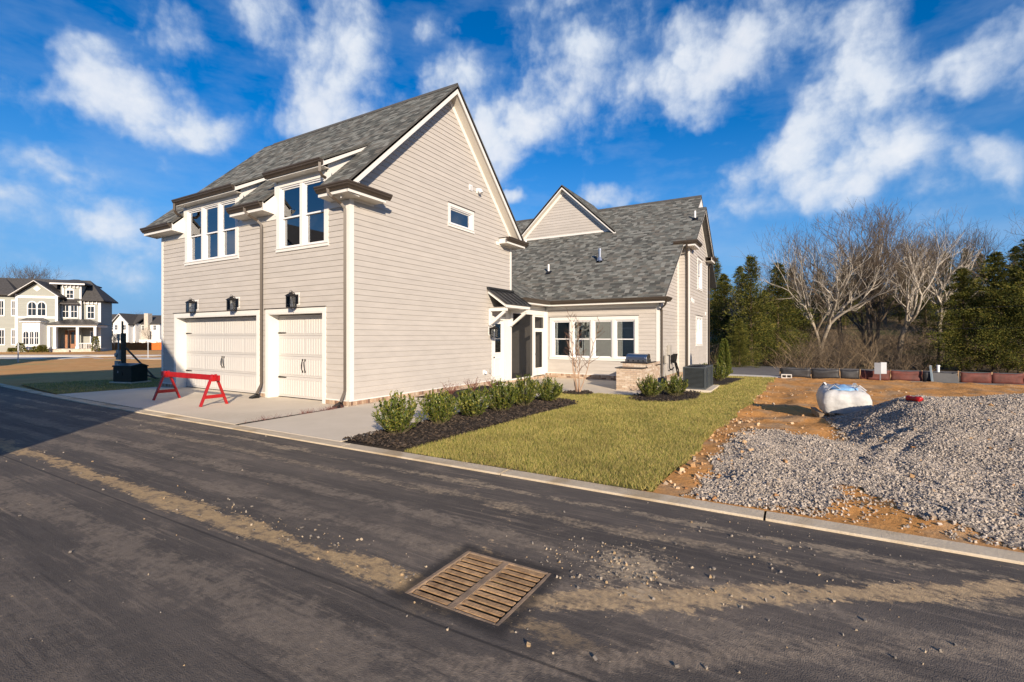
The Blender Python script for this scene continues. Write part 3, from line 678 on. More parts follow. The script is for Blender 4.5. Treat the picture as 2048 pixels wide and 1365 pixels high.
holed(MB(), Wv, [(-RYB, -.2), (-UY, -.2), (-UY, 6.2), (-RYB, 6.2)], [], -.12, -.001).build('wall_core', M_DRY, uw)['kind'] = 'stuff'
board(Wv, -UY - .10, -UY + .024, SB, 5.95, .001, .024, 'corner_board'); board(Wu, UX0, UX0 + .11, SB, 5.95, .001, .024, 'corner_board')
board(Wu, UX1 - .11, UX1 + .02, SB, 5.95, .001, .024, 'corner_board')
# vents on that wall
for (u, z) in ((15.6, 3.55), (15.85, 3.52), (16.1, 3.5), (19.8, 3.05)):
    m = MB(); Wu.box(m, u - .09, u + .09, z - .10, z + .10, .01, .035)
    for k in range(3): Wu.box(m, u - .07, u + .07, z - .07 + k * .05, z - .045 + k * .05, .03, .06)
    m.build('wall_vent', M_SASH, house)
MB().box((UX1 - .12, UY, -.2), (UX1 - .001, 8.0, 5.9)).build('rear_wall', M_SIDE, house)
# roof: long slope over low part and two-storey part
rr_ = empty('rear_roof', parent=house)
YL = 8.2
lw = math.hypot(1, MR)
def xr(v): return RE + v / lw
XE = 14.62                                        # roof edge of the two-storey part
CG = dict(x=16.42, y0=-1.60, y1=4.36, yp=1.38, zp=10.28)   # cross gable
mC = (CG['zp'] - rz(CG['x'])) / (CG['y1'] - CG['yp'])
def ur_rear(v):
    x = xr(v); z = rz(x)
    yr = RYR if x < XE else UYR
    if x > UPX: yr = RYR - .1
    yl = YL
    # valley with the porch roof
    if x < 14.5: yl = min(YL, -.45 + (z - 3.32) / .48 + .0)
    iv = [(yr, yl)]
    if x > CG['x'] - .3:
        hw = (CG['zp'] - z) / mC; a, b = CG['yp'] - hw, CG['yp'] + hw
        if x < CG['x'] - .02: pass
        else: iv = [(yr, a), (b, yl)]
    return [(p, q) for p, q in iv if q - p > .03]
deck('roof_deck', [(RE, RYR, RZE), (RE, 1.2, RZE), (XE, 5.6, rz(XE)), (XE, RYR, rz(XE))], .12, parent=rr_)
deck('roof_deck', [(XE, UYR, rz(XE)), (XE, YL, rz(XE)), (UPX, YL, UPZ), (UPX, UYR, UPZ)], .12, parent=rr_)
deck('roof_deck', [(UPX, RYR - .1, UPZ), (UPX, YL, UPZ), (RIX, YL, RIZ), (RIX, RYR - .1, RIZ)], .12, parent=rr_)
deck('roof_deck', [(RIX, RYR - .1, RIZ), (RIX, YL, RIZ), (RIX + 6, YL, RIZ - 6 * MR), (RIX + 6, RYR - .1, RIZ - 6 * MR)], .12, parent=rr_)
deck('roof_deck', [(UPX, UYR, UPZ), (UPX, -5.4, UPZ), (UX1 + .4, -5.4, rz(2 * UPX - UX1 - .4)), (UX1 + .4, UYR, rz(2 * UPX - UX1 - .4))], .12, parent=rr_)
shingles('shingles', (RE, 0, RZE), (0, 1, 0), (1, 0, MR), (RIX - RE) * lw, ur_rear, rr_, seed=21, solo=280)
shingles('shingles', (UX1 + .4, 0, rz(2 * UPX - UX1 - .4)), (0, 1, 0), (-1, 0, MR), (UX1 + .4 - UPX) * lw, lambda v: [(UYR, -5.4)], rr_, seed=22)
MB().prism([(RIX - .14, RYR - .1, RIZ - .09), (RIX, RYR - .1, RIZ + .03), (RIX + .14, RYR - .1, RIZ - .09), (RIX + .14, RYR - .1, RIZ - .07), (RIX, RYR - .1, RIZ + .055), (RIX - .14, RYR - .1, RIZ - .07)], (0, YL + 5.4, 0)).build('ridge_cap', M_DECK, rr_)
# rakes
def rake_line(parent, xa, za, xb, zb, yf, yw, depth, frieze=0, soff=True):
    rake(parent, xa, za, xb, zb, yf, yw, depth, soff, frieze)
rl = empty('gable_rake', parent=house)
rake(rl, RE + .12, rz(RE + .12) - .012, XE + .3, rz(XE + .3) - .012, RYR, RYB - .002, .17, True, .0)
rake(rl, XE + .12, rz(XE + .12) - .012, UPX, UPZ - .012, UYR, UY - .002, .17, True, .14)
rake(rl, UX1 + .38, rz(2 * UPX - UX1 - .38) - .012, UPX, UPZ - .012, UYR, UY - .0025, .17, True, .14)
MB().prism([(UPX - .4, RYR - .09, UPZ - .35), (RIX, RYR - .09, RIZ - .012), (RIX + 1.6, RYR - .09, RIZ - 1.6 * MR), (RIX + 1.2, RYR - .09, RIZ - 1.6)], (0, .03, 0)).build('peak_board', M_TRIM, rl)
# end returns of the two-storey eaves
for (a, b) in ((14.52, 15.75), (19.7, UX1 + .45)):
    q = empty('boxed_eave', parent=house); zb = 5.93
    MB().box((a + .02, UYR + .03, zb + .0), (b - .02, UY - .03, zb + .014)).build('soffit', M_SOFFIT, q)
    MB().box((a, UYR - .0, zb - .005), (b, UYR + .02, zb + .2)).build('fascia', M_TRIM, q)
    MB().box((a if a < 15 else b - .02, UYR + .022, zb + .016), (a + .02 if a < 15 else b, UY + .5, zb + .2)).build('fascia', M_TRIM, q)
    MB().box((a - .02, UYR - .02, zb + .202), (b + .02, UY - .026, zb + .225)).build('return_cap', M_BRONZE, q)
    if a < 15: gutter([(a - .004, RYB + .1, zb + .1), (a - .004, UYR - .004, zb + .1), (b + .02, UYR - .004, zb + .1)], q, 1)
    else: gutter([(a, UYR - .004, zb + .1), (b + .004, UYR - .004, zb + .1), (b + .004, UY + .4, zb + .1)], q, 1)
downspout([(14.44, -5.62, 6.0), (14.5, -5.60, 5.85), (14.9, -5.55, 5.70), (14.93, -5.55, 5.5), (14.93, -5.55, .4), (14.86, -5.58, .1)])
downspout([(20.9, -5.75, 5.9), (20.58, -5.70, 5.6), (20.56, -5.70, .4), (20.66, -5.72, .1)])
# cross gable on the long slope
cg = empty('cross_gable', parent=house)
Wc = Wall((CG['x'], 0, 0), (0, 1, 0), (-1, 0, 0)); zc = rz(CG['x']); hw = CG['y1'] - CG['yp']
siding(cg, Wc, [(CG['yp'] - hw + .42, zc), (CG['y1'] - .42, zc), (CG['yp'], CG['zp'] - .42 * mC - .02)], [], zc + .02)
MB().prism([(CG['x'] + .001, CG['yp'] - hw, zc - .2), (CG['x'] + .001, CG['y1'], zc - .2), (CG['x'] + .001, CG['yp'], CG['zp'] - .25)], (.1, 0, 0)).build('wall_core', M_CORE, cg)
xo = CG['x'] - .30; XB = 21.3
for s in (-1, 1):
    ye = CG['yp'] + s * (hw + .12); zee = CG['zp'] - mC * (hw + .12)
    n = deck('roof_deck', [(xo, CG['yp'], CG['zp']), (XB, CG['yp'], CG['zp']), (XB, ye, zee), (xo, ye, zee)], .09, parent=cg)
    shingles('shingles', (xo, ye, zee), (1, 0, 0), (0, -s, mC), (hw + .12) * math.hypot(1, mC), lambda v: [(0, XB - xo)], cg, seed=31 + s)
    d = .20
    MB().prism([(xo, CG['yp'], CG['zp'] - .01), (xo, ye, zee - .01), (xo, ye, zee - d), (xo, CG['yp'], CG['zp'] - d * 1.1)], (.028, 0, 0)).build('barge_board', M_TRIM, cg)
    MB().prism([(xo - .02, CG['yp'], CG['zp'] + .01), (xo - .02, ye, zee + .01), (xo - .02, ye, zee - .035), (xo - .02, CG['yp'], CG['zp'] - .035)], (.019, 0, 0)).build('drip_edge', M_DECK, cg)
    MB().prism([(xo + .03, CG['yp'], CG['zp'] - d * 1.1 + .03), (xo + .03, ye, zee - d + .03), (xo + .03, ye, zee - d + .015), (xo + .03, CG['yp'], CG['zp'] - d * 1.1 + .015)], (CG['x'] - xo - .032, 0, 0)).build('soffit', M_SOFFIT, cg)
    MB().prism([(CG['x'] - .03 - s * .0007, CG['yp'], CG['zp'] - d * 1.1), (CG['x'] - .03 - s * .0007, ye, zee - d), (CG['x'] - .03 - s * .0007, ye, zee - d - .20), (CG['x'] - .03 - s * .0007, CG['yp'], CG['zp'] - d * 1.1 - .20)], (.026, 0, 0)).build('frieze_board', M_TRIM, cg)
MB().box((CG['x'] - .034, CG['yp'] - hw + .2, zc - .03), (CG['x'] - .016, CG['y1'] - .2, zc + .08)).build('skirt_board', M_TRIM, cg)
# eave of the low wing
le = empty('boxed_eave', parent=house)
MB().box((RE + .03, RYR + .04, 3.14), (WX - .003, -.46, 3.155)).build('soffit', M_SOFFIT, le)
MB().box((RE + .005, RYR + .02, 3.135), (RE + .028, -.46, 3.30)).build('fascia', M_TRIM, le)
gutter([(RE, -.46, 3.21), (RE, RYR - .02, 3.21), (WX + .25, RYR - .02, 3.21)], le, 1)
MB().box((RE + .03, RYR + .0, 3.135), (WX + .25, RYR + .02, 3.30)).build('fascia', M_TRIM, le)
MB().box((RE + .03, RYR + .022, 3.14), (WX + .24, RYB - .03, 3.155)).build('soffit', M_SOFFIT, le)
downspout([(RE + .05, RYR - .06, 3.22), (RE + .15, RYR + .02, 3.05), (WX - .02, RYB - .09, 2.92), (WX + .06, RYB - .09, 2.8), (WX + .06, RYB - .09, .3), (WX + .0, RYB - .12, .05), (WX - .1, RYB - .16, -.05)])
# plumbing vents
M_PVC = mat('white_pvc', (.82, .82, .80), .45, .02, 5); M_GALV = mat('galvanised', (.55, .56, .58), .3, .05, 8, metal=.9)
for (x, y, h, r, mt) in ((16.60, -5.62, .42, .045, M_PVC), (13.62, -1.76, .62, .07, M_GALV), (12.98, .67, .42, .045, M_PVC), (15.7, 3.44, .4, .045, M_PVC)):
    z = rz(x); v = empty('vent_pipe', parent=house)
    m = MB(); m.tube([(x, y, z - .05), (x, y, z + h)], r, 12)
    if mt is M_GALV: m.tube([(x, y, z + h - .12), (x, y, z + h - .08)], r * 1.35, 12); m.tube([(x, y, z + .02), (x, y, z + .2)], [r * 2.1, r * 1.2], 12)
    m.build('pipe', mt, v, smooth=False)
    f = MB(); f.obox((x, y, z + .012), (.16 / lw, 0, .16 * MR / lw), (0, .14, 0), (-.006 * MR, 0, .006)); f.tube([(x, y, z), (x, y, z + .08)], [r * 1.9, r * 1.15], 10); f.build('flashing', M_BLACK, v)
# ---------------- screened porch between garage and rear wing
M_SCRFRAME = M_TRIM
po = empty('screened_porch', parent=house); PY = .02
Wp = Wall((0, PY, 0), (1, 0, 0), (0, -1, 0))
for (a, b, zt) in ((7.70, 8.16, 2.98), (10.08, 10.22, 2.98), (11.14, 11.26, 2.98)):
    m = MB(); Wp.box(m, a, b, .06, zt, -.13, .022 if a > 8 else .05); m.build('post', M_TRIM, po)
m = MB(); Wp.box(m, 8.16, 11.27, 2.74, 3.12, -.13, .02); m.build('beam', M_TRIM, po)
m = MB(); Wp.box(m, 8.16, 10.08, .02, .075, -.14, .03); m.build('sill', M_TRIM, po)
# screen door: frame with two openings
for (a, b, c, d_) in ((10.22, 11.14, 2.0, 2.16), (10.22, 11.14, .06, .40), (10.22, 10.33, .40, 2.0), (11.03, 11.14, .40, 2.0), (10.22, 11.14, 2.66, 2.74)):
    m = MB(); Wp.box(m, a, b, c, d_, -.06, -.01); m.build('screen_door_rail', M_TRIM, po)
MB().tube([Wp.P(10.27, 1.02, .01), Wp.P(10.27, 1.02, .05), Wp.P(10.33, 1.02, .05)], .014, 6).build('door_handle', M_BLACK, po)
def screen_mat():
    m = bpy.data.materials.new('insect_screen'); m.use_nodes = True; nt = m.node_tree; nt.nodes.clear(); N = nt.nodes.new; L = nt.links.new
    o = N('ShaderNodeOutputMaterial'); t = N('ShaderNodeBsdfTransparent'); d = N('ShaderNodeBsdfDiffuse'); d.inputs[0].default_value = (.035, .036, .038, 1)
    x = N('ShaderNodeMixShader'); x.inputs[0].default_value = .45; L(t.outputs[0], x.inputs[1]); L(d.outputs[0], x.inputs[2]); L(x.outputs[0], o.inputs[0]); return m
M_SCREEN = screen_mat()
for (a, b, c, d_) in ((8.16, 10.08, .07, 2.74), (10.32, 11.04, .39, 2.01), (10.22, 11.14, 2.15, 2.67)):
    m = MB(); Wp.box(m, a, b, c, d_, -.036, -.033); m.build('insect_screen', M_SCREEN, po)
MB().box((8.2, .16, -.1), (WX + .0, 5.0, .055)).build('porch_floor', M_PORCHF, po)
MB().box((8.2, 4.9, 0), (WX, 5.0, 3.3)).build('porch_back_wall', M_SIDE, po)
MB().box((WX - .06, .16, 0), (WX - .002, 4.9, 3.2)).build('porch_side_wall', M_SIDE, po)
MB().box((8.2, .14, 3.0), (WX, 4.9, 3.05)).build('porch_ceiling', M_SIDE, po)
Wpb = Wall((0, 4.9, 0), (1, 0, 0), (0, -1, 0))
window_group(Wpb, [(9.2, 10.0)], .9, 2.4, parent=po, cap=False)
# porch roof facing the lawn
PZ = 3.32; PM = .48
pr_ = empty('porch_roof', parent=house)
deck('roof_deck', [(8.20, -.45, PZ), (RE + .0, -.45, PZ), (14.2, 4.55, PZ + PM * 5), (8.20, 4.55, PZ + PM * 5)], .1, parent=pr_)
shingles('shingles', (8.20, -.45, PZ), (1, 0, 0), (0, 1, PM), 5 * math.hypot(1, PM), lambda v: [(0, RE - 8.20 + (v / math.hypot(1, PM) * PM) / MR)], pr_, seed=41)
MB().box((8.22, -.42, 3.135), (RE + .03, PY - .03, 3.15)).build('soffit', M_SOFFIT, pr_)
MB().box((8.2, -.445, 3.13), (RE + .02, -.425, 3.29)).build('fascia', M_TRIM, pr_)
gutter([(8.2, -.447, 3.205), (RE - .12, -.447, 3.205)], pr_, 1)
bb2 = empty('brick_base', parent=house)
bricks(bb2, Ww, .03, -RYB, -.12, SB - .032, lo_fn=lambda u: -.14)
bricks(bb2, Wp, 7.6, 11.26, -.12, .02, soldier=True)
bricks(bb2, We, WX + .05, UX0 + .0, -.12, SB - .032, maxrows=3)
bricks(bb2, Wv, -RYB, -UY, -.12, SB - .032, maxrows=3)
bricks(bb2, Wu, UX0, 16.9, -.12, SB - .032, maxrows=3)
# ---------------- side door and its awning
dr = empty('side_door', parent=house); dr['label'] = 'white side door with tall glass pane'
m = MB(); Wg.box(m, 6.80, 7.54, .03, 2.42, -.07, -.03); m.build('slab', M_TRIM, dr)
m = MB(); Wg.box(m, 6.98, 7.40, 1.18, 2.28, -.028, -.022); m.build('pane', M_GLASS, dr)
for (a, b, c, d_) in ((6.93, 7.45, 1.12, 1.18), (6.93, 7.45, 2.28, 2.34), (6.93, 6.98, 1.18, 2.28), (7.40, 7.45, 1.18, 2.28), (6.96, 7.42, .25, .30), (6.96, 7.42, .92, .97), (6.96, 7.01, .30, .92), (7.37, 7.42, .30, .92)):
    m = MB(); Wg.box(m, a, b, c, d_, -.03, -.015); m.build('moulding', M_TRIM, dr)
MB().tube([Wg.P(6.87, 1.0, -.03), Wg.P(6.87, 1.0, .03)], [.014, .03], 8).build('door_knob', M_BLACK, dr)
for (a, b, c, d_) in ((6.70, 6.80, 0, 2.42), (7.54, 7.66, 0, 2.42)):
    m = MB(); Wg.box(m, a, b, c, d_, -.08, .026); m.build('casing', M_TRIM, dr)
m = MB(); Wg.box(m, 6.68, 7.68, 2.42, 2.56, -.08, .03); m.build('head_casing', M_TRIM, dr)
m = MB(); Wg.box(m, 6.64, 7.70, -.02, .03, -.08, .05); m.build('threshold', M_BLACK, dr)
aw = empty('door_awning', parent=house)
M_STAND = mat('standing_seam_metal', (.045, .047, .05), .32, .06, 3, metal=.5)
ax0, ax1 = 6.42, 8.16; ay = -.86; az1, az0 = 3.56, 2.98
P_ = lambda x, y: Vector((x, y, az1 + (az0 - az1) * (y / ay)))
nrm = Vector((0, -(az1 - az0), -ay)).normalized() if False else Vector((0, -(az1 - az0), -ay)).normalized()
MB().prism([P_(ax0 - .06, -.01), P_(ax1 + .06, -.01), P_(ax1 + .06, ay - .03), P_(ax0 - .06, ay - .03)], Vector((0, 0, .03))).build('metal_sheet', M_STAND, aw)
for k in range(6):
    x = ax0 - .05 + (ax1 - ax0 + .1) * k / 5
    MB().bar(P_(x, -.02) + Vector((0, 0, .045)), P_(x, ay - .03) + Vector((0, 0, .045)), .022, .04).build('standing_seam', M_STAND, aw)
MB().box((ax0 - .07, -.10, az1 + .0), (ax1 + .07, -.016, az1 + .075)).build('wall_flashing', M_STAND, aw)
MB().box((ax0 - .02, ay - .0, az0 - .13), (ax1 + .02, ay + .05, az0 - .012)).build('front_beam', M_TRIM, aw)
for x in (ax0, ax1 - .09):
    MB().prism([(x, -.03, az1 - .02), (x, ay + .052, az0 - .002), (x, ay + .052, az0 - .12), (x, -.03, az1 - .16)], (.06, 0, 0)).build('rafter', M_TRIM, aw)
for x in (ax0 + .03, ax1 - .16):
    b = empty('bracket', parent=aw)
    MB().box((x, -.12, 2.20), (x + .11, -.030, 2.84)).build('bracket_post', M_TRIM, b)
    MB().box((x, ay + .06, 2.73), (x + .11, -.122, 2.845)).build('bracket_arm', M_TRIM, b)
    MB().bar((x + .055, -.125, 2.28), (x + .055, ay + .14, 2.72), .09, .10).build('bracket_brace', M_TRIM, b)
MB().box((ax0 + .02, ay + .06, 2.862), (ax1 - .02, -.03, 2.872)).build('awning_ceiling', M_SOFFIT, aw)
# small fittings on the gable wall
m = MB(); Wg.box(m, 5.22, 5.42, 6.92, 7.12, .012, .034); m.build('wall_vent', M_SASH, house)
m = MB()
for k in range(4): Wg.box(m, 5.25, 5.39, 6.945 + k * .04, 6.965 + k * .04, .036, .05)
m.build('vent_louvre', M_SASH, house)['kind'] = 'stuff'
m = MB(); Wg.box(m, 5.68, 5.86, 6.93, 7.11, .012, .03); m.tube([Wg.P(5.77, 7.05, .03), Wg.P(5.77, 7.02, .12), Wg.P(5.77, 6.93, .17)], [.075, .08, .07], 10); m.build('exhaust_hood', M_SASH, house)
m = MB(); Wg.box(m, 6.10, 6.24, .40, .56, .012, .03); m.tube([Wg.P(6.17, .50, .03), Wg.P(6.17, .47, .10), Wg.P(6.17, .42, .12)], [.05, .055, .045], 10); m.build('exhaust_hood', M_SASH, house)
m = MB(); Wg.box(m, 6.50, 6.60, .42, .58, .012, .07); m.build('outlet_cover', mat('grey_plastic', (.36, .35, .33), .5), house)

# ================================================================ ground, road, paving
def sstep(a, b, x): t = np.clip((x - a) / (b - a), 0, 1); return t * t * (3 - 2 * t)
class VNoise:
    """cheap repeatable value noise for numpy arrays"""
    def __init__(s, seed): s.g = np.random.RandomState(seed).rand(256, 256)
    def __call__(s, x, y, sc=1.0, oct=4):
        x = np.asarray(x, float) * sc; y = np.asarray(y, float) * sc; out = 0; amp = 1; tot = 0
        for k in range(oct):
            xi = np.floor(x).astype(int); yi = np.floor(y).astype(int); fx = x - xi; fy = y - yi
            fx = fx * fx * (3 - 2 * fx); fy = fy * fy * (3 - 2 * fy)
            g = s.g; a = g[xi % 256, yi % 256]; b = g[(xi + 1) % 256, yi % 256]; c = g[xi % 256, (yi + 1) % 256]; d = g[(xi + 1) % 256, (yi + 1) % 256]
            out = out + amp * ((a * (1 - fx) + b * fx) * (1 - fy) + (c * (1 - fx) + d * fx) * fy); tot += amp; amp *= .5; x = x * 2.03 + 17; y = y * 2.03 + 9
        return out / tot
VN = VNoise(7); VN2 = VNoise(12)
def gz(x, y):
    x = np.asarray(x, float); y = np.asarray(y, float)
    z = -.10 * sstep(1, 8, x)
    hill = np.clip(x - 30, 0, 60) * .15 * sstep(30, 44, x) * (1 - sstep(14, 40, y))
    return z + hill + (VN(x, y, .12, 3) - .5) * .8 * sstep(28, 40, x) * (1 - sstep(14, 40, y))
def zone_mat(name, layers, bump=.4, bscale=14, rough=.95, fine=60):
    """layers: [(colour, colour2, noise scale)], each next one laid over by a noise mask (lo,hi)"""
    m = bpy.data.materials.new(name); m.use_nodes = True; nt = m.node_tree; N = nt.nodes.new; L = nt.links.new; b = nt.nodes['Principled BSDF']
    b.inputs['Roughness'].default_value = rough; b.inputs['Specular IOR Level'].default_value = .2
    geo = N('ShaderNodeNewGeometry'); cur = None
    for i, ly in enumerate(layers):
        c1, c2, sc = ly[:3]
        nz = N('ShaderNodeTexNoise'); nz.inputs['Scale'].default_value = sc; nz.inputs['Detail'].default_value = 8; nz.inputs['Roughness'].default_value = .68; L(geo.outputs['Position'], nz.inputs['Vector'])
        mr = N('ShaderNodeMapRange'); mr.inputs[1].default_value = .3; mr.inputs[2].default_value = .7; L(nz.outputs[0], mr.inputs[0])
        mx = N('ShaderNodeMix'); mx.data_type = 'RGBA'; mx.inputs[6].default_value = (*c1, 1); mx.inputs[7].default_value = (*c2, 1); L(mr.outputs[0], mx.inputs[0])
        if cur is None: cur = mx.outputs[2]
        else:
            msc, lo, hi = ly[3:6]
            mz = N('ShaderNodeTexNoise'); mz.inputs['Scale'].default_value = msc; mz.inputs['Detail'].default_value = 6; mz.inputs['Distortion'].default_value = .4; L(geo.outputs['Position'], mz.inputs['Vector'])
            q = N('ShaderNodeMapRange'); q.inputs[1].default_value = lo; q.inputs[2].default_value = hi; L(mz.outputs[0], q.inputs[0])
            m2 = N('ShaderNodeMix'); m2.data_type = 'RGBA'; L(q.outputs[0], m2.inputs[0]); L(cur, m2.inputs[6]); L(mx.outputs[2], m2.inputs[7]); cur = m2.outputs[2]
    L(cur, b.inputs['Base Color'])
    n1 = N('ShaderNodeTexNoise'); n1.inputs['Scale'].default_value = bscale; n1.inputs['Detail'].default_value = 10; n1.inputs['Roughness'].default_value = .7; L(geo.outputs['Position'], n1.inputs['Vector'])
    bp = N('ShaderNodeBump'); bp.inputs['Strength'].default_value = bump; bp.inputs['Distance'].default_value = .05; L(n1.outputs[0], bp.inputs['Height']); L(bp.outputs[0], b.inputs['Normal'])
    return m
M_DIRT = zone_mat('orange_clay', [((.48,.22,.06),(.58,.30,.10),3.0),((.36,.20,.09),(.52,.35,.19),8,1.1,.50,.64),((.28,.15,.07),(.38,.24,.12),5,.6,.57,.7)], .7, 9)
M_FIELD = zone_mat('brown_field', [((.52,.26,.085),(.62,.36,.14),1.2),((.36,.26,.09),(.46,.35,.14),6,.35,.54,.68)], .5, 8)
M_LEAFL = zone_mat('leaf_litter', [((.115,.080,.045),(.20,.145,.080),2.0),((.075,.085,.028),(.12,.13,.05),3,.25,.5,.66)], .8, 5)
M_CONC = zone_mat('broom_concrete', [((.61,.535,.415),(.70,.62,.495),.7),((.49,.42,.31),(.60,.53,.42),9,.35,.50,.72)], .08, 60, .85)
M_CURB = zone_mat('curb_concrete', [((.52,.43,.30),(.64,.545,.40),4),((.40,.31,.19),(.48,.38,.25),7,1.5,.50,.64)], .35, 45, .9)
M_MULCH = zone_mat('dark_mulch', [((.022,.018,.015),(.055,.044,.036),14),((.085,.066,.05),(.10,.08,.06),30,25,.64,.72)], 1.0, 40)
M_LAWNB = zone_mat('lawn_thatch', [((.26,.195,.07),(.36,.275,.11),9),((.17,.165,.045),(.24,.21,.065),14,2.2,.45,.6)], .9, 50)
M_STREET = zone_mat('far_street', [((.13,.125,.12),(.18,.17,.165),1.5)], .2, 30)
M_WALK = zone_mat('sidewalk_concrete', [((.52,.49,.43),(.60,.57,.51),2)], .1, 40)
def asphalt_mat():
    m = bpy.data.materials.new('dusty_asphalt'); m.use_nodes = True; nt = m.node_tree; N = nt.nodes.new; L = nt.links.new; b = nt.nodes['Principled BSDF']
    b.inputs['Roughness'].default_value = .82; b.inputs['Specular IOR Level'].default_value = .35
    geo = N('ShaderNodeNewGeometry'); pos = geo.outputs['Position']
    def M(op, a, bb=None, c=None):
        n = N('ShaderNodeMath'); n.operation = op
        for i, x in enumerate((a, bb, c)):
            if x is None: continue
            if isinstance(x, (int, float)): n.inputs[i].default_value = x
            else: L(x, n.inputs[i])
        return n.outputs[0]
    def NZ(scale, detail=6, rough=.6, stretch=None, dist=0):
        n = N('ShaderNodeTexNoise'); n.inputs['Scale'].default_value = scale; n.inputs['Detail'].default_value = detail; n.inputs['Roughness'].default_value = rough; n.inputs['Distortion'].default_value = dist
        if stretch:
            mp = N('ShaderNodeMapping'); mp.inputs['Scale'].default_value = stretch; L(pos, mp.inputs[0]); L(mp.outputs[0], n.inputs['Vector'])
        else: L(pos, n.inputs['Vector'])
        return n.outputs[0]
    def MR(x, a, bb, c=0.0, d=1.0, sm=False):
        n = N('ShaderNodeMapRange'); n.inputs[1].default_value = a; n.inputs[2].default_value = bb; n.inputs[3].default_value = c; n.inputs[4].default_value = d
        if sm: n.interpolation_type = 'SMOOTHSTEP'
        L(x, n.inputs[0]); return n.outputs[0]
    def MIX(f, a, bb):
        n = N('ShaderNodeMix'); n.data_type = 'RGBA'
        (L(f, n.inputs[0]) if not isinstance(f, float) else setattr(n.inputs[0], 'default_value', f))
        for i, x in ((6, a), (7, bb)):
            if isinstance(x, tuple): n.inputs[i].default_value = (*x, 1)
            else: L(x, n.inputs[i])
        return n.outputs[2]
    sp = N('ShaderNodeSeparateXYZ'); L(pos, sp.inputs[0]); X, Y = sp.outputs[0], sp.outputs[1]
    wob = M('MULTIPLY', M('SUBTRACT', NZ(.35, 3), .5), .5)
    hf = NZ(11, 9, .72, (1, .55, 1)); hf2 = NZ(26, 6, .7); mf = NZ(2.6, 7, .66, (1, .4, 1))
    base = MIX(MR(NZ(1.1, 7, .68, (1, .3, 1)), .32, .68), (.042, .036, .031), (.115, .096, .078))
    base = MIX(MR(NZ(70, 4, .7), .35, .75, 0, .5), base, (.135, .119, .103))
    # lanes left by the roller, and dust lying in them
    lane = MR(NZ(2.2, 5, .6, (1, .03, 1)), .45, .66)
    base = MIX(M('MULTIPLY', lane, MR(hf, .38, .62, .15, .62)), base, (.185, .152, .12))
    base = MIX(M('MULTIPLY', MR(mf, .54, .66), MR(hf2, .4, .6, .2, .75)), base, (.22, .178, .135))
    streak = NZ(2.0, 9, .74, (11, .45, 1)); patch = NZ(.9, 5, .6)
    base = MIX(M('MULTIPLY', MR(streak, .52, .62), MR(patch, .38, .6, .1, .65)), base, (.235, .19, .145))
    base = MIX(MR(streak, .34, .42, .55, 0), base, (.030, .027, .025))
    edge = M('ADD', M('MULTIPLY', M('SUBTRACT', streak, .5), 1.6), M('MULTIPLY', M('SUBTRACT', hf, .5), 1.7)) if False else M('ADD', M('MULTIPLY', M('SUBTRACT', hf, .5), 1.9), M('ADD', M('ADD', M('MULTIPLY', M('SUBTRACT', hf2, .5), 1.3), M('MULTIPLY', M('SUBTRACT', streak, .5), 1.5)), M('ADD', M('MULTIPLY', M('SUBTRACT', mf, .5), 1.2), M('MULTIPLY', M('SUBTRACT', patch, .5), 2.0))))
    def track(dist, w, col, strength, lo=.55, hi=.95, tread=0.0, along=None):
        """dirt left along a line: strongest in the middle, broken up towards the edge"""
        nonlocal base
        prof = MR(M('ABSOLUTE', dist), w * .15, w * 1.25, 1.25, 0)
        f = MR(M('ADD', prof, edge), lo, hi)
        if tread:
            bars = M('SINE', M('ADD', M('MULTIPLY', along, 104), M('MULTIPLY', M('ABSOLUTE', dist), 45)))
            f = M('MULTIPLY', f, MR(M('ADD', bars, M('MULTIPLY', M('SUBTRACT', mf, .5), 3)), -.5, .3, 1 - tread, 1))
        hv = MIX(MR(hf2, .3, .7), tuple(c * .72 for c in col), tuple(c * 1.18 for c in col))
        base = MIX(M('MULTIPLY', M('MULTIPLY', f, MR(hf, .36, .52, .15, 1)), strength), base, hv)
    Xs = M('ADD', X, wob)
    near = MR(Y, -9.0, -8.0); farf = MR(Y, .6, 3.4, 1, 0)
    track(M('ADD', Xs, 7.35), .40, (.15, .125, .10), .7, .75, 1.3)
    track(M('ADD', Xs, 6.62), .36, (.21, .172, .13), .75, .7, 1.2)
    track(M('ADD', Xs, 5.32), .16, (.24, .195, .145), .75, .55, 1.1, .25, Y)
    track(M('ADD', Xs, 4.78), .20, (.24, .195, .145), .75, .65, 1.2)
    track(M('ADD', Xs, 4.12), .22, (.32, .25, .165), .85, .95, 1.35, .3, Y)
    track(M('ADD', Xs, 3.62), .20, (.36, .285, .19), .8, 1.0, 1.4)
    track(M('ADD', Xs, 5.86), .17, (.48, .335, .17), M('MULTIPLY', M('MULTIPLY', near, farf), .92), .6, .95)
    # the arc into the lot: line from (-5.9,-7.8) towards (-3.7,-11.2)
    ds = M('ADD', M('ADD', M('MULTIPLY', X, .84), M('MULTIPLY', Y, .54)), M('ADD', 9.17, M('MULTIPLY', wob, .5)))
    al = M('ADD', M('MULTIPLY', X, .54), M('MULTIPLY', Y, -.84)); past = MR(al, 3.0, 3.6)
    track(ds, .155, (.54, .385, .21), M('MULTIPLY', past, .95), .45, .8, .18, al)
    track(M('ADD', ds, .60), .22, (.27, .215, .155), M('MULTIPLY', past, .8), .75, 1.2, .35, al)
    track(M('ADD', ds, 1.30), .36, (.50, .36, .21), M('MULTIPLY', MR(al, 5.0, 6.0), .9), .6, .95)
    pd = M('SQRT', M('ADD', M('POWER', M('ADD', X, 4.75), 2), M('MULTIPLY', M('POWER', M('ADD', Y, 8.75), 2), .8)))
    track(pd, .55, (.46, .36, .235), .85, .75, 1.15)
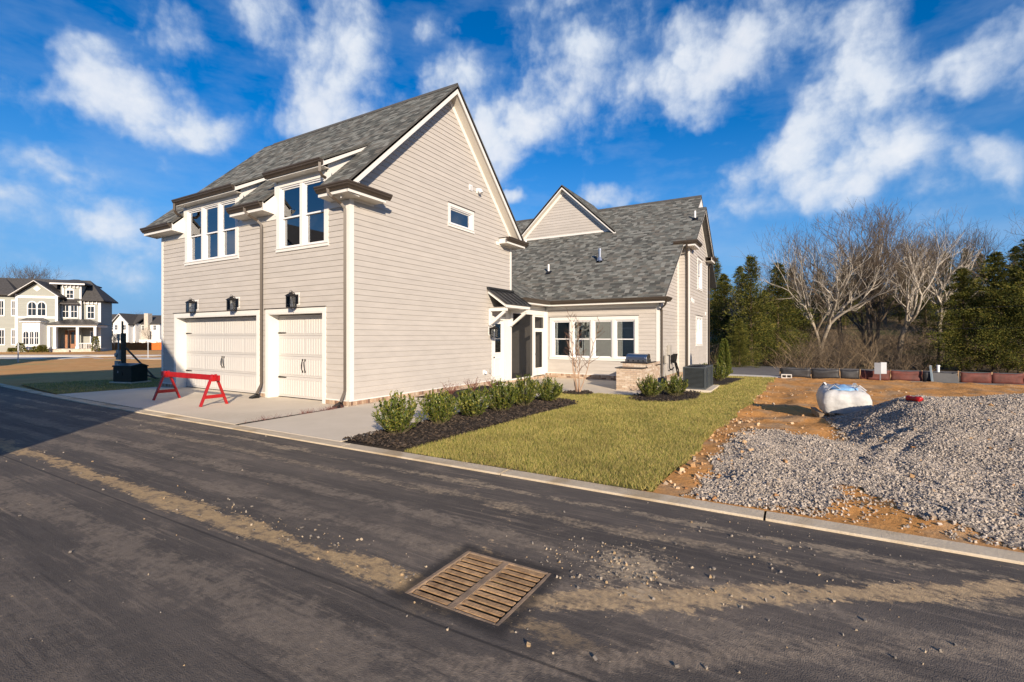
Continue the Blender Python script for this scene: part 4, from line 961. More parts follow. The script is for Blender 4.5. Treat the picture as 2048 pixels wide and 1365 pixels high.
    # fresh dark collar patched round the grate
    cx_ = M('MAXIMUM', M('ABSOLUTE', M('ADD', X, 5.555)), M('ABSOLUTE', M('ADD', Y, 7.79)))
    base = MIX(MR(M('ADD', cx_, M('MULTIPLY', M('SUBTRACT', hf, .5), .12)), .44, .53, .8, 0), base, (.024, .021, .019))
    # paving seam
    base = MIX(MR(M('ABSOLUTE', M('ADD', X, M('ADD', M('MULTIPLY', wob, .08), 6.13))), .005, .016, .7, 0), base, (.02, .019, .018))
    # stone chips
    vo = N('ShaderNodeTexVoronoi'); vo.inputs['Scale'].default_value = 130; L(pos, vo.inputs['Vector'])
    chip = M('MULTIPLY', MR(vo.outputs['Distance'], .12, .22, 1, 0), MR(NZ(23, 2), .56, .66))
    base = MIX(M('MULTIPLY', chip, .8), base, (.30, .27, .24))
    L(base, b.inputs['Base Color'])
    bp = N('ShaderNodeBump'); bp.inputs['Strength'].default_value = .55; bp.inputs['Distance'].default_value = .006; L(vo.outputs['Distance'], bp.inputs['Height'])
    bp2 = N('ShaderNodeBump'); bp2.inputs['Strength'].default_value = .25; bp2.inputs['Distance'].default_value = .05; L(NZ(6, 8, .7), bp2.inputs['Height']); L(bp.outputs[0], bp2.inputs['Normal']); L(bp2.outputs[0], b.inputs['Normal'])
    return m
M_ASPH = asphalt_mat()
def sheet(name, xs, ys, zf, material, kind='structure', keep=None, smooth=True):
    Xg, Yg = np.meshgrid(np.asarray(xs, float), np.asarray(ys, float), indexing='ij'); Zg = zf(Xg, Yg); nx, ny = Xg.shape
    v = np.stack([Xg, Yg, Zg + 0 * Xg], -1).reshape(-1, 3); i = np.arange(nx * ny).reshape(nx, ny)
    f = np.stack([i[:-1, :-1], i[1:, :-1], i[1:, 1:], i[:-1, 1:]], -1).reshape(-1, 4)
    if keep is not None:
        c = v[f].mean(1); f = f[keep(c[:, 0], c[:, 1])]
    o = place(name, np_mesh(name, v, f, material, smooth), None); tag(o, kind=kind); return o
def poly_sheet(name, pts, zf, material, th=.12, kind='structure', parent=None):
    P = [Vector((x, y, float(zf(x, y)))) for x, y in pts]
    o = MB().prism(P, (0, 0, -th)).build(name, material, parent)
    if not parent: tag(o, kind=kind)
    return o
nonu = lambda a, b, c, d, n1, n2, n3: np.unique(np.concatenate([np.linspace(a, b, n1), np.linspace(b, c, n2), np.linspace(c, d, n3)]))
# hillside and far land (sunk below the roads and lots laid on it)
sheet('terrain', nonu(-140, -12, 26, 320, 14, 12, 90), nonu(-260, -60, 50, 320, 22, 56, 24), lambda x, y: gz(x, y) - .22, M_LEAFL)
# fields: left of the house, and the bare lot to the right
def curb_x(y): y = np.asarray(y, float); return -2.95 + .0105 * np.clip(y - 5, 0, 60) ** 1.5
sheet('bare_field', np.linspace(-3, 34, 50), np.linspace(9.9, 46, 50), lambda x, y: -.03 + (VN(x, y, .8, 4) - .5) * .14 * sstep(13, 17, y), M_FIELD, keep=lambda x, y: x > curb_x(y) - .2)
def pile_h(x, y):
    fx = np.where(x < 3.3, sstep(-.4, 3.3, x) * .55 + .45 * np.clip((x + .3) / 3.6, 0, 1), 1 - sstep(3.3, 5.7, x))
    fy = 1 - sstep(-12.0, -10.35, y + .25 * (VN(x, y, .9, 2) - .5))
    return (.62 + .14 * sstep(-11.6, -13.8, -y * -1) if False else .67 + .12 * np.clip((-11.6 - y) / 2.2, 0, 1)) * fx * fy
def rut(x, y):
    # curved wheel rut over the foot of the pile
    t = x - (-.9); c = -10.55 - .22 * t * t * np.sign(t) * .6; d = np.abs(y - c); d = np.minimum(d, np.abs(y - c + .38)); return -.02 * np.exp(-(d / .08) ** 2) * sstep(-1.2, -.4, x) * (1 - sstep(1.3, 2.0, x)) + .012 * np.exp(-((d - .22) / .1) ** 2) * sstep(-1.2, -.4, x) * (1 - sstep(1.3, 2.0, x))
def lot_z(x, y):
    x = np.asarray(x, float); y = np.asarray(y, float)
    b = gz(x, y) * (x < 20) + .012
    inn = sstep(-2.9, -2.4, x) * sstep(8.5, 9.1, -y)
    bumps = (VN(x, y, 1.7, 4) - .5) * .16 * inn + (VN2(x, y, .55, 2) - .5) * .10 * inn
    apron = .05 * sstep(8.8, 9.4, -y) * sstep(-2.9, -2.3, x) * (1 - sstep(.5, 2.2, x))
    return b + bumps + apron + pile_h(x, y) + rut(x, y) * inn
lawn_r = lambda x: -8.40 - .04 * np.clip(x + 3, 0, 30) + .10 * np.sin(x * 1.7) * .5 + .04 * np.sin(x * 5.3)
sheet('dirt_lot', np.unique(np.concatenate([np.linspace(-2.96, 8, 150), np.linspace(8, 17.2, 40)])), np.unique(np.concatenate([np.linspace(-45, -19, 24), np.linspace(-19, -7.9, 150)])), lambda x, y: lot_z(x, y) - .006, M_DIRT, keep=lambda x, y: y < lawn_r(x) + .12)
# alley
ry = np.unique(np.concatenate([np.linspace(-70, -14, 20), np.linspace(-14, 12, 105), np.linspace(12, 80, 40)]))
G0 = (-5.945, -8.185, -5.165, -7.395)
rxs = np.unique(np.concatenate([np.linspace(-11.5, G0[0], 22), np.linspace(G0[0], G0[2], 8), np.linspace(G0[2], -3.19, 14)])); ry = np.unique(np.concatenate([ry, [G0[1], G0[3]]]))
def road_z(x, y): return -.012 - .03 * sstep(1.1, .0, np.hypot((x + 5.57), (y + 7.79)))*0 - .022 * (1 - sstep(.45, 1.1, np.hypot(x + 5.57, y + 7.79)))
Xr = np.where(rxs > -3.6, 1.0, 0)
_rd = sheet('alley_road', rxs, ry, road_z, M_ASPH, keep=lambda x, y: ~((x > G0[0]) & (x < G0[2]) & (y > G0[1]) & (y < G0[3])))
_v = np.empty(len(_rd.data.vertices) * 3, np.float32); _rd.data.vertices.foreach_get('co', _v); _v = _v.reshape(-1, 3)
_k = sstep(-8, -3.19, _v[:, 0]); _v[:, 0] += _k * (curb_x(_v[:, 1]) + 2.95); _rd.data.vertices.foreach_set('co', _v.ravel()); _rd.data.update()
# ribbon curb, one piece after another
kb = tag(empty('curb'), kind='structure')
yy = -27.87
while yy < 52:
    y2 = yy + 3.045; n = 4 if yy > 4 else 1; m = MB(); prof = [(-.245, -.2), (.0, -.2), (.0, .004), (-.01, .010), (-.235, .010), (-.245, .0)]
    path = [(float(curb_x(t)), t, 0) for t in np.linspace(y2 - .012, yy + .0, n + 1)]
    m.sweep([(-a - .245 if False else a * -1, b) for a, b in prof], path); m.build('curb_stone', M_CURB, kb); yy += 3.055
# concrete: driveway slab, side pad, walk, patio
zc_ = lambda x, y: .008 - .05 * sstep(1, 8, x)
poly_sheet('driveway', [(-2.93, .02), (-.02, .02), (.34, .9), (.34, 8.8), (-.02, 9.55), (-2.83, 9.75)], lambda x, y: .012, M_CONC)
poly_sheet('side_pad', [(-2.93, -3.12), (2.2, -3.14), (2.2, -.02), (-.12, -.02), (-2.93, -.13)], lambda x, y: .008, M_CONC)
poly_sheet('garden_walk', [(2.21, -3.14), (6.3, -3.14), (6.3, -1.75), (2.21, -1.75)], lambda x, y: .008 - .075 * sstep(2, 6.5, x), M_CONC)
patio = poly_sheet('patio', [(6.31, -3.9), (6.6, -5.45), (9.9, -5.45), (9.9, -5.0), (11.28, -5.0), (11.28, -.02), (6.31, -.02)], lambda x, y: -.078, M_CONC)
# beds of mulch
def bed(name, pts, h, z0=0.0, parent=None):
    # a low mound: outline, then an inset ring, then a raised middle
    c = Vector((sum(p[0] for p in pts) / len(pts), sum(p[1] for p in pts) / len(pts), 0)); m = MB(); n = len(pts); rings = []
    for k, (s, hh) in enumerate(((1.0, -.06), (1.0, .0), (.93, h * .6), (.8, h), (.4, h * 1.05))):
        rings.append([(c.x + (p[0] - c.x) * s, c.y + (p[1] - c.y) * s, z0 + hh) for p in pts])
    vs = [q for r in rings for q in r]; fs = [(k * n + i, k * n + (i + 1) % n, (k + 1) * n + (i + 1) % n, (k + 1) * n + i) for k in range(4) for i in range(n)] + [tuple(range(4 * n, 5 * n))]
    m.add(vs, fs); o = m.build(name, M_MULCH, parent, smooth=True); tag(o, kind='structure'); return o
rnd = random.Random(3)
front = [(-2.93 + (3.4 + 2.93) * t, -4.55 - .30 * t + rnd.uniform(-.05, .05)) for t in np.linspace(0, 1, 14)]
bedA = bed('mulch_bed', front + [(3.75, -4.55), (3.85, -4.2), (3.7, -3.7), (3.3, -3.25)] + [(x, -3.16) for x in np.linspace(2.6, -2.93, 12)], .05)
circ = lambda cx, cy, rx, ry, n=18: [(cx + rx * math.cos(2 * math.pi * k / n) * rnd.uniform(.9, 1.08), cy + ry * math.sin(2 * math.pi * k / n) * rnd.uniform(.9, 1.08)) for k in range(n)]
bedB = bed('mulch_bed', circ(6.1, -3.75, .55, .5), .05, -.07)
bedC = bed('mulch_bed', [(4.95, -6.1), (5.5, -6.95), (6.6, -7.35), (8.2, -7.2), (8.6, -5.6), (6.7, -5.52), (5.4, -5.6)], .06, -.07)
bedD = bed('mulch_bed', [(2.25, -1.7), (6.25, -1.7), (6.25, -.08), (2.25, -.08)], .04, -.02)
bedE = bed('mulch_bed', [(11.4, -7.6), (15.2, -8.0), (15.4, -6.4), (12.0, -6.2), (11.2, -6.6)], .06, -.1)
strip = bed('dirt_strip', [(-2.93, -.13), (-.13, -.02), (-.13, .02), (-2.93, .02)], .012, .0)
# lawns
def in_poly(px, py, poly):
    c = np.zeros(px.shape, bool); n = len(poly)
    for i in range(n):
        (x0, y0), (x1, y1) = poly[i], poly[(i + 1) % n]
        if y0 != y1: c ^= ((y0 > py) != (y1 > py)) & (px < (x1 - x0) * (py - y0) / (y1 - y0) + x0)
    return c
LAWN = [(-2.93, -8.40)] + [(x, float(lawn_r(x))) for x in np.linspace(-2.5, 16.4, 30)] + [(16.4, -6.0), (11.6, -6.0), (11.2, -6.4), (10.6, -6.4), (10.5, -7.45), (8.6, -7.45), (8.6, -5.5), (6.6, -5.5), (6.31, -3.9), (6.28, -3.16), (3.4, -3.16), (3.8, -4.1), (3.5, -4.85), (-2.93, -4.56)]
lz = lambda x, y: float(gz(x, y)) + .006
def fill(name, pts, zf, material, step=.5):
    xs = [p[0] for p in pts]; ys = [p[1] for p in pts]; bm = bmesh.new(); vs = [bm.verts.new((x, y, zf(x, y))) for x, y in pts]; bm.faces.new(vs); bmesh.ops.triangulate(bm, faces=bm.faces[:])
    me = bpy.data.meshes.new(name); bm.to_mesh(me); bm.free(); me.materials.append(material); o = place(name, me, None); tag(o, kind='structure'); return o
fill('lawn', LAWN, lz, M_LAWNB)
LAWN2 = [(-2.80, 9.80), (-.02, 9.60), (.0, 9.80), (6.0, 9.80), (6.0, 13.4), (2.0, 13.9), (-2.3, 15.2), (-2.62, 12)]
fill('side_lawn', LAWN2, lambda x, y: .012, M_LAWNB)
# far street, sidewalk beyond the lot and beyond the field
poly_sheet('far_street', [(17.4, -70), (25.5, -70), (25.5, 9), (17.4, 9)], lambda x, y: -.08, M_STREET, .2)
poly_sheet('far_sidewalk', [(16.42, -9.4), (17.38, -9.4), (17.38, 8), (16.42, 8)], lambda x, y: -.07, M_WALK, .2)
# road and walk in front of the houses across the field
def strip_dir(name, d0, d1, r0, r1, z, material):
    q = lambda r, d: (CAM[0] + r * RT[0] + d * FW[0], CAM[1] + r * RT[1] + d * FW[1])
    return poly_sheet(name, [q(r0, d0), q(r1, d0), q(r1, d1), q(r0, d1)], lambda x, y: z, material, .2)
strip_dir('cross_street', 38.5, 43.0, -70, 8, -.02, M_WALK)
strip_dir('cross_sidewalk', 44.0, 46.4, -70, 8, .02, M_WALK)
strip_dir('front_yards', 46.5, 62, -75, 8, .0, M_FIELD)

# ---------------------------------------------------------------- grass
BL = [(.40,.355,.09),(.25,.27,.062),(.52,.43,.145),(.165,.20,.047),(.60,.48,.19),(.31,.31,.075),(.45,.39,.115),(.56,.44,.16)]
M_BLADE = ramp_mat('grass_blades', BL, .7, 'island', 0, 1, .25, trans=.35, grain=.25, gscale=1.1)
def grass(name, poly, n, zf, hmin, hmax, seed, falloff=True, wid=(.005, .010)):
    rs = np.random.RandomState(seed); P = np.array(poly); lo, hi = P.min(0), P.max(0)
    pts = np.zeros((0, 2))
    while len(pts) < n:
        q = lo + rs.rand(n * 2, 2) * (hi - lo); q = q[in_poly(q[:, 0], q[:, 1], poly)]
        if falloff:
            d = np.hypot(q[:, 0] - CAM[0], q[:, 1] - CAM[1]); q = q[rs.rand(len(q)) < np.clip((7.5 / d) ** 1.35, .12, 1)]
        pts = np.vstack([pts, q])
    pts = pts[:n]; d = np.hypot(pts[:, 0] - CAM[0], pts[:, 1] - CAM[1]); k = np.clip(d / 7.5, 1, 2.6) if falloff else 1.6
    a = rs.rand(n) * 2 * np.pi; h = rs.uniform(hmin, hmax, n) * (.75 + .5 * VN(pts[:, 0], pts[:, 1], 1.4, 2)); w = rs.uniform(*wid, n) * k; l = h * rs.uniform(.2, 1.1, n); la = rs.rand(n) * 2 * np.pi
    z = zf(pts[:, 0], pts[:, 1])
    b0 = np.stack([pts[:, 0] - np.cos(a) * w / 2, pts[:, 1] - np.sin(a) * w / 2, z - .005], 1); b1 = np.stack([pts[:, 0] + np.cos(a) * w / 2, pts[:, 1] + np.sin(a) * w / 2, z - .005], 1)
    t = np.stack([pts[:, 0] + np.cos(la) * l, pts[:, 1] + np.sin(la) * l, z + h], 1)
    v = np.stack([b0, b1, t], 1).reshape(-1, 3); f = np.arange(3 * n).reshape(-1, 3)
    o = place(name, np_mesh(name, v, f, M_BLADE), None); tag(o, 'short yellow-green winter turf grass' if seed == 1 else 'dark shaded grass beside the driveway', 'grass', kind='stuff'); return o
grass('grass', LAWN, 170000, lambda x, y: gz(x, y) + .004, .03, .062, 1)
grass('grass', LAWN2, 9000, lambda x, y: .012 + 0 * x, .03, .06, 2, False)
# ---------------------------------------------------------------- crushed stone
def stones(name, pts, z, size, seed, material, flat=(.5, .95), squash=1.0):
    n = len(pts); rs = np.random.RandomState(seed)
    cube = np.array([(-1,-1,-1),(1,-1,-1),(1,1,-1),(-1,1,-1),(-1,-1,1),(1,-1,1),(1,1,1),(-1,1,1)], float)
    V = cube[None] * (1 + rs.uniform(-.45, .30, (n, 8, 3))); V *= (size * .5)[:, None, None] * np.stack([np.ones(n), rs.uniform(.55, .95, n), rs.uniform(flat[0], flat[1], n) * .8], 1)[:, None, :]
    ang = rs.rand(n, 3) * 2 * np.pi
    def rot(a, i, j):
        nonlocal V
        c, s = np.cos(a)[:, None], np.sin(a)[:, None]; x, y = V[:, :, i].copy(), V[:, :, j].copy(); V[:, :, i] = c * x - s * y; V[:, :, j] = s * x + c * y
    rot(ang[:, 0] * squash, 1, 2); rot(ang[:, 1] * squash, 0, 2); rot(ang[:, 2], 0, 1)
    V += np.stack([pts[:, 0], pts[:, 1], z + size * .14], 1)[:, None]
    F = np.array([(0,3,2,1),(4,5,6,7),(0,1,5,4),(1,2,6,5),(2,3,7,6),(3,0,4,7)])[None] + (np.arange(n) * 8)[:, None, None]
    return place(name, np_mesh(name, V.reshape(-1, 3), F.reshape(-1, 4), material), None)
STN = [(.35,.305,.255),(.43,.375,.315),(.27,.24,.205),(.50,.44,.37),(.385,.335,.28),(.31,.275,.235),(.46,.385,.30),(.21,.188,.163),(.41,.355,.295)]
M_STONE = ramp_mat('crushed_limestone', STN, .9, 'island', .4, 60, .25, grain=.2, gscale=30)
def grav_mask(x, y):
    p = np.clip(pile_h(x, y) * 9, 0, 1)
    edge = sstep(8.72, 9.15, -y + (VN(x, y, 2.1, 3) - .5) * .7)
    ap = edge * (1 - sstep(.7, 1.9, x + (VN(x, y, 1.3, 3) - .5) * 1.2)) * (.10 + .9 * sstep(.24, .44, VN2(x, y, .85, 4))) * (.22 + .78 * sstep(-3.1, -2.6, x + (VN(y, x, 1.1, 3) - .5) * 1.3))
    return np.maximum(p * sstep(8.9, 9.5, -y), ap)
rs = np.random.RandomState(9); n = 285000
q = np.stack([rs.uniform(-2.92, 6.8, n), rs.uniform(-16.5, -8.6, n)], 1)
dv = q - CAM[:2]; dd = dv @ FW[:2]; pr = dv @ RT[:2] / dd
q = q[(pr < 1.35) & (rs.rand(n) < grav_mask(q[:, 0], q[:, 1]))]
sz = (.011 + .021 * rs.rand(len(q)) ** 1.6) * np.where(rs.rand(len(q)) < .04, 1.5, 1)
gr = stones('gravel', q, lot_z(q[:, 0], q[:, 1]), sz, 4, M_STONE); tag(gr, 'heap of grey crushed stone spilling towards the curb', 'gravel', kind='stuff')
print('gravel stones', len(q))
M_FINES = zone_mat('stone_fines', [((.26,.228,.20),(.36,.315,.275),40),((.30,.24,.175),(.40,.32,.23),12,1.3,.55,.7)], 1.0, 55)
sheet('gravel_bed', np.linspace(-2.9, 7.0, 190), np.linspace(-17, -8.6, 165), lambda x, y: lot_z(x, y) + .004, M_FINES, keep=lambda x, y: grav_mask(x, y) > .30)
# clods and chips on the clay and along the lawn's edge
CL = [(.40,.24,.12),(.50,.34,.19),(.34,.18,.08),(.56,.42,.27),(.45,.28,.14),(.38,.30,.22)]
M_CLOD = ramp_mat('clay_clods', CL, .95, 'island', .5, 40, .2, grain=.2, gscale=20)
n = 5200; q = np.stack([rs.uniform(-2.9, 12, n), rs.uniform(-13.5, -8.45, n)], 1)
keep = rs.rand(n) < np.where(q[:, 1] > -9.2, .8, .10) * (q[:, 1] < lawn_r(q[:, 0]) + .02) * np.where(q[:, 0] < 3, 1, .35)
q = q[keep]; sz = np.abs(rs.randn(len(q))) * .022 + .014
c = stones('clay_clods', q, lot_z(q[:, 0], q[:, 1]), np.clip(sz, .012, .075), 5, M_CLOD); tag(c, 'clods of orange clay and broken stone along the lawn edge', 'clods', kind='stuff')
# grit on the asphalt
n = 5200; q = np.stack([rs.uniform(-8.2, -3.25, n), rs.uniform(-13, 3, n)], 1)
w = .05 + .9 * np.exp(-((q[:, 0] + 4.7) / .7) ** 2 - ((q[:, 1] + 8.9) / .9) ** 2) + .5 * np.exp(-((q[:, 0] + 5.85) / .2) ** 2) * (q[:, 1] < 0) + .5 * np.exp(-((q[:, 0] + 3.4) / .25) ** 2) * (q[:, 1] < -8)
q = np.vstack([q[rs.rand(n) < w], rs.randn(480, 2) * [.22, .30] + [-4.85, -8.55], rs.randn(200, 2) * [.14, 1.2] + [-5.7, -6.0], rs.randn(220, 2) * [.5, .5] + [-4.3, -9.6]]); q = q[q[:, 0] < -3.25]; q = q[~((q[:, 0] > G0[0] - .02) & (q[:, 0] < G0[2] + .02) & (q[:, 1] > G0[1] - .02) & (q[:, 1] < G0[3] + .02))]; sz = np.clip(np.abs(rs.randn(len(q))) ** 1.8 * .0055 + .004, .004, .024)
M_GRIT = ramp_mat('road_grit', [(.30,.26,.21),(.22,.195,.165),(.38,.31,.22),(.16,.145,.13),(.36,.26,.15)], .9, 'island', .3, 60, .2)
c = stones('road_gravel', q, road_z(q[:, 0], q[:, 1]) + sz * .1, sz, 6, M_GRIT); tag(c, 'loose pebbles and grit scattered over the asphalt', 'pebbles', kind='stuff')
# mulch chips
M_CHIP = ramp_mat('mulch_chips', [(.03,.024,.02),(.05,.04,.032),(.022,.018,.016),(.075,.055,.04),(.04,.033,.028),(.10,.075,.055)], .95, 'island', 0, 1, .15)
def chips(poly, n, z, seed):
    P = np.array(poly); r = np.random.RandomState(seed); q = P.min(0) + r.rand(n * 3, 2) * (P.max(0) - P.min(0)); q = q[in_poly(q[:, 0], q[:, 1], poly)][:n]
    c = P.mean(0)
    o = stones('mulch_chips', q, np.full(len(q), z), r.uniform(.02, .06, len(q)), seed, M_CHIP, (.12, .3), .12); return tag(o, kind='stuff')
co = lambda o: [(v.co.x, v.co.y) for v in o.data.vertices]
mz = lambda bedo, n: [(v.co.x, v.co.y) for v in list(bedo.data.vertices)[n:2 * n]]
tag(chips(mz(bedA, 30), 5200, .050, 11), 'dark shredded mulch chips around the shrub row', 'mulch')
tag(chips(mz(bedC, 7), 900, -.012, 12), 'dark mulch chips under the shrub by the patio', 'mulch')
tag(chips(mz(bedB, 18), 260, -.022, 13), 'dark mulch ring around the bare tree', 'mulch')

# ================================================================ objects
# --- wall lanterns
def lantern():
    t = empty('wall_lantern'); h = .085
    MB().box((.172, -.06, -.10), (.19, .06, .16)).build('back_plate', M_BLACK, t)
    m = MB(); m.tube([(.18, 0, .10), (.10, 0, .20), (.03, 0, .235), (0, 0, .215)], .009, 6); m.tube([(.18, 0, -.08), (.12, 0, -.24), (.05, 0, -.285), (.0, 0, -.22)], .008, 6); m.build('arm', M_BLACK, t)
    m = MB()
    for (x, y) in ((-h, -h), (h, -h), (h, h), (-h, h)): m.box((x - .007, y - .007, -.20), (x + .007, y + .007, .10))
    for z in (-.20, .095): 
        for (a, b) in (((-h, -h), (h, -h)), ((h, -h), (h, h)), ((h, h), (-h, h)), ((-h, h), (-h, -h))): m.bar((*a, z), (*b, z), .016, .016)
    m.box((-h, -h, -.212), (h, h, -.203)); m.build('cage', M_BLACK, t)['kind'] = 'stuff'
    m = MB(); prof = [(.112, .104), (.105, .12), (.062, .165), (.04, .175), (.03, .205), (.0, .215)]; n = 4; vs = []
    for r, z in prof[:-1]: vs += [(r * s, r * q, z) for s, q in ((-1, -1), (1, -1), (1, 1), (-1, 1))]
    fs = [(k * 4 + i, k * 4 + (i + 1) % 4, k * 4 + 4 + (i + 1) % 4, k * 4 + 4 + i) for k in range(len(prof) - 2) for i in range(4)] + [(16, 17, 18, 19), (3, 2, 1, 0)]
    m.add(vs, fs); m.build('roof_cap', M_BLACK, t)
    m = MB(); m.tube([(.035 * math.cos(a), 0, .232 + .032 * math.sin(a)) for a in np.linspace(0, 2 * math.pi, 13)], .005, 5); m.build('hanging_ring', M_BLACK, t)
    for (a, b) in (((-h + .008, -h, -.19), (h - .008, -h + .003, .085)), ((-h + .008, h - .003, -.19), (h - .008, h, .085)), ((-h, -h + .008, -.19), (-h + .003, h - .008, .085)), ((h - .003, -h + .008, -.19), (h, h - .008, .085))):
        MB().box(a, b).build('glass_pane', M_GLASSL, t)
    m = MB()
    for (x, y) in ((-.028, -.02), (.028, -.02), (0, .03)): m.tube([(x, y, -.2), (x, y, -.10)], .011, 8); m.tube([(x, y, -.10), (x, y, -.07), (x, y, -.03)], [.008, .016, .003], 8)
    m.build('candle_bulbs', M_SASH, t)['kind'] = 'stuff'
    return t
l0 = lantern(); spots = [((-.205, 7.36, 2.80), 0, 'black lantern above the wide garage door, farther from the downspout'), ((-.205, 4.98, 2.80), 0, 'black lantern above the wide garage door, next to the downspout'), ((-.205, 2.10, 2.80), 0, 'black lantern centred above the narrow garage door'), ((6.57, -.215, 1.97), math.pi / 2, 'black lantern on the gable wall beside the side door')]
for i, (p, rz_, lb) in enumerate(spots):
    o = l0 if i == 0 else copy_tree(l0); o.location = p; o.rotation_euler = (0, 0, rz_); tag(o, lb, 'lantern', 'black wall lanterns')
# mounting blocks behind the lanterns belong to the house
for i, (p, rz_, lb) in enumerate(spots):
    m = MB()
    if i < 3: m.box((-.016, p[1] - .11, p[2] - .14), (-.0, p[1] + .11, p[2] + .22))
    else: m.box((p[0] - .10, -.02, p[2] - .14), (p[0] + .10, .0, p[2] + .2))
    m.build('mounting_block', M_TRIM, house)
# --- red sawhorse
M_RED = mat('red_paint', (.36, .010, .012), .45, .10, 6, .15, 60, spec=.4)
sh = thing('sawhorse', 'red painted wooden sawhorse barricade standing on the driveway', 'sawhorse', (-1.68, 4.35, .012))
MB().bar((0, -1.46, .715), (0, 1.52, .715), .04, .14).build('rail', M_RED, sh, bevel=.006)
for y in (-1.20, 1.24):
    for s in (-1, 1):
        MB().bar((s * .33, y, -.0), (s * .035, y, .80), .040, .09, (0, 1, 0)).build('leg', M_RED, sh, bevel=.005)
    MB().bar((-.255, y - .045, .235), (.255, y - .045, .235), .025, .09).build('crossbar', M_RED, sh, bevel=.005)
    MB().bar((-.075, y - .05, .68), (.075, y - .05, .68), .02, .12).build('gusset', M_RED, sh, bevel=.004)
# --- drain grate
M_RUST = mat('rusted_iron', (.17, .10, .05), .9, .2, 14, .6, 70, col2=(.44, .285, .15), objrand=.22); M_RUST2 = mat('worn_iron', (.17, .125, .085), .85, .2, 10, .6, 80, col2=(.38, .26, .16)); M_PIT = mat('dark_pit', (.01, .009, .008), .95)
dg = thing('drain_grate', 'rusty cast-iron storm drain grate set in the asphalt', 'drain grate', ((G0[0] + G0[2]) / 2, (G0[1] + G0[3]) / 2, -.045))
gx, gy = (G0[2] - G0[0]) / 2 + .006, (G0[3] - G0[1]) / 2 + .006; fr = .036
m = MB(); m.box((-gx, -gy, -.04), (gx, -gy + fr, .012)); m.box((-gx, gy - fr, -.04), (gx, gy, .012)); m.box((-gx, -gy + fr, -.04), (-gx + fr * .8, gy - fr, .012)); m.box((gx - fr * .8, -gy + fr, -.04), (gx, gy - fr, .012))
m.build('rim', M_RUST2, dg, bevel=.006)
MB().box((-gx + fr * .8 + .001, -.026, -.035), (gx - fr * .8 - .001, .026, .011)).build('centre_bar', M_RUST2, dg)
k = 10; stp = (2 * gx - fr * 1.6) / k
for i in range(k):
    x = -gx + fr * .8 + stp * (i + .5)
    for s in (-1, 1):
        a, b = (.028, gy - fr - .012) if s > 0 else (-(gy - fr - .012), -.028)
        o = MB().obox((x, (a + b) / 2, .002), (stp * .26, 0, stp * .03), (0, (b - a) / 2, 0), (-.0006, 0, .0055)).build('slat', M_RUST, dg, bevel=.003)
m = MB(); m.box((-gx, -gy, -.55), (gx, gy, -.5)); m.box((-gx, -gy, -.5), (-gx + .02, gy, -.042)); m.box((gx - .02, -gy, -.5), (gx, gy, -.042)); m.box((-gx + .02, -gy, -.5), (gx - .02, -gy + .02, -.042)); m.box((-gx + .02, gy - .02, -.5), (gx - .02, gy, -.042)); m.build('pit', M_PIT, dg)
# --- brick barbecue island with grill
zi = -.078
isl = thing('barbecue_island', 'tan brick outdoor kitchen island with dark stone counters on the patio', 'island', (0, 0, 0))
Wi1 = Wall((7.90, 0, 0), (0, -1, 0), (-1, 0, 0)); Wi2 = Wall((0, -5.33, 0), (1, 0, 0), (0, -1, 0)); Wi3 = Wall((8.55, 0, 0), (0, -1, 0), (-1, 0, 0)); Wi4 = Wall((0, -4.45, 0), (1, 0, 0), (0, 1, 0))
random.seed(8)
def isl_bricks(wall, u0, u1, z0, z1): bricks(isl, wall, u0, u1, z0, z1, w=.02, soldier=False, material=M_BRICK2, maxrows=14)
isl_bricks(Wi1, 4.45, 5.33, zi, .675); isl_bricks(Wi2, 7.90, 8.55, zi, .675); isl_bricks(Wi2, 8.56, 10.45, zi, .83); isl_bricks(Wi3, 4.47, 5.31, .70, .83)
MB().box((7.92, -5.30, zi), (10.43, -4.47, .66)).build('core', M_MORTAR, isl); MB().box((8.57, -5.30, .661), (10.43, -4.47, .825)).build('core', M_MORTAR, isl)
MB().box((10.43, -5.31, zi - .05), (10.45, -4.46, .83)).build('back_panel', M_MORTAR, isl)
M_COUNT = mat('dark_granite', (.035, .03, .028), .25, .25, 40)
MB().box((7.85, -5.38, .677), (8.545, -4.40, .712)).build('counter', M_COUNT, isl, bevel=.004); MB().box((8.50, -5.38, .832), (9.75, -4.40, .868)).build('counter', M_COUNT, isl, bevel=.004); MB().box((9.76, -5.38, .70), (10.48, -4.40, .735)).build('counter', M_COUNT, isl)
M_STEEL = mat('stainless_steel', (.62, .60, .57), .28, .04, 12, metal=1.0, stretch=(1, 6, 1))
gl = thing('gas_grill', 'stainless steel gas grill built into the brick island', 'grill', (9.0, -4.90, .868))
MB().box((-.28, -.40, .0), (.28, .40, .10)).build('body', M_STEEL, gl, bevel=.008)
hood = [(-.28, .105), (-.24, .20), (-.12, .275), (.06, .30), (.22, .28), (.28, .20), (.28, .105)]
MB().prism([(x, -.38, z) for x, z in hood], (0, .76, 0)).build('hood', M_STEEL, gl, bevel=.012)
m = MB(); m.tube([(-.30, -.32, .17), (-.30, .32, .17)], .013, 8); m.tube([(-.30, -.3, .17), (-.25, -.3, .17)], .009, 6); m.tube([(-.30, .3, .17), (-.25, .3, .17)], .009, 6); m.build('hood_handle', M_STEEL, gl)
for k in range(4): MB().tube([(-.281, -.27 + .18 * k, .05), (-.315, -.27 + .18 * k, .05)], .026, 10).build('knob', M_BLACK, gl)
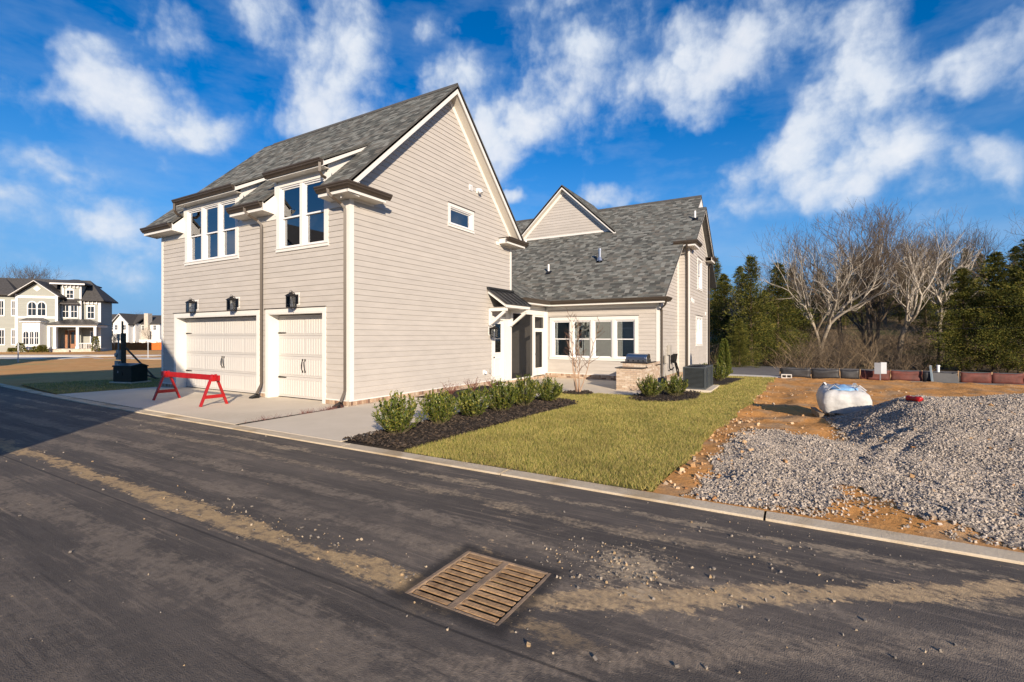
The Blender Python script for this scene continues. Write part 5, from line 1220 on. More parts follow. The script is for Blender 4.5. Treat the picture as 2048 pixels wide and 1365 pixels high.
# --- air conditioners
M_ACG = mat('slate_grey_enamel', (.058, .068, .072), .45, .06, 5, metal=.1); M_ACD = mat('coil_black', (.012, .013, .013), .7)
def ac_unit():
    t = empty('air_conditioner'); w = .375; h = .76
    MB().box((-w + .03, -w + .03, .03), (w - .03, w - .03, h - .04)).build('coil', M_ACD, t)
    MB().box((-w, -w, .0), (w, w, .055)).build('base_pan', M_ACG, t, bevel=.006)
    m = MB(); m.box((-w, -w, h - .05), (w, w, h)); top = m.build('top_cover', M_ACG, t, bevel=.01)
    for (x, y) in ((-w + .025, -w + .025), (w - .025, -w + .025), (w - .025, w - .025), (-w + .025, w - .025)): MB().box((x - .025, y - .025, .056), (x + .025, y + .025, h - .051)).build('corner_post', M_ACG, t)
    n = 15; mx = MB().obox((0, 0, 0), (0, w - .052, 0), (.014, 0, .008), (-.002, 0, .004)).mesh('louvre', M_ACG)
    for sd in range(4):
        for k in range(n):
            z = .085 + (h - .16) * k / (n - 1); a = sd * math.pi / 2
            place('louvre', mx, None, t, (-(w - .014) * math.cos(a), -(w - .014) * math.sin(a), z), (0, 0, a))
    m = MB()
    for r in (.10, .17, .24, .31): m.tube([(r * math.cos(a), r * math.sin(a), h + .006) for a in np.linspace(0, 2 * math.pi, 25)], .005, 4)
    m.build('fan_guard', M_BLACK, t)['kind'] = 'stuff'
    return t
a0 = ac_unit(); a0.location = (9.38, -6.85, -.03); tag(a0, 'dark grey louvred air conditioner nearer the patio shrub', 'air conditioner', 'air conditioning units'); a1 = copy_tree(a0); a1.location = (10.42, -6.85, -.03); tag(a1, 'dark grey air conditioner half hidden behind another one', 'air conditioner', 'air conditioning units')
poly_sheet('equipment_pad', [(8.80, -7.42), (10.98, -7.42), (10.98, -6.35), (8.80, -6.35)], lambda x, y: -.032, M_CONC)
# --- meter, cut-off boxes and conduits on the end wall
M_GREYB = mat('grey_enamel', (.36, .34, .30), .5, .05, 6)
me_ = thing('utility_boxes', 'beige meter and disconnect boxes with conduits on the end wall', 'utility box', (12.3, RYB - .02, 0))
MB().box((.33, -.13, 1.0), (.62, -.0, 1.42)).build('disconnect_box', M_GREYB, me_, bevel=.01)
MB().tube([(-.35, -.11, .68), (-.35, -.11, 1.0)], .09, 12).build('meter_can', M_GREYB, me_); MB().tube([(-.35, -.11, 1.0), (-.35, -.11, 1.25)], .02, 8).build('conduit', M_GREYB, me_)
MB().tube([(-.35, -.09, .68), (-.35, -.09, .25), (-.3, -.10, .0)], .028, 8).build('conduit', M_GREYB, me_)
MB().tube([(.48, -.07, 1.0), (.48, -.07, .45), (.52, -.09, .36), (.7, -.12, .34), (1.1, -.12, .42)], .026, 8).build('conduit', M_BLACK, me_)
MB().tube([(1.0, -.10, .75), (1.15, -.16, .62), (1.3, -.2, .35), (1.35, -.25, .0)], .035, 8).build('refrigerant_line', M_BLACK, me_); MB().tube([(1.05, -.10, .78), (1.35, -.18, .6), (1.5, -.24, .3), (1.52, -.26, .0)], .03, 8).build('refrigerant_line', M_BLACK, me_)
MB().obox((1.1, -.09, .8), (.06, 0, .0), (0, .09, 0), (0, -.03, .18)).build('line_hood', M_BLACK, me_); MB().obox((1.45, -.09, .84), (.06, 0, .0), (0, .09, 0), (0, -.03, .18)).build('line_hood', M_BLACK, me_)
# --- bulk bag on a pallet
M_BAG = mat('woven_white_poly', (.50, .50, .485), .6, .06, 5, .9, 11); M_BLUE = mat('blue_print', (.10, .32, .62), .6, .15, 14, col2=(.35, .52, .70)); M_PAL = mat('weathered_pallet', (.26, .19, .12), .85, .15, 7, .3)
bag_z = float(lot_z(4.75, -10.78)) - .03
pal = thing('pallet', 'weathered wooden pallet under the white bulk bag', 'pallet', (4.75, -10.78, bag_z), .12)
for k in range(6): MB().box((-.55, -.55 + k * .2, .10), (.55, -.45 + k * .2, .122)).build('deck_board', M_PAL, pal)
for y in (-.5, 0, .5): MB().box((-.55, y - .04, .0), (.55, y + .04, .098)).build('stringer', M_PAL, pal)
bg_ = thing('bulk_bag', 'white woven bulk bag with a blue printed top behind the gravel heap', 'bag', (4.75, -10.78, bag_z + .123), .12); bg_.scale = (.9, .9, .95)
def bag_mesh():
    n = 56; rows = 20; vs = []; fs = []; r = random.Random(4)
    for j in range(rows):
        t = j / (rows - 1); z = .55 * t + (.0 if t < .8 else (t - .8) * .1); s = .46 + .05 * math.sin(math.pi * min(1, t * 1.05)) - (.09 * ((t - .82) / .18) ** 2 if t > .82 else 0)
        for i in range(n):
            a = 2 * math.pi * i / n; c, q = math.cos(a), math.sin(a); k = 1 / (abs(c) ** 9 + abs(q) ** 9) ** .111
            w = 1 + .022 * mnoise.noise(Vector((c * 2.2, q * 2.2, z * 3))) * 2 + .07 * abs(mnoise.noise(Vector((c * 6, q * 6, z * 2.5)))) - .03 * abs(mnoise.noise(Vector((c * 3 + 4, q * 3, z * 9)))) + .02 * mnoise.noise(Vector((c * 14, q * 14, z * 16)))
            zz = z + (.045 * mnoise.noise(Vector((c * 3, q * 3, 5))) + .05 * c) * (t ** 3)
            vs.append((c * k * s * w, q * k * s * w, zz))
    for j in range(rows - 1): fs += [(j * n + i, j * n + (i + 1) % n, (j + 1) * n + (i + 1) % n, (j + 1) * n + i) for i in range(n)]
    vs.append((0, 0, .53)); fs += [((rows - 1) * n + i, (rows - 1) * n + (i + 1) % n, len(vs) - 1) for i in range(n)]; fs.append(tuple(range(n - 1, -1, -1)))
    return MB().add(vs, fs)
bag_mesh().build('sack', M_BAG, bg_, smooth=True)
r = random.Random(6)
for k in range(4):
    a = math.pi / 4 + k * math.pi / 2; c, s = math.cos(a), math.sin(a); p = Vector((c * .57, s * .57, .50)); q = Vector((c * .30 + r.uniform(-.1, .1), s * .30 + r.uniform(-.1, .1), .56))
    m = MB(); pts = [p + Vector((0, 0, -.5)), p + Vector((0, 0, -.1)), p + Vector((0, 0, .05)), (p + q) / 2 + Vector((r.uniform(-.05, .05), 0, .13)), q]
    m.sweep([(-.035, -.004), (.035, -.004), (.035, .004), (-.035, .004)], pts[2:]); m.build('lifting_strap', M_BAG, bg_)
m = MB(); n = 12; vs = []
for j in range(5):
    for i in range(n): 
        a = 2 * math.pi * i / n; rr = (.34, .32, .25, .17, .07)[j]; vs.append((rr * math.cos(a) * 1.0, rr * math.sin(a), .535 + (.0, .03, .06, .05, .10)[j] + .035 * mnoise.noise(Vector((math.cos(a) * 3, math.sin(a) * 3, j * 1.3)))))
m.add(vs, [(j * n + i, j * n + (i + 1) % n, (j + 1) * n + (i + 1) % n, (j + 1) * n + i) for j in range(4) for i in range(n)] + [tuple(range(4 * n, 5 * n))]); m.build('printed_top', M_BLUE, bg_, smooth=True)
# --- silt fence along the far side of the lot
M_SILT = mat('black_silt_fabric', (.016, .016, .018), .55, .2, 5, .4, 12); M_SILTR = mat('rust_red_silt_fabric', (.10, .024, .016), .7, .2, 4, .5, 12); M_STAKE = mat('stake_wood', (.30, .20, .11), .85, .12, 9)
fp = [(16.95,-9.29),(17.08,-10.52),(17.2,-11.61),(17.27,-12.31),(17.39,-13.4),(17.5,-14.49),(17.63,-15.7),(17.73,-16.66),(17.83,-17.62),(18.05,-19.7),(18.3,-22.0)]
cols = [M_SILT, M_SILT, M_SILT, M_SILTR, M_SILTR, M_SILT, M_SILTR, M_SILTR, M_SILTR, M_SILTR]
sf = thing('silt_fence', 'low silt fence of black and rust-red fabric between stakes', 'fence', (16.95, -9.29, -.1)); o0 = Vector((16.95, -9.29, -.1)); r = random.Random(2)
for k, (a, b) in enumerate(zip(fp[:-1], fp[1:])):
    A, B = Vector((*a, -.1)) - o0, Vector((*b, -.1)) - o0; n = 9; rows = 5; vs = []; hs = .44
    for j in range(rows):
        for i in range(n):
            t = i / (n - 1); p = A.lerp(B, t); sag = .035 * math.sin(math.pi * t) * (j / (rows - 1)) * r.uniform(.7, 1.3)
            vs.append((p.x + .05 * mnoise.noise(Vector((p.y * 2.1, j * .7, k))) - .03 * math.sin(math.pi * t), p.y, j / (rows - 1) * hs - sag))
    f = [(j * n + i, j * n + i + 1, (j + 1) * n + i + 1, (j + 1) * n + i) for j in range(rows - 1) for i in range(n - 1)]
    o = MB().add(vs, f).build('fabric', cols[k], sf, smooth=True, fix=False); sm = o.modifiers.new('s', 'SOLIDIFY'); sm.thickness = .006
for p in fp: q = Vector((*p, -.1)) - o0; MB().bar(q + Vector((.02, 0, -.1)), q + Vector((.02 + r.uniform(-.03, .03), r.uniform(-.03, .03), .47)), .04, .04).build('stake', M_STAKE, sf)
fl = thing('silt_fabric_panel', 'black fabric panel leaning in front of the red silt fence', 'fabric', (17.2, -15.2, -.1))
m = MB(); m.add([(.1, .42, .0), (.15, -.40, .0), (.25, -.40, .36), (.2, .42, .40), (.11, .42, 0), (.16, -.40, .0), (.26, -.40, .36), (.21, .42, .40)], [(0,1,2,3),(7,6,5,4),(0,4,5,1),(1,5,6,2),(2,6,7,3),(3,7,4,0)]); m.build('sheet', mat('dark_grey_fabric', (.05, .052, .055), .6), fl)
for y in (.42, -.40): MB().bar((.24, y, -.05), (.24, y, .5), .035, .035).build('stake', M_STAKE, fl)
# sign seen from behind, pipe stubs, block, can
M_SIGNB = mat('sign_back', (.40, .43, .46), .5, .03, 4)
sg = thing('lot_sign', 'pale double-panel lot sign on a post in front of the red fence', 'sign', (16.9, -13.0, -.1))
MB().box((-.02, -.02, 0), (.02, .02, .80)).build('post', M_GALV, sg); MB().obox((-.05, .10, .54), (.04, .10, 0), (0, 0, .24), (.008, -.003, 0)).build('panel', M_SIGNB, sg); MB().obox((-.04, -.11, .56), (-.03, .10, 0), (0, 0, .24), (.008, .002, 0)).build('panel', M_SIGNB, sg)
pp = thing('pipe_stub', 'short white pipe standing behind the red fence', 'pipe', (18.3, -15.15, -.1)); MB().tube([(0, 0, 0), (0, 0, .62)], .05, 12).build('pipe', M_PVC, pp)
MB().tube([(0, 0, .6), (0, 0, .67)], .062, 12).build('cap', M_PVC, pp)
bp_ = thing('marker_post', 'blue-grey marker post leaning by the black fabric panel', 'post', (17.2, -14.75, -.1), .1); MB().bar((0, 0, 0), (.03, .06, .68), .06, .06).build('post', mat('blue_grey_paint', (.22, .30, .36), .6), bp_); MB().obox((.03, .06, .69), (.035, 0, 0), (0, .035, 0), (0, 0, .012)).build('cap', M_GALV, bp_)
cbk = thing('concrete_block', 'pale hollow concrete block lying at the foot of the black fence', 'block', (16.4, -9.55, -.09), .15)
m = MB(); 
for x in (-.19, 0, .19): m.box((-.09, x - .016, 0), (.09, x + .016, .18))
m.box((-.09, -.174, 0), (.09, -.016, .035)); m.box((-.09, .016, 0), (.09, .174, .035)); m.box((-.09, -.174, .145), (.09, -.016, .18)); m.box((-.09, .016, .145), (.09, .174, .18)); m.build('block', mat('pale_block', (.55, .53, .49), .9, .05, 20, .3), cbk)
can = thing('crushed_can', 'crushed red can lying on top of the gravel heap', 'can', (3.0, -11.75, float(lot_z(3.0, -11.75)) + .04), .7)
m = MB(); m.tube([(-.13, 0, 0), (-.12, 0, .005), (-.04, .01, .012), (.03, -.01, .0), (.12, 0, .01), (.13, 0, .01)], [.045, .055, .048, .042, .054, .044], 12); m.build('shell', M_RED, can, smooth=True); MB().tube([(.128, 0, .01), (.136, 0, .01)], .045, 12).build('lid', M_GALV, can)
# --- transformer, temporary power pole
M_DKGRN = mat('dark_green_enamel', (.010, .020, .017), .40, .1, 4)
ang = math.atan2(11.37 - 13.01, .19 + .3)
tf = thing('transformer', 'dark green pad-mounted transformer box beside the driveway lawn', 'transformer', (.08, 12.35, .0), ang); tf.scale = (.72, .72, 1)
MB().box((-.75, -.55, -.1), (.75, .55, .06)).build('pad', M_CONC, tf); MB().box((-.62, -.45, .061), (.62, .45, .62)).build('cabinet', M_DKGRN, tf, bevel=.02)
MB().prism([(-.65, -.48, .622), (-.65, .48, .622), (-.65, .48, .66), (-.65, .1, .76), (-.65, -.48, .68)], (1.3, 0, 0)).build('lid', M_DKGRN, tf, bevel=.01)
MB().box((-.30, -.456, .40), (-.26, -.451, .48)).build('warning_label', M_SIGNB, tf); MB().box((.0, -.47, .30), (.03, -.451, .42)).build('latch', M_BLACK, tf)
pw = thing('power_pole', 'short timber temporary power pole with meter boxes and a leaning brace', 'pole', (.55, 14.2, -.02)); M_TIMB = mat('dark_timber', (.10, .075, .05), .85, .15, 8, .3)
MB().box((-.07, -.07, 0), (.07, .07, 1.95)).build('post', M_TIMB, pw); MB().box((-.03, .075, .9), (.03, .115, 2.45)).build('stake', M_STAKE, pw)
MB().bar((.05, -.05, 1.35), (.85, -.75, .02), .09, .05).build('brace', M_TIMB, pw); MB().bar((.05, -.12, .45), (.95, -.95, .0), .09, .05).build('brace', M_TIMB, pw)
MB().box((-.17, .0, .85), (-.072, .26, 1.25)).build('breaker_box', M_GREYB, pw, bevel=.01); MB().box((-.20, -.02, .42), (-.072, .30, .80)).build('outlet_box', M_GREYB, pw, bevel=.01); MB().tube([(-.18, .13, 1.05), (-.24, .13, 1.05)], .085, 12).build('meter', M_GREYB, pw); MB().tube([(-.12, .13, 1.25), (-.12, .13, 1.9)], .03, 8).build('conduit', M_GREYB, pw)
# overhead cables at the wood's edge
for k, (zA, zB, lb) in enumerate(((3.35, 4.35, 'thin overhead cable in front of the wood, the upper one'), (2.75, 2.85, 'thin overhead cable in front of the wood, the lower one'))):
    pts = [Vector((27.5, 14 - 54 * t, zA + (zB - zA) * t - .6 * 4 * t * (1 - t))) for t in np.linspace(0, 1, 24)]
    tag(MB().tube(pts, .011, 5).build('overhead_cable', M_BLACK), lb, 'cable', 'overhead cables')
# litter in the field on the left
for k, (px_, D, lb) in enumerate(((36, 33, 'white survey stake leaning in the bare field near the street'), (296, 40, 'white survey stake leaning beyond the power pole'))):
    p = CAM + D * (FW + RT * ((px_ - 1024) / 960)); t = thing('survey_stake', lb, 'stake', (p[0], p[1], -.02)); MB().bar((0, 0, 0), (.04, .10, 1.35), .05, .08).build('lath', M_SIGNB, t); MB().obox((.035, .09, 1.2), (.03, .0, 0), (0, .05, 0), (0, 0, .05)).build('flag', M_SIGNB, t)

# ================================================================ planting
LEAFC = [(.095,.13,.02),(.06,.092,.016),(.15,.18,.026),(.23,.235,.036),(.042,.068,.013),(.12,.155,.023),(.08,.115,.018),(.28,.26,.05)]
M_LEAF = ramp_mat('laurel_leaf', LEAFC, .42, 'island', 0, 1, .5, trans=.25, grain=.25, gscale=6)
M_STEM = mat('green_stem', (.10, .085, .04), .8)
M_CON = ramp_mat('conifer_sprays', [(.085,.115,.018),(.13,.15,.025),(.055,.08,.015),(.17,.17,.03)], .6, 'island', 0, 1, .3, trans=.2)
def leaves_mesh(pos, dirs, ups, L, Wd, material, name='foliage'):
    """folded lance-shaped leaves: 6 points, 4 quads-worth of triangles"""
    n = len(pos); d = dirs / np.linalg.norm(dirs, axis=1)[:, None]; s = np.cross(d, ups); s /= np.linalg.norm(s, axis=1)[:, None] + 1e-9; u = np.cross(s, d)
    L = L[:, None]; Wd = Wd[:, None]
    b = pos; m1 = pos + d * L * .45 + u * L * .05; t = pos + d * L - u * L * .06
    l1 = pos + d * L * .42 + s * Wd * .5 + u * Wd * .35 + u * L * .05; r1 = pos + d * L * .42 - s * Wd * .5 + u * Wd * .35 + u * L * .05
    v = np.stack([b, l1, t, r1, m1], 1).reshape(-1, 3); k = (np.arange(n) * 5)[:, None]
    f = np.concatenate([k + np.array([[0, 4, 1]]), k + np.array([[1, 4, 2]]), k + np.array([[0, 3, 4]]), k + np.array([[4, 3, 2]])], 0)
    return np_mesh(name, v, f, material)
def shrub(name, loc, w, h, seed, label, nst=66, per=34, leaf=(.055, .092), group=None, wild=1.0):
    rs = np.random.RandomState(seed); t = thing(name, label, 'shrub', loc, 0, group); P = []; D = []; m = MB()
    for i in range(nst):
        a = rs.rand() * 2 * np.pi; lean = rs.rand() ** .65; hh = h * (1.0 - .45 * lean ** 2) * rs.uniform(.70, 1.08); rr = w / 2 * lean * rs.uniform(.75, 1.05)
        base = np.array([np.cos(a) * .06, np.sin(a) * .06, -.03]); tip = np.array([np.cos(a) * rr, np.sin(a) * rr, hh]); mid = (base + tip) / 2 + np.array([np.cos(a) * rr * .22, np.sin(a) * rr * .22, 0])
        ts = np.linspace(0, 1, 6); pts = [(1 - q) ** 2 * base + 2 * q * (1 - q) * mid + q * q * tip for q in ts]; m.tube([tuple(p) for p in pts], [.008 * (1 - .6 * q) for q in ts], 4)
        for k in range(per):
            q = .22 + .78 * (k + rs.rand()) / per; p = (1 - q) ** 2 * base + 2 * q * (1 - q) * mid + q * q * tip; dr = 2 * (1 - q) * (mid - base) + 2 * q * (tip - mid); dr /= np.linalg.norm(dr)
            b = rs.rand() * 2 * np.pi; o = np.array([np.cos(b), np.sin(b), rs.uniform(-.3, .5)]); P.append(p + rs.randn(3) * .012); D.append(dr * (.35 + .9 * q * q) + o * rs.uniform(.55, 1.0) * wild)
    P = np.array(P); D = np.array(D); n = len(P); m.build('stems', M_STEM, t)['kind'] = 'stuff'
    o = place('foliage', leaves_mesh(P, D, np.tile([0, 0, 1.0], (n, 1)) + rs.randn(n, 3) * .3, rs.uniform(*leaf, n), rs.uniform(.026, .040, n) * (leaf[1] / .1), M_LEAF), None, t); o['kind'] = 'stuff'
    return t
row = [(-2.07,-3.62,.86,.66),(-.93,-3.65,.84,.70),(.09,-3.77,.86,.70),(1.09,-3.85,.90,.70),(2.15,-3.94,.95,.74),(3.22,-4.06,.86,.68)]
ordn = ['leafy laurel shrub at the curb end of the mulch row', 'second laurel shrub from the curb in the mulch row', 'third laurel shrub from the curb in the mulch row', 'fourth laurel shrub from the curb in the mulch row', 'fifth laurel shrub from the curb in the mulch row', 'laurel shrub at the patio end of the mulch row']
for i, (x, y, w, h) in enumerate(row): shrub('laurel_shrub', (x, y, .05), w * (1.22 + .08 * math.sin(i * 2.3)), h * (.97 + .07 * math.cos(i * 1.9)), 50 + i, ordn[i], group='laurel shrubs in a row along the walk')
shrub('laurel_shrub', (5.95, -6.12, -.01), 1.0, .62, 60, 'low laurel shrub beside the brick island, nearer the lawn', 56, 30, (.055, .09), 'laurel shrubs by the air conditioners')
shrub('laurel_shrub', (6.65, -6.72, -.01), 1.0, .62, 61, 'low laurel shrub between the brick island and the air conditioner', 56, 30, (.055, .09), 'laurel shrubs by the air conditioners')
shrub('laurel_shrub', (13.0, -7.15, -.04), .85, .85, 62, 'bright yellow-green shrub in front of the narrow conifer', 44, 26, (.07, .10))
shrub('laurel_shrub', (12.2, -6.7, -.04), .7, .75, 63, 'leafy shrub tucked behind the air conditioners', 34, 24, (.07, .10))
# narrow conifer
def column_conifer(loc, h, w, label, seed):
    rs = np.random.RandomState(seed); t = thing('narrow_conifer', label, 'conifer', loc); n = 2600; z = rs.rand(n) ** .85; a = rs.rand(n) * 2 * np.pi; r = w / 2 * np.sqrt(np.clip(1 - z, 0, 1)) * rs.uniform(.45, 1.05, n) * np.clip(z * 9, .4, 1)
    P = np.stack([np.cos(a) * r, np.sin(a) * r, .06 + z * h * .93], 1); D = np.stack([np.cos(a) * .5, np.sin(a) * .5, np.full(n, 1.0)], 1) + rs.randn(n, 3) * .2
    o = place('crown', leaves_mesh(P, D, np.stack([np.cos(a + 1.3), np.sin(a + 1.3), 0 * a], 1), rs.uniform(.08, .15, n), rs.uniform(.02, .04, n), M_CON), None, t); o['kind'] = 'stuff'
    MB().tube([(0, 0, -.05), (0, 0, h * .8)], [.03, .01], 6).build('trunk', M_STEM, t)
column_conifer((13.9, -7.25, -.04), 1.72, .62, 'narrow pointed conifer at the far corner of the house', 5)
# --- bare wood
def grow(seed, h, r0, forks=3, depth=6, spread=.55, up=.25, trunk=.3, jitter=.18, minr=.0035, droop=0.0, first=None):
    """list of segments (p, q, rp, rq) of a leafless tree"""
    rs = random.Random(seed); segs = []
    def branch(p, d, L, r, lev):
        n = 4 if lev < 2 else 3; q = p
        for k in range(n):
            d = (d + Vector((rs.gauss(0, jitter), rs.gauss(0, jitter), rs.gauss(0, jitter) + up * .12 - droop * .1 * lev))).normalized(); q2 = q + d * L / n; ra = r * (1 - .34 * k / n); rb = r * (1 - .34 * (k + 1) / n); segs.append((q, q2, ra, rb, lev)); 
            if lev >= 1 and lev < depth and k < n - 1 and rs.random() < .75:
                ax = d.orthogonal().normalized(); ax.rotate(__import__('mathutils').Quaternion(d, rs.random() * 6.283)); dd = (d + ax * rs.uniform(.6, 1.2)).normalized(); branch(q2, dd, L * rs.uniform(.42, .68), max(minr, rb * rs.uniform(.35, .55)), lev + 1 + (rs.random() < .35))
            q = q2
        if lev < depth and r > minr:
            m = forks if lev else forks + (1 if forks < 4 else 0)
            a0 = rs.random() * 6.283
            for j in range(m if rs.random() < .8 else 2):
                ax = d.orthogonal().normalized(); ax.rotate(__import__('mathutils').Quaternion(d, a0 + j * 6.283 / m + rs.gauss(0, .3))); dd = (d + ax * spread * rs.uniform(.55, 1.35) + Vector((0, 0, up * .4))).normalized()
                branch(q, dd, L * rs.uniform(.58, .86), max(minr, r * .66 * rs.uniform(.62, .9)), lev + 1)
    for (dv, sc) in (first or [((rs.gauss(0, .05), rs.gauss(0, .05), 1), 1.0)]): branch(Vector((0, 0, -.15)), Vector(dv).normalized(), h * trunk * sc, r0 * sc, 0)
    return segs
def segs_arrays(segs, sides=4):
    p = np.array([s[0] for s in segs]); q = np.array([s[1] for s in segs]); a = np.array([s[2] for s in segs]); b = np.array([s[3] for s in segs]); d = q - p; d /= np.linalg.norm(d, axis=1)[:, None] + 1e-9
    ref = np.where(np.abs(d[:, 2:3]) < .9, np.array([[0, 0, 1.0]]), np.array([[1.0, 0, 0]])); u = np.cross(d, ref); u /= np.linalg.norm(u, axis=1)[:, None]; w = np.cross(d, u)
    q = q + d * (b * .5)[:, None]; k = sides; vs = []
    for j in range(k):
        c, s = math.cos(2 * math.pi * j / k), math.sin(2 * math.pi * j / k); vs.append(p + (u * c + w * s) * a[:, None])
    for j in range(k):
        c, s = math.cos(2 * math.pi * j / k), math.sin(2 * math.pi * j / k); vs.append(q + (u * c + w * s) * b[:, None])
    V = np.stack(vs, 1).reshape(-1, 3); n = len(segs); F = np.array([(j, (j + 1) % k, k + (j + 1) % k, k + j) for j in range(k)])[None] + (np.arange(n) * 2 * k)[:, None, None]
    return V, F.reshape(-1, 4)
def bark_mat(name, low, high, white=None, zsplit=(2.0, 5.0)):
    """grey-brown bark; sycamores turn chalky above the old bark"""
    m = mat(name, low, .9, .2, 3, .5, 30, col2=high)
    if white:
        nt = m.node_tree; N = nt.nodes.new; L = nt.links.new; b = nt.nodes['Principled BSDF']; src = b.inputs['Base Color'].links[0].from_socket
        tc = N('ShaderNodeTexCoord'); sp = N('ShaderNodeSeparateXYZ'); L(tc.outputs['Object'], sp.inputs[0]); nz = N('ShaderNodeTexNoise'); nz.inputs['Scale'].default_value = 1.4; nz.inputs['Detail'].default_value = 4; L(tc.outputs['Object'], nz.inputs['Vector'])
        ad = N('ShaderNodeMath'); ad.operation = 'MULTIPLY_ADD'; L(nz.outputs[0], ad.inputs[0]); ad.inputs[1].default_value = 6; L(sp.outputs[2], ad.inputs[2])
        mr = N('ShaderNodeMapRange'); mr.inputs[1].default_value = zsplit[0] + 3; mr.inputs[2].default_value = zsplit[1] + 3; L(ad.outputs[0], mr.inputs[0])
        mx = N('ShaderNodeMix'); mx.data_type = 'RGBA'; L(mr.outputs[0], mx.inputs[0]); L(src, mx.inputs[6]); mx.inputs[7].default_value = (*white, 1); L(mx.outputs[2], b.inputs['Base Color'])
    return m
M_BARK = bark_mat('grey_brown_bark', (.085,.065,.045), (.17,.13,.09)); M_SYC = bark_mat('sycamore_bark', (.15,.115,.08), (.24,.19,.13), (.47,.42,.345), (1.5, 4.5)); M_TWIG = mat('twig_bark', (.075, .056, .038), .9, .2, 3, col2=(.135, .102, .068)); M_TAN = mat('tan_twigs', (.21, .145, .08), .9, .2, 3, col2=(.33, .245, .145))
def tree_meshes(nm, segs, bark, twig, cut=3):
    lo = [s for s in segs if s[4] < cut]; hi = [s for s in segs if s[4] >= cut]
    a = np_mesh('trunk', *segs_arrays(lo, 6), bark, True); b = np_mesh('crown', *segs_arrays(hi, 3), twig) if hi else None
    return a, b
VAR = []
for k, (sd, dp, sp_, up_, first, bark) in enumerate((
    (11, 6, .46, .50, None, M_SYC), (22, 6, .55, .42, None, M_BARK), (35, 6, .48, .5, [((.18, .1, 1), 1.0), ((-.22, .15, 1), .85)], M_SYC),
    (47, 6, .5, .5, [((.0, .0, 1), 1.0), ((.35, -.3, 1), .7), ((-.45, .2, 1), .75)], M_BARK), (58, 6, .5, .42, [((.12, .0, 1), 1.0)], M_SYC), (63, 5, .6, .35, None, M_BARK))):
    sg_ = grow(sd, 10, .19, 3, dp, sp_, up_, .30, .13, .0055, first=first)
    zt = max(s[1].z for s in sg_); sg_ = [(s[0] * (10 / zt), s[1] * (10 / zt), s[2], s[3], s[4]) for s in sg_]
    VAR.append(tree_meshes('bare', sg_, bark, M_TWIG, 5 if bark is M_SYC else 3)); print('tree', k, len(sg_))
def at(px_, D): p = CAM + D * (FW + RT * ((px_ - 1024) / 960)); return float(p[0]), float(p[1])
def bare_tree(px_, D, h, var, rot, label, group=None, base=None, name='bare_tree'):
    x, y = at(px_, D); t = thing(name, label, 'tree', (x, y, (float(gz(x, y)) - .22) if base is None else base), rot, group); s = h / 10
    for nm, me in zip(('trunk', 'crown'), VAR[var]):
        o = place(nm, me, None, t); o.scale = (s, s, s)
        if nm == 'crown': o['kind'] = 'stuff'
    return t
T = [(1640,33,9.6,2,.4,'bare white-limbed tree at the end of the black silt fence'),(1738,34,12.2,3,1.2,'tallest bare dark-trunked tree, above the pale lot sign'),(1690,36,10.6,5,2.1,'bare grey tree just before the tallest dark tree'),
     (1797,31.5,10.2,4,.9,'bare chalk-white trunk leaning above the red silt fence'),(1880,33,10.2,0,4.0,'bare pale tree beside the dark cedar mass'),(1955,39,10.6,1,5.2,'bare tree rising behind the cedar mass'),
     (1585,41,8.8,1,3.3,'bare grey tree between the pointed cedars'),(1470,36,6.4,4,2.6,'small bare white tree close to the house corner'),(2030,37,9.2,5,1.9,'bare tree at the far end of the wood')]
for a in T: bare_tree(*a, group='bare trees at the wood edge')
for (px_, D, h, v, r) in ((1770,46,9.5,5,.3),(1850,48,9.6,0,1.0),(1925,50,9.0,5,2.2),(1662,50,8.5,5,4.4),(1540,50,7.0,5,5.0),(2090,45,9.5,2,1.4),(2200,40,9.5,5,.2)):
    bare_tree(px_, D, h, v, r, 'slender bare tree deep in the wood', 'bare trees deep in the wood')
# --- cedars
CEDC = [(.075,.088,.017),(.115,.120,.022),(.045,.058,.014),(.17,.155,.03),(.09,.10,.02),(.21,.18,.04),(.058,.072,.016)]
M_CEDAR = ramp_mat('cedar_foliage', CEDC, .75, 'island', 0, 1, .2, trans=.15, grain=.35, gscale=.9)
def cedar_mesh(seed, wid, n=9000, ragged=.35, low=.06):
    """boughs sweep up and out; sprays sit in clumps along each, so sky and dark show between"""
    rs = np.random.RandomState(seed); nb = 85; P = []; D = []
    for b in range(nb):
        z = low + (1 - low) * (b / nb) ** .85; a = b * 2.39996 + rs.randn() * .35; L = wid * (1 - z) ** .92 * rs.uniform(1 - ragged, 1 + ragged * .8) * (.55 + .45 * min(1, z * 6)) + .010; tilt = rs.uniform(.1, .6)
        ncl = max(2, int(2 + 7 * L / wid))
        for c in range(ncl):
            q = (c + .6) / ncl; ctr = np.array([np.cos(a) * L * q, np.sin(a) * L * q, z + L * q * tilt * .6 - .05 * L * q * q]) + rs.randn(3) * L * .07
            k = max(5, int(n / nb / ncl * rs.uniform(.6, 1.4) * (.35 + 1.3 * L / wid))); s = (.010 + .028 * L / wid) * rs.uniform(.75, 1.2)
            o = rs.randn(k, 3) * np.array([s, s, s * .55]); P.append(ctr + o); D.append(np.array([np.cos(a), np.sin(a), .45]) + o / s * .45 + rs.randn(k, 3) * .35)
    P = np.concatenate(P); D = np.concatenate(D); n = len(P); return leaves_mesh(P, D, rs.randn(n, 3), rs.uniform(.012, .026, n), rs.uniform(.0045, .009, n), M_CEDAR, 'crown')
M_CTRUNK = mat('cedar_trunk', (.11, .075, .05), .95, .2, 6, .4)
tr_me = MB().tube([(0, 0, -.03), (.004, .002, .3), (0, .004, .8)], [.022, .016, .004], 7).mesh('trunk', M_CTRUNK)
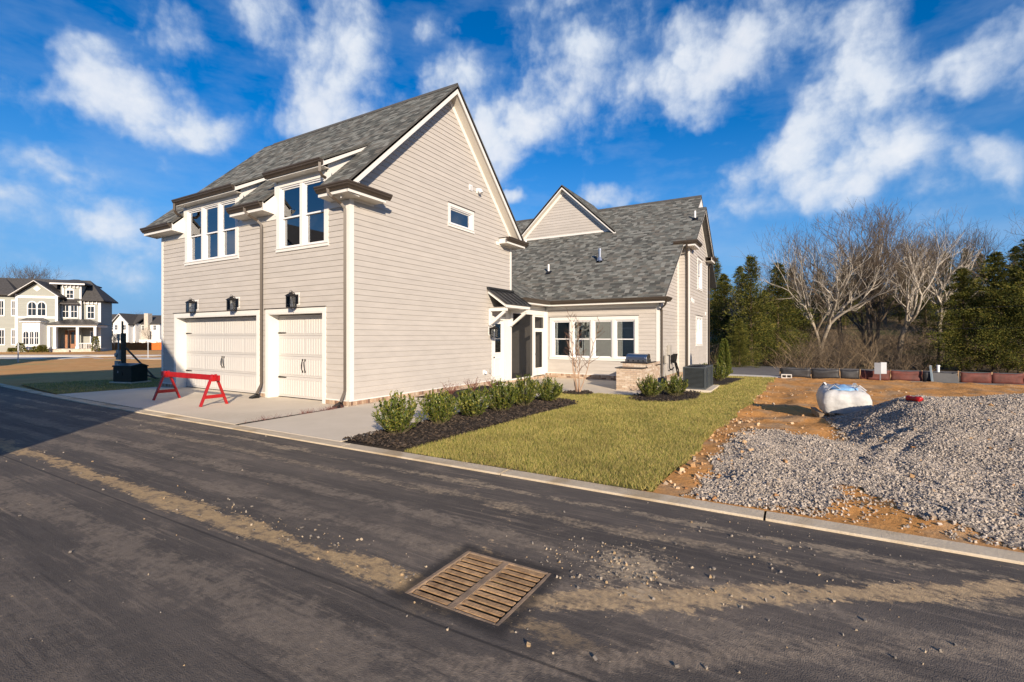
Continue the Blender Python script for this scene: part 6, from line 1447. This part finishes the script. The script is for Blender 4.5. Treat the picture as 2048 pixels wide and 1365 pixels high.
CED = [cedar_mesh(1, .26, 13000), cedar_mesh(2, .33, 16000, ragged=.5), cedar_mesh(3, .22, 13000, ragged=.45), cedar_mesh(4, .40, 21000, .5, .03)]
def cedar(px_, D, h, var, rot, label, group='cedars at the wood edge', sx=1.0):
    x, y = at(px_, D); t = thing('cedar_tree', label, 'tree', (x, y, float(gz(x, y)) - .25), rot, group); o = place('trunk', tr_me, None, t); o.scale = (h, h, h); o = place('crown', CED[var], None, t); o.scale = (h * sx, h * sx, h); o['kind'] = 'stuff'
C = [(1502,31,7.3,0,.3,'pointed cedar standing closest to the house corner'),(1556,32,7.0,1,1.7,'pointed cedar left of the white-limbed trees'),(1448,40,7.2,3,2.2,'rounded cedar half hidden by the house'),(1530,36,5.6,3,.9,'short bushy cedar between the two pointed cedars'),
     (1600,38,6.6,1,4.1,'ragged cedar behind the white-limbed trees'),(1925,29,6.2,3,3.0,'bushy cedar next to the bare pale tree'),(1990,28,7.0,3,5.1,'broad dark cedar over the red silt fence'),(2060,27,7.6,1,.6,'tall dark cedar at the end of the wood'),(1478,29.5,3.2,3,4.4,'low juniper at the foot of the pointed cedar')]
for a in C: cedar(*a)
for (px_, D, h, v, r) in ((1690,47,6.3,1,1.1),(1745,50,6.7,3,.2),(1800,48,6.1,0,2.5),(1850,44,5.5,3,3.6),(1890,50,6.5,1,5.8),(1640,52,5.7,3,1.9),(1960,46,6.3,0,2.9),(2030,50,6.7,3,4.7),(2120,34,8,3,.5),(2230,32,8,1,1.5),(2350,34,8,3,2.5),(1480,48,7.0,1,3.1),(1430,50,8,0,.7),(1585,58,6.1,3,5.3),(1720,62,6.7,1,2.2),(1820,64,6.7,3,1.3),(1930,66,6.7,0,.1)):
    cedar(px_, D, h, v, r, 'dark cedar filling the back of the wood', 'cedars deep in the wood')
# --- brush and saplings under the wood
def brush(name, n, seed, material, label):
    rs = random.Random(seed); segs = []
    for i in range(n):
        px_ = rs.uniform(1425, 2300); D = rs.uniform(27.5, 42); 
        if 1430 < px_ < 1540 and D < 30: continue
        x, y = at(px_, D); z = float(gz(x, y)) - .25; h = rs.uniform(.5, 2.3) * (1.25 if 1600 < px_ < 1780 else .8)
        for k in range(rs.randint(4, 8)):
            p = Vector((x, y, z)); d = Vector((rs.gauss(0, .45), rs.gauss(0, .45), 1)).normalized(); r = .012
            for j in range(4):
                q = p + d * h / 4; segs.append((p, q, r, r * .75, 3)); 
                if j: e = (d + Vector((rs.gauss(0, .7), rs.gauss(0, .7), rs.gauss(.2, .4)))).normalized(); segs.append((q, q + e * h * .3, r * .6, r * .3, 3))
                p = q; r *= .75; d = (d + Vector((rs.gauss(0, .25), rs.gauss(0, .25), -.06))).normalized()
    o = place(name, np_mesh(name, *segs_arrays(segs, 3), material), None); tag(o, label, 'brush', kind='stuff')
brush('undergrowth', 300, 3, M_TAN, 'tangle of tan leafless brush under the wood'); brush('undergrowth', 560, 5, M_TWIG, 'dark brushwood and saplings under the wood')
# --- young multi-stem tree on the lawn
def young_tree():
    segs = []
    rs = random.Random(77)
    for k in range(6):
        a = k / 6 * 6.283 + rs.uniform(-.3, .3); lean = rs.uniform(.10, .30); p = Vector((math.cos(a) * .06, math.sin(a) * .06, -.05)); d = Vector((math.cos(a) * lean, math.sin(a) * lean, 1)).normalized(); H = rs.uniform(1.9, 2.95); r = .021; n = 14
        for j in range(n):
            q = p + d * H / n; segs.append((p, q, r, r * .91, 0)); 
            if j > 3 and rs.random() < .95:
                for s in range(rs.choice((1, 1, 2))):
                    b = rs.random() * 6.283; e = (d * rs.uniform(.5, 1.0) + Vector((math.cos(b), math.sin(b), .1)) * .8).normalized(); L = rs.uniform(.25, .62) * (1.2 - j / n * .7); pp = q; rr = max(.009, r * .65)
                    for i in range(4):
                        qq = pp + e * L / 4; segs.append((pp, qq, rr, rr * .75, 1))
                        if rs.random() < .6: ee = (e + Vector((rs.gauss(0, .6), rs.gauss(0, .6), rs.gauss(.1, .3)))).normalized(); segs.append((qq, qq + ee * L * .4, rr * .5, rr * .25, 1))
                        pp = qq; rr *= .85; e = (e + Vector((rs.gauss(0, .15), rs.gauss(0, .15), .08))).normalized()
            p = q; r *= .91; d = (d + Vector((rs.gauss(0, .06), rs.gauss(0, .06), .03))).normalized()
    t = thing('young_tree', 'young bare multi-stemmed tree in a mulch ring on the lawn', 'tree', (6.15, -3.72, -.02))
    lo = [s for s in segs if s[4] == 0]; hi = [s for s in segs if s[4]]; M_Y = mat('pinkish_bark', (.30, .19, .12), .8, .15, 8, col2=(.44, .30, .20)); M_Y2 = mat('red_brown_twigs', (.11, .055, .032), .8, .15, 8)
    place('trunk', np_mesh('trunk', *segs_arrays(lo, 6), M_Y, True), None, t)['kind'] = 'stuff'; place('crown', np_mesh('crown', *segs_arrays(hi, 4), M_Y2), None, t)['kind'] = 'stuff'
young_tree()
# twiggy low shrubs by the wall
M_RTW = mat('russet_twigs', (.17, .07, .055), .85, .2, 8); M_RLF = ramp_mat('russet_leaves', [(.16,.06,.045),(.11,.05,.035),(.22,.10,.06),(.12,.075,.04)], .7, 'island', 0, 1, .2, trans=.2)
for k, (x, y, lb) in enumerate(((3.1, -.85, 'sparse russet twiggy shrub by the wall, nearest the garage corner'), (4.2, -.9, 'sparse russet twiggy shrub by the wall, the middle one'), (5.3, -.95, 'sparse russet twiggy shrub by the wall, nearest the side door'), (7.35, -5.75, 'sparse russet twiggy shrub at the foot of the brick island'))):
    rs = np.random.RandomState(80 + k); t = thing('twiggy_shrub', lb, 'shrub', (x, y, .0 if k < 3 else -.05), 0, 'sparse russet shrubs'); segs = []; P = []; D = []
    for i in range(26):
        a = rs.rand() * 6.283; p = Vector((0, 0, 0)); d = Vector((math.cos(a) * rs.uniform(.3, 1.1), math.sin(a) * rs.uniform(.3, 1.1), 1)).normalized(); L = rs.uniform(.22, .46)
        for j in range(3):
            q = p + d * L / 3; segs.append((p, q, .005, .004, 0)); e = Vector((rs.randn(), rs.randn(), .6)).normalized(); segs.append((q, q + e * L * .3, .003, .002, 0)); P += [tuple(q), tuple(q + e * L * .25)]; D += [tuple(e), tuple(d)]; p = q
    place('twigs', np_mesh('twigs', *segs_arrays(segs, 3), M_RTW), None, t)['kind'] = 'stuff'; n = len(P)
    place('foliage', leaves_mesh(np.array(P), np.array(D), np.tile([0, 0, 1.0], (n, 1)), rs.uniform(.025, .045, n), rs.uniform(.012, .02, n), M_RLF), None, t)['kind'] = 'stuff'
# weeds in the strip between the slabs
segs = []; r = random.Random(5)
for i in range(70):
    x = r.choice((r.uniform(-2.8, -.2), r.gauss(-.6, .15), r.gauss(-1.3, .1))); p = Vector((x, -.05 + r.gauss(0, .02), .01)); 
    for j in range(4): segs.append((p, p + Vector((r.gauss(0, .05), r.gauss(0, .05), r.uniform(.03, .12))), .0022, .001, 0))
tag(place('weeds', np_mesh('weeds', *segs_arrays(segs, 3), M_RTW), None), 'dry weeds and clods in the strip between the slabs', 'weeds', kind='stuff')

# ================================================================ other houses
RZN = math.atan2(RT[1], RT[0])
M_NSID = mat('sage_grey_siding', (.30, .31, .275), .7, .04, 1.2, .25, 40, stretch=(.2, .2, 6)); M_NWHT = mat('white_house_paint', (.74, .73, .70), .6, .02, 2); M_NROOF = mat('dark_shingle_roof', (.055, .052, .050), .9, .15, 6, .4, 20); M_NGLS = glass_mat('dark_window_glass', (.10, .12, .13), .16)
M_NDOOR = mat('stained_wood_door', (.26, .105, .04), .5, .15, 6); M_NMET = mat('dark_metal_roof', (.07, .065, .062), .35, .08, 3, metal=.4); M_STONEW = mat('pale_stone', (.48, .43, .36), .9, .15, 4, .4, 8); M_DARKIN = mat('dark_interior', (.02, .02, .022), .9)
def nbox(parent, name, material, a, b): return MB().box(a, b).build(name, material, parent)
def nwin(parent, u0, u1, z0, z1, y, cols=2, rows=2, arch=False, case=.13, material=M_NWHT):
    w = empty('window', parent=parent); n = 10
    if arch:
        r = (u1 - u0) / 2; c = (u0 + u1) / 2; zs = z1 - r
        arc = lambda rr, k: [(c + rr * math.cos(math.pi * i / k), zs + rr * math.sin(math.pi * i / k)) for i in range(k + 1)]
        out = [(u1 + case, z0 - case)] + arc(r + case, n) + [(u0 - case, z0 - case)]; inn = [(u1, z0)] + arc(r, n) + [(u0, z0)]
    else: out = [(u1 + case, z0 - case), (u1 + case, z1 + case * 1.3), (u0 - case, z1 + case * 1.3), (u0 - case, z0 - case)]; inn = [(u1, z0), (u1, z1), (u0, z1), (u0, z0)]
    MB().prism([(u, y - .06, z) for u, z in out], (0, .058, 0)).build('frame', material, w)
    MB().prism([(u, y - .066, z) for u, z in inn], (0, .004, 0)).build('pane', M_NGLS2, w)
    m = MB()
    for k in range(1, cols): x = u0 + (u1 - u0) * k / cols; m.box((x - .025, y - .085, z0), (x + .025, y - .068, z1 - .02))
    for k in range(1, rows): z = z0 + (z1 - z0) * k / rows; m.box((u0, y - .084, z - .025), (u1, y - .069, z + .025))
    if m.v: m.build('muntins', material, w)['kind'] = 'stuff'
    return w
M_NGLS2 = mat('dark_pane', (.018, .022, .026), .08, .1, 2, spec=.8)
def gable_roof(parent, u0, u1, y0, y1, ze, zr, axis='u', ov=.35, th=.16, material=M_NROOF, name='roof'):
    m = MB()
    if axis == 'u':   # ridge along u
        c = (y0 + y1) / 2
        m.prism([(u0 - ov, y0 - ov, ze - ov * (zr - ze) / (c - y0)), (u0 - ov, c, zr), (u0 - ov, y1 + ov, ze - ov * (zr - ze) / (c - y0)), (u0 - ov, y1 + ov, ze + th - ov * (zr - ze) / (c - y0)), (u0 - ov, c, zr + th * 1.3), (u0 - ov, y0 - ov, ze + th - ov * (zr - ze) / (c - y0))], (u1 - u0 + 2 * ov, 0, 0))
    else:
        c = (u0 + u1) / 2
        m.prism([(u0 - ov, y0 - ov, ze - ov * (zr - ze) / (c - u0)), (c, y0 - ov, zr), (u1 + ov, y0 - ov, ze - ov * (zr - ze) / (c - u0)), (u1 + ov, y0 - ov, ze + th - ov * (zr - ze) / (c - u0)), (c, y0 - ov, zr + th * 1.3), (u0 - ov, y0 - ov, ze + th - ov * (zr - ze) / (c - u0))], (0, y1 - y0 + 2 * ov, 0))
    return m.build(name, material, parent)
def gable_face(parent, u0, u1, y, ze, zr, th, material, name='gable'):
    return MB().prism([(u0, y, ze), (u1, y, ze), ((u0 + u1) / 2, y, zr)], (0, th, 0)).build(name, material, parent)
def hip_roof(parent, u0, u1, y0, y1, z0, z1, inset, material=M_NROOF, th=.14, name='roof'):
    yc = (y0 + y1) / 2; uc0, uc1 = u0 + inset, u1 - inset
    if uc0 > uc1: uc0 = uc1 = (u0 + u1) / 2
    v = [(u0, y0, z0), (u1, y0, z0), (u1, y1, z0), (u0, y1, z0), (u0, y0, z0 + th), (u1, y0, z0 + th), (u1, y1, z0 + th), (u0, y1, z0 + th), (uc0, yc, z1), (uc1, yc, z1)]
    return MB().add(v, [(3, 2, 1, 0), (0, 1, 5, 4), (1, 2, 6, 5), (2, 3, 7, 6), (3, 0, 4, 7), (4, 5, 9, 8), (5, 6, 9), (6, 7, 8, 9), (7, 4, 8)]).build(name, material, parent)
p0 = CAM + 54 * (FW + RT * ((0 - 1024) / 960))
vh = thing('victorian_house', 'sage-grey two-storey house with arched windows, a white bay and a columned porch', 'house', (float(p0[0]), float(p0[1]), 0), RZN + R_(22)); vh.scale = (.80, 1, 1)
nbox(vh, 'wall', M_NSID, (-9, .6, 0), (1.86, 5, 6.6)); nbox(vh, 'wall', M_NSID, (1.862, 0, 0), (6.2, 5.2, 6.6)); nbox(vh, 'wall', M_NSID, (6.202, 1.0, 0), (8.55, 5.1, 7.95)); nbox(vh, 'wall', M_NSID, (8.552, 1.5, 0), (10.7, 5.0, 6.0))
gable_face(vh, 1.862, 6.2, -.002, 6.6, 8.0, .3, M_NSID)
hip_roof(vh, -9.6, 11.3, .9, 5.6, 6.05, 8.7, 2.6); gable_roof(vh, 1.7, 6.35, -.1, 5, 6.62, 8.05, 'v', .55, .14); hip_roof(vh, 5.0, 9.25, .4, 5.4, 7.96, 8.75, 1.8)
hip_roof(vh, -9.6, 1.9, .0, 6, 6.45, 8.6, 3.0)
for (a, b) in (((1.6, -.03, 0), (1.9, .02, 6.6)), ((6.05, -.03, 0), (6.35, .02, 6.6)), ((10.4, 1.46, 0), (10.74, 1.52, 6.0)), ((8.40, .96, 3.6), (8.62, 1.02, 7.95)), ((6.36, .96, 6.3), (6.56, 1.02, 7.95)), ((1.9, -.035, 6.18), (6.05, .01, 6.45)), ((1.9, -.035, 3.86), (6.05, .01, 4.08)), ((6.36, .955, 7.62), (8.4, 1.0, 7.93)), ((8.63, 1.455, 5.72), (10.4, 1.5, 5.98)), ((5.2, .36, 7.9), (9.27, .42, 8.06))): nbox(vh, 'trim_board', M_NWHT, a, b)
for s in (-1, 1):
    MB().bar((4.03, -.66, 8.13), (4.03 + s * 2.75, -.66, 6.36), .05, .26, (0, 1, 0)).build('barge_board', M_NWHT, vh)
MB().prism([(4.03, -.05, 6.95), (4.45, -.05, 7.28), (4.03, -.05, 7.6), (3.61, -.05, 7.28)], (0, .04, 0)).build('gable_ornament', M_NWHT, vh)
for k in range(5): nbox(vh, 'eave_bracket', M_NWHT, (6.5 + k * .45, .7, 7.55), (6.58 + k * .45, .95, 7.9))
for k in range(4): nbox(vh, 'eave_bracket', M_NWHT, (8.8 + k * .5, 1.2, 5.68), (8.88 + k * .5, 1.45, 5.96))
for (u0, u1, z0, z1, y, ar) in ((3.06, 3.92, 4.2, 5.72, 0, True), (4.12, 4.98, 4.2, 5.72, 0, True), (6.45, 7.12, 4.05, 5.45, 1.0, False), (7.42, 8.12, 4.05, 5.45, 1.0, False), (9.15, 9.92, 4.0, 5.4, 1.5, False), (6.9, 7.65, 6.35, 7.25, 1.0, False), (1.0, 1.36, 4.2, 5.8, .6, False), (1.0, 1.36, .9, 2.5, .6, False), (-.4, .05, 4.2, 5.8, .6, False), (-.35, .1, .9, 2.5, .6, False), (9.55, 10.0, .9, 2.3, 1.5, False)): nwin(vh, u0, u1, z0, z1, y, arch=ar)
MB().prism([(6.7, .9, 7.34), (7.85, .9, 7.34), (7.275, .9, 7.62)], (0, .1, 0)).build('window_hood', M_NWHT, vh)
hip_roof(vh, 6.3, 8.5, .3, 1.6, 5.62, 6.2, .7, M_NMET, .08, 'window_roof')
bay = empty('bay_window', parent=vh)
MB().prism([(2.55, 0, .25), (2.85, -.85, .25), (4.75, -.85, .25), (5.05, 0, .25)], (0, 0, 3.15)).build('bay_wall', M_NWHT, bay); MB().prism([(2.3, .0, 3.4), (2.65, -1.1, 3.4), (4.95, -1.1, 3.4), (5.35, .0, 3.4)], (0, 0, .14)).build('bay_cornice', M_NWHT, bay)
MB().add([(2.2, .0, 3.545), (2.6, -1.15, 3.545), (5.0, -1.15, 3.545), (5.45, .0, 3.545), (2.9, -.01, 3.95), (4.7, -.01, 3.95)], [(0, 1, 4), (1, 2, 5, 4), (2, 3, 5), (0, 3, 2, 1), (0, 4, 5, 3)]).build('bay_roof', M_NMET, bay)
for (a, b) in ((3.0, 3.55), (3.72, 4.10), (4.24, 4.62)): nwin(bay, a, b, .9, 2.35, -.85, arch=True, case=.07)
po2 = empty('porch', parent=vh)
nbox(po2, 'floor', M_STONEW, (6.1, -1.7, 0), (11.55, 1.5, .36)); nbox(po2, 'step', M_STONEW, (6.8, -2.1, 0), (8.6, -1.71, .22)); hip_roof(po2, 5.85, 11.85, -2.0, 1.6, 3.1, 3.8, 1.7, M_NMET, .1); nbox(po2, 'beam', M_NWHT, (6.05, -1.75, 2.86), (11.6, -1.5, 3.1)); nbox(po2, 'beam', M_NWHT, (11.36, -1.49, 2.86), (11.6, 1.4, 3.1))
for u in (6.2, 6.85, 9.38, 11.4): nbox(po2, 'column', M_NWHT, (u - .15, -1.76, .37), (u + .15, -1.47, 2.85)); nbox(po2, 'column_base', M_NWHT, (u - .2, -1.81, .365), (u + .2, -1.42, .62))
dd_ = empty('front_door', parent=vh); nbox(dd_, 'leaf', M_NDOOR, (7.15, .93, .38), (8.1, .99, 2.5)); nbox(dd_, 'pane', M_NGLS2, (7.42, .915, .9), (7.82, .929, 2.3)); nbox(dd_, 'frame', M_NWHT, (7.0, .90, 2.51), (8.25, .995, 2.68)); nbox(dd_, 'sidelight', M_NDOOR, (6.72, .93, .38), (7.0, .99, 2.5))
nbox(po2, 'porch_chair', M_TIMB, (9.9, -.4, .37), (10.4, .1, .85)); nbox(po2, 'porch_railing', M_NWHT, (9.55, -1.66, .95), (11.2, -1.6, 1.02))
for k in range(9): nbox(po2, 'baluster', M_NWHT, (9.62 + k * .19, -1.65, .37), (9.66 + k * .19, -1.61, .949))
# far white houses
def far_house(label, px_, D, w, dep, ze, zr, gables, wins, chim=None, extra_roof=None):
    p = CAM + D * (FW + RT * ((px_ - 1024) / 960)); t = thing('far_house', label, 'house', (float(p[0]), float(p[1]), -.1), RZN, 'white houses far across the field')
    nbox(t, 'wall', M_NWHT, (0, 0, 0), (w, dep, ze)); gable_roof(t, 0, w, 0, dep, ze, zr, 'u', .3, .25)
    for (a, b, zg) in gables:
        nbox(t, 'wall', M_NWHT, (a, -1.6, 0), (b, -.01, ze)); gable_face(t, a, b, -1.6, ze + .002, zg, .3, M_NWHT); gable_roof(t, a, b, -1.7, dep / 2, ze, zg, 'v', .35, .22)
        for s in (-1, 1): MB().bar(((a + b) / 2, -2.1, zg + .1), ((a + b) / 2 + s * ((b - a) / 2 + .35), -2.1, ze - .12), .08, .3, (0, 1, 0)).build('barge_board', M_NWHT, t)
    for (u0, u1, z0, z1, y) in wins: nwin(t, u0, u1, z0, z1, y, case=.1)
    if chim: nbox(t, 'chimney', M_STONEW, (chim[0], -.8, 0), (chim[1], .6, chim[2])); nbox(t, 'chimney_base', M_STONEW, (chim[0] - .5, -1.0, 0), (chim[1] + .5, -.81, 3.4))
    if extra_roof: hip_roof(t, *extra_roof, .8, M_NMET, .1, 'porch_roof')
    return t
far_house('white farmhouse with twin front gables across the field', 193, 118, 9.5, 8, 5.0, 7.2, [(0, 1.6, 6.9), (5.4, 9.1, 7.2)], [(.5, 1.1, 3.6, 4.7, -1.6), (3.6, 4.1, 3.5, 4.6, 0), (4.5, 5.0, 3.5, 4.6, 0), (5.9, 6.5, 3.5, 4.6, -1.6), (7.9, 8.5, 3.5, 4.6, -1.6), (6.4, 8.0, .9, 2.5, -1.6), (2.2, 3.6, .9, 2.6, 0)], None, (1.6, 5.3, -2.4, 0, 2.7, 3.4))
far_house('white house with a tall stone chimney across the field', 268, 120, 6.4, 8, 5.0, 7.0, [], [(.3, 1.5, 2.6, 4.7, 0), (2.0, 2.5, 3.4, 4.6, 0), (4.9, 5.5, 3.5, 4.6, 0), (.4, 1.6, .6, 2.2, 0)], (3.1, 4.1, 7.6))
far_house('white house end just beside the garage wall across the field', 316, 126, 6.0, 8, 4.0, 5.8, [], [(.3, .9, 2.7, 3.6, 0), (.3, 1.2, .7, 2.0, 0)], None, (0, 4, -2, 0, 2.2, 2.8))
# fences across the field
M_ORNG = mat('orange_mesh', (.62, .14, .02), .7, .1, 4)
def far_fence(name, px0, px1, D, h, material, label, n, zb=0.0, slats=False):
    a = CAM + D * (FW + RT * ((px0 - 1024) / 960)); b = CAM + D * (FW + RT * ((px1 - 1024) / 960)); L = float(np.linalg.norm(b - a)); t = thing(name, label, 'fence', (float(a[0]), float(a[1]), zb), RZN)
    if slats:
        k = int(L / .32); me = MB().box((0, 0, .06), (.24, .03, h)).mesh('picket', material)
        for i in range(k): place('picket', me, None, t, (i * .32, 0, 0))
        for z in (.3, h - .25): MB().box((0, .035, z), (L, .075, z + .09)).build('rail', material, t)
    else:
        m = MB(); vs = []; q = n * 3
        for i in range(q + 1): x = L * i / q; s = .10 * math.sin(i * 2.1) ; vs += [(x, .0, .05), (x, .0, h + s * .6), (x, .015, .05), (x, .015, h + s * .6)]
        m.add(vs, [f for i in range(q) for f in ((4*i, 4*i+4, 4*i+5, 4*i+1), (4*i+2, 4*i+3, 4*i+7, 4*i+6), (4*i+1, 4*i+5, 4*i+7, 4*i+3))]); m.build('netting', material, t)
        for i in range(n + 1): MB().box((L * i / n - .03, .02, 0), (L * i / n + .03, .08, h + .25)).build('post', M_STAKE, t)
far_fence('orange_fence', 205, 335, 72, 1.15, M_ORNG, 'orange plastic safety netting across the field', 6, -.3)
far_fence('white_fence', 278, 338, 96, 1.25, M_NWHT, 'white picket fence beyond the orange netting', 8, -.1, True)
# planting before the sage house
for k, (u, y, w, h, lb) in enumerate(((3.4, -2.2, 1.0, .95, 'cone-shaped clipped shrub before the white bay of the sage house'), (5.4, -2.5, 1.3, .55, 'low shrub beside the bay of the sage house'), (6.0, -2.8, 1.0, .7, 'rounded shrub at the porch steps of the sage house'), (11.7, -2.2, .8, 1.7, 'tall narrow shrub at the porch end of the sage house'), (2.3, -1.8, .8, .4, 'small brown shrub at the corner of the sage house'))):
    c, s = math.cos(RZN + R_(22)), math.sin(RZN + R_(22)); u *= .8; x, yy_ = float(p0[0]) + u * c - y * s, float(p0[1]) + u * s + y * c
    rs = np.random.RandomState(200 + k); n = 420; a = rs.rand(n) * 6.283; z = rs.rand(n); r = w / 2 * np.sqrt(1 - z * (.95 if h > .8 else .7)) * rs.uniform(.5, 1, n)
    t = thing('clipped_shrub', lb, 'shrub', (x, yy_, .0)); P = np.stack([np.cos(a) * r, np.sin(a) * r, .05 + z * h], 1); o = place('foliage', leaves_mesh(P, np.stack([np.cos(a), np.sin(a), 0 * a + .8], 1) + rs.randn(n, 3) * .3, rs.randn(n, 3), rs.uniform(.12, .22, n), rs.uniform(.06, .1, n), M_CEDAR), None, t); o['kind'] = 'stuff'
    MB().tube([(0, 0, -.05), (0, 0, h * .6)], [.04, .02], 5).build('stem', M_STEM, t)
for (px_, D, h, v, r, lb) in ((62, 76, 14.2, 3, .7, 'bare tree rising behind the roof of the sage house'), (120, 80, 12.5, 1, 2.0, 'second bare tree behind the sage house, nearer the gap'), (178, 84, 8.5, 5, 3.0, 'lower bare tree beyond the end of the sage house'), (-20, 74, 13.5, 5, 5.0, 'bare tree at the hidden end of the sage house'), (260, 150, 10.5, 1, 1.0, 'distant bare tree above the white houses')): bare_tree(px_, D, h, v, r, lb, 'bare trees behind the far houses', base=-.1)
bare_tree(228, 62, 2.6, 0, 1.0, 'small bare sapling beside the orange netting', base=-.1); bare_tree(300, 104, 4.2, 5, 2.0, 'small bare tree before the stone chimney', base=-.1)
# two houses on the other side of the alley, behind the camera's left: their shadows cross the road
def alley_house(yo, label):
    t = thing('alley_house', label, 'house', (-12.5, yo, 0), 0, 'houses across the alley'); M_AW = M_SIDE; wy = 11.85; ze = 5.5; zr = 10.05
    MB().prism([(0, 0, 0), (0, wy, 0), (0, wy, ze), (0, wy / 2, zr - .12), (0, 0, ze)], (-10, 0, 0)).build('wall', M_AW, t)
    for (a, b) in ((0, wy / 2), (wy, wy / 2)): MB().prism([(.02, a, ze - .06), (.02, b, zr), (.02, b, zr + .14), (.02, a, ze + .08)], (-10.2, 0, 0)).build('roof', M_NROOF, t)
    for (a, b) in ((.9, 5.8), (7.2, 9.9)):
        d = empty('garage_door', parent=t); MB().box((.0, a, .02), (.03, b, 2.45)).build('leaf', M_DOORP, d)
        for k in range(1, 4): MB().box((.031, a, 2.45 * k / 4), (.04, b, 2.45 * k / 4 + .03)).build('rail', M_TRIM, d)
        MB().box((.0, a - .12, 2.46), (.045, b + .12, 2.62)).build('head_casing', M_TRIM, d)
    for (a, b) in ((2.2, 3.1), (3.3, 4.2), (7.6, 8.5)):
        w = empty('window', parent=t); MB().box((.0, a - .1, 3.9), (.05, b + .1, 5.6)).build('frame', M_TRIM, w); MB().box((.051, a, 4.0), (.056, b, 5.5)).build('pane', M_NGLS2, w); MB().box((.057, a, 4.72), (.07, b, 4.78)).build('meeting_rail', M_TRIM, w)
    return t
alley_house(-6.1, 'greige gabled house across the alley whose shadow reaches the garage'); alley_house(16.9, 'greige gabled house farther up the alley, shading the field')

print('objects', len(bpy.data.objects))
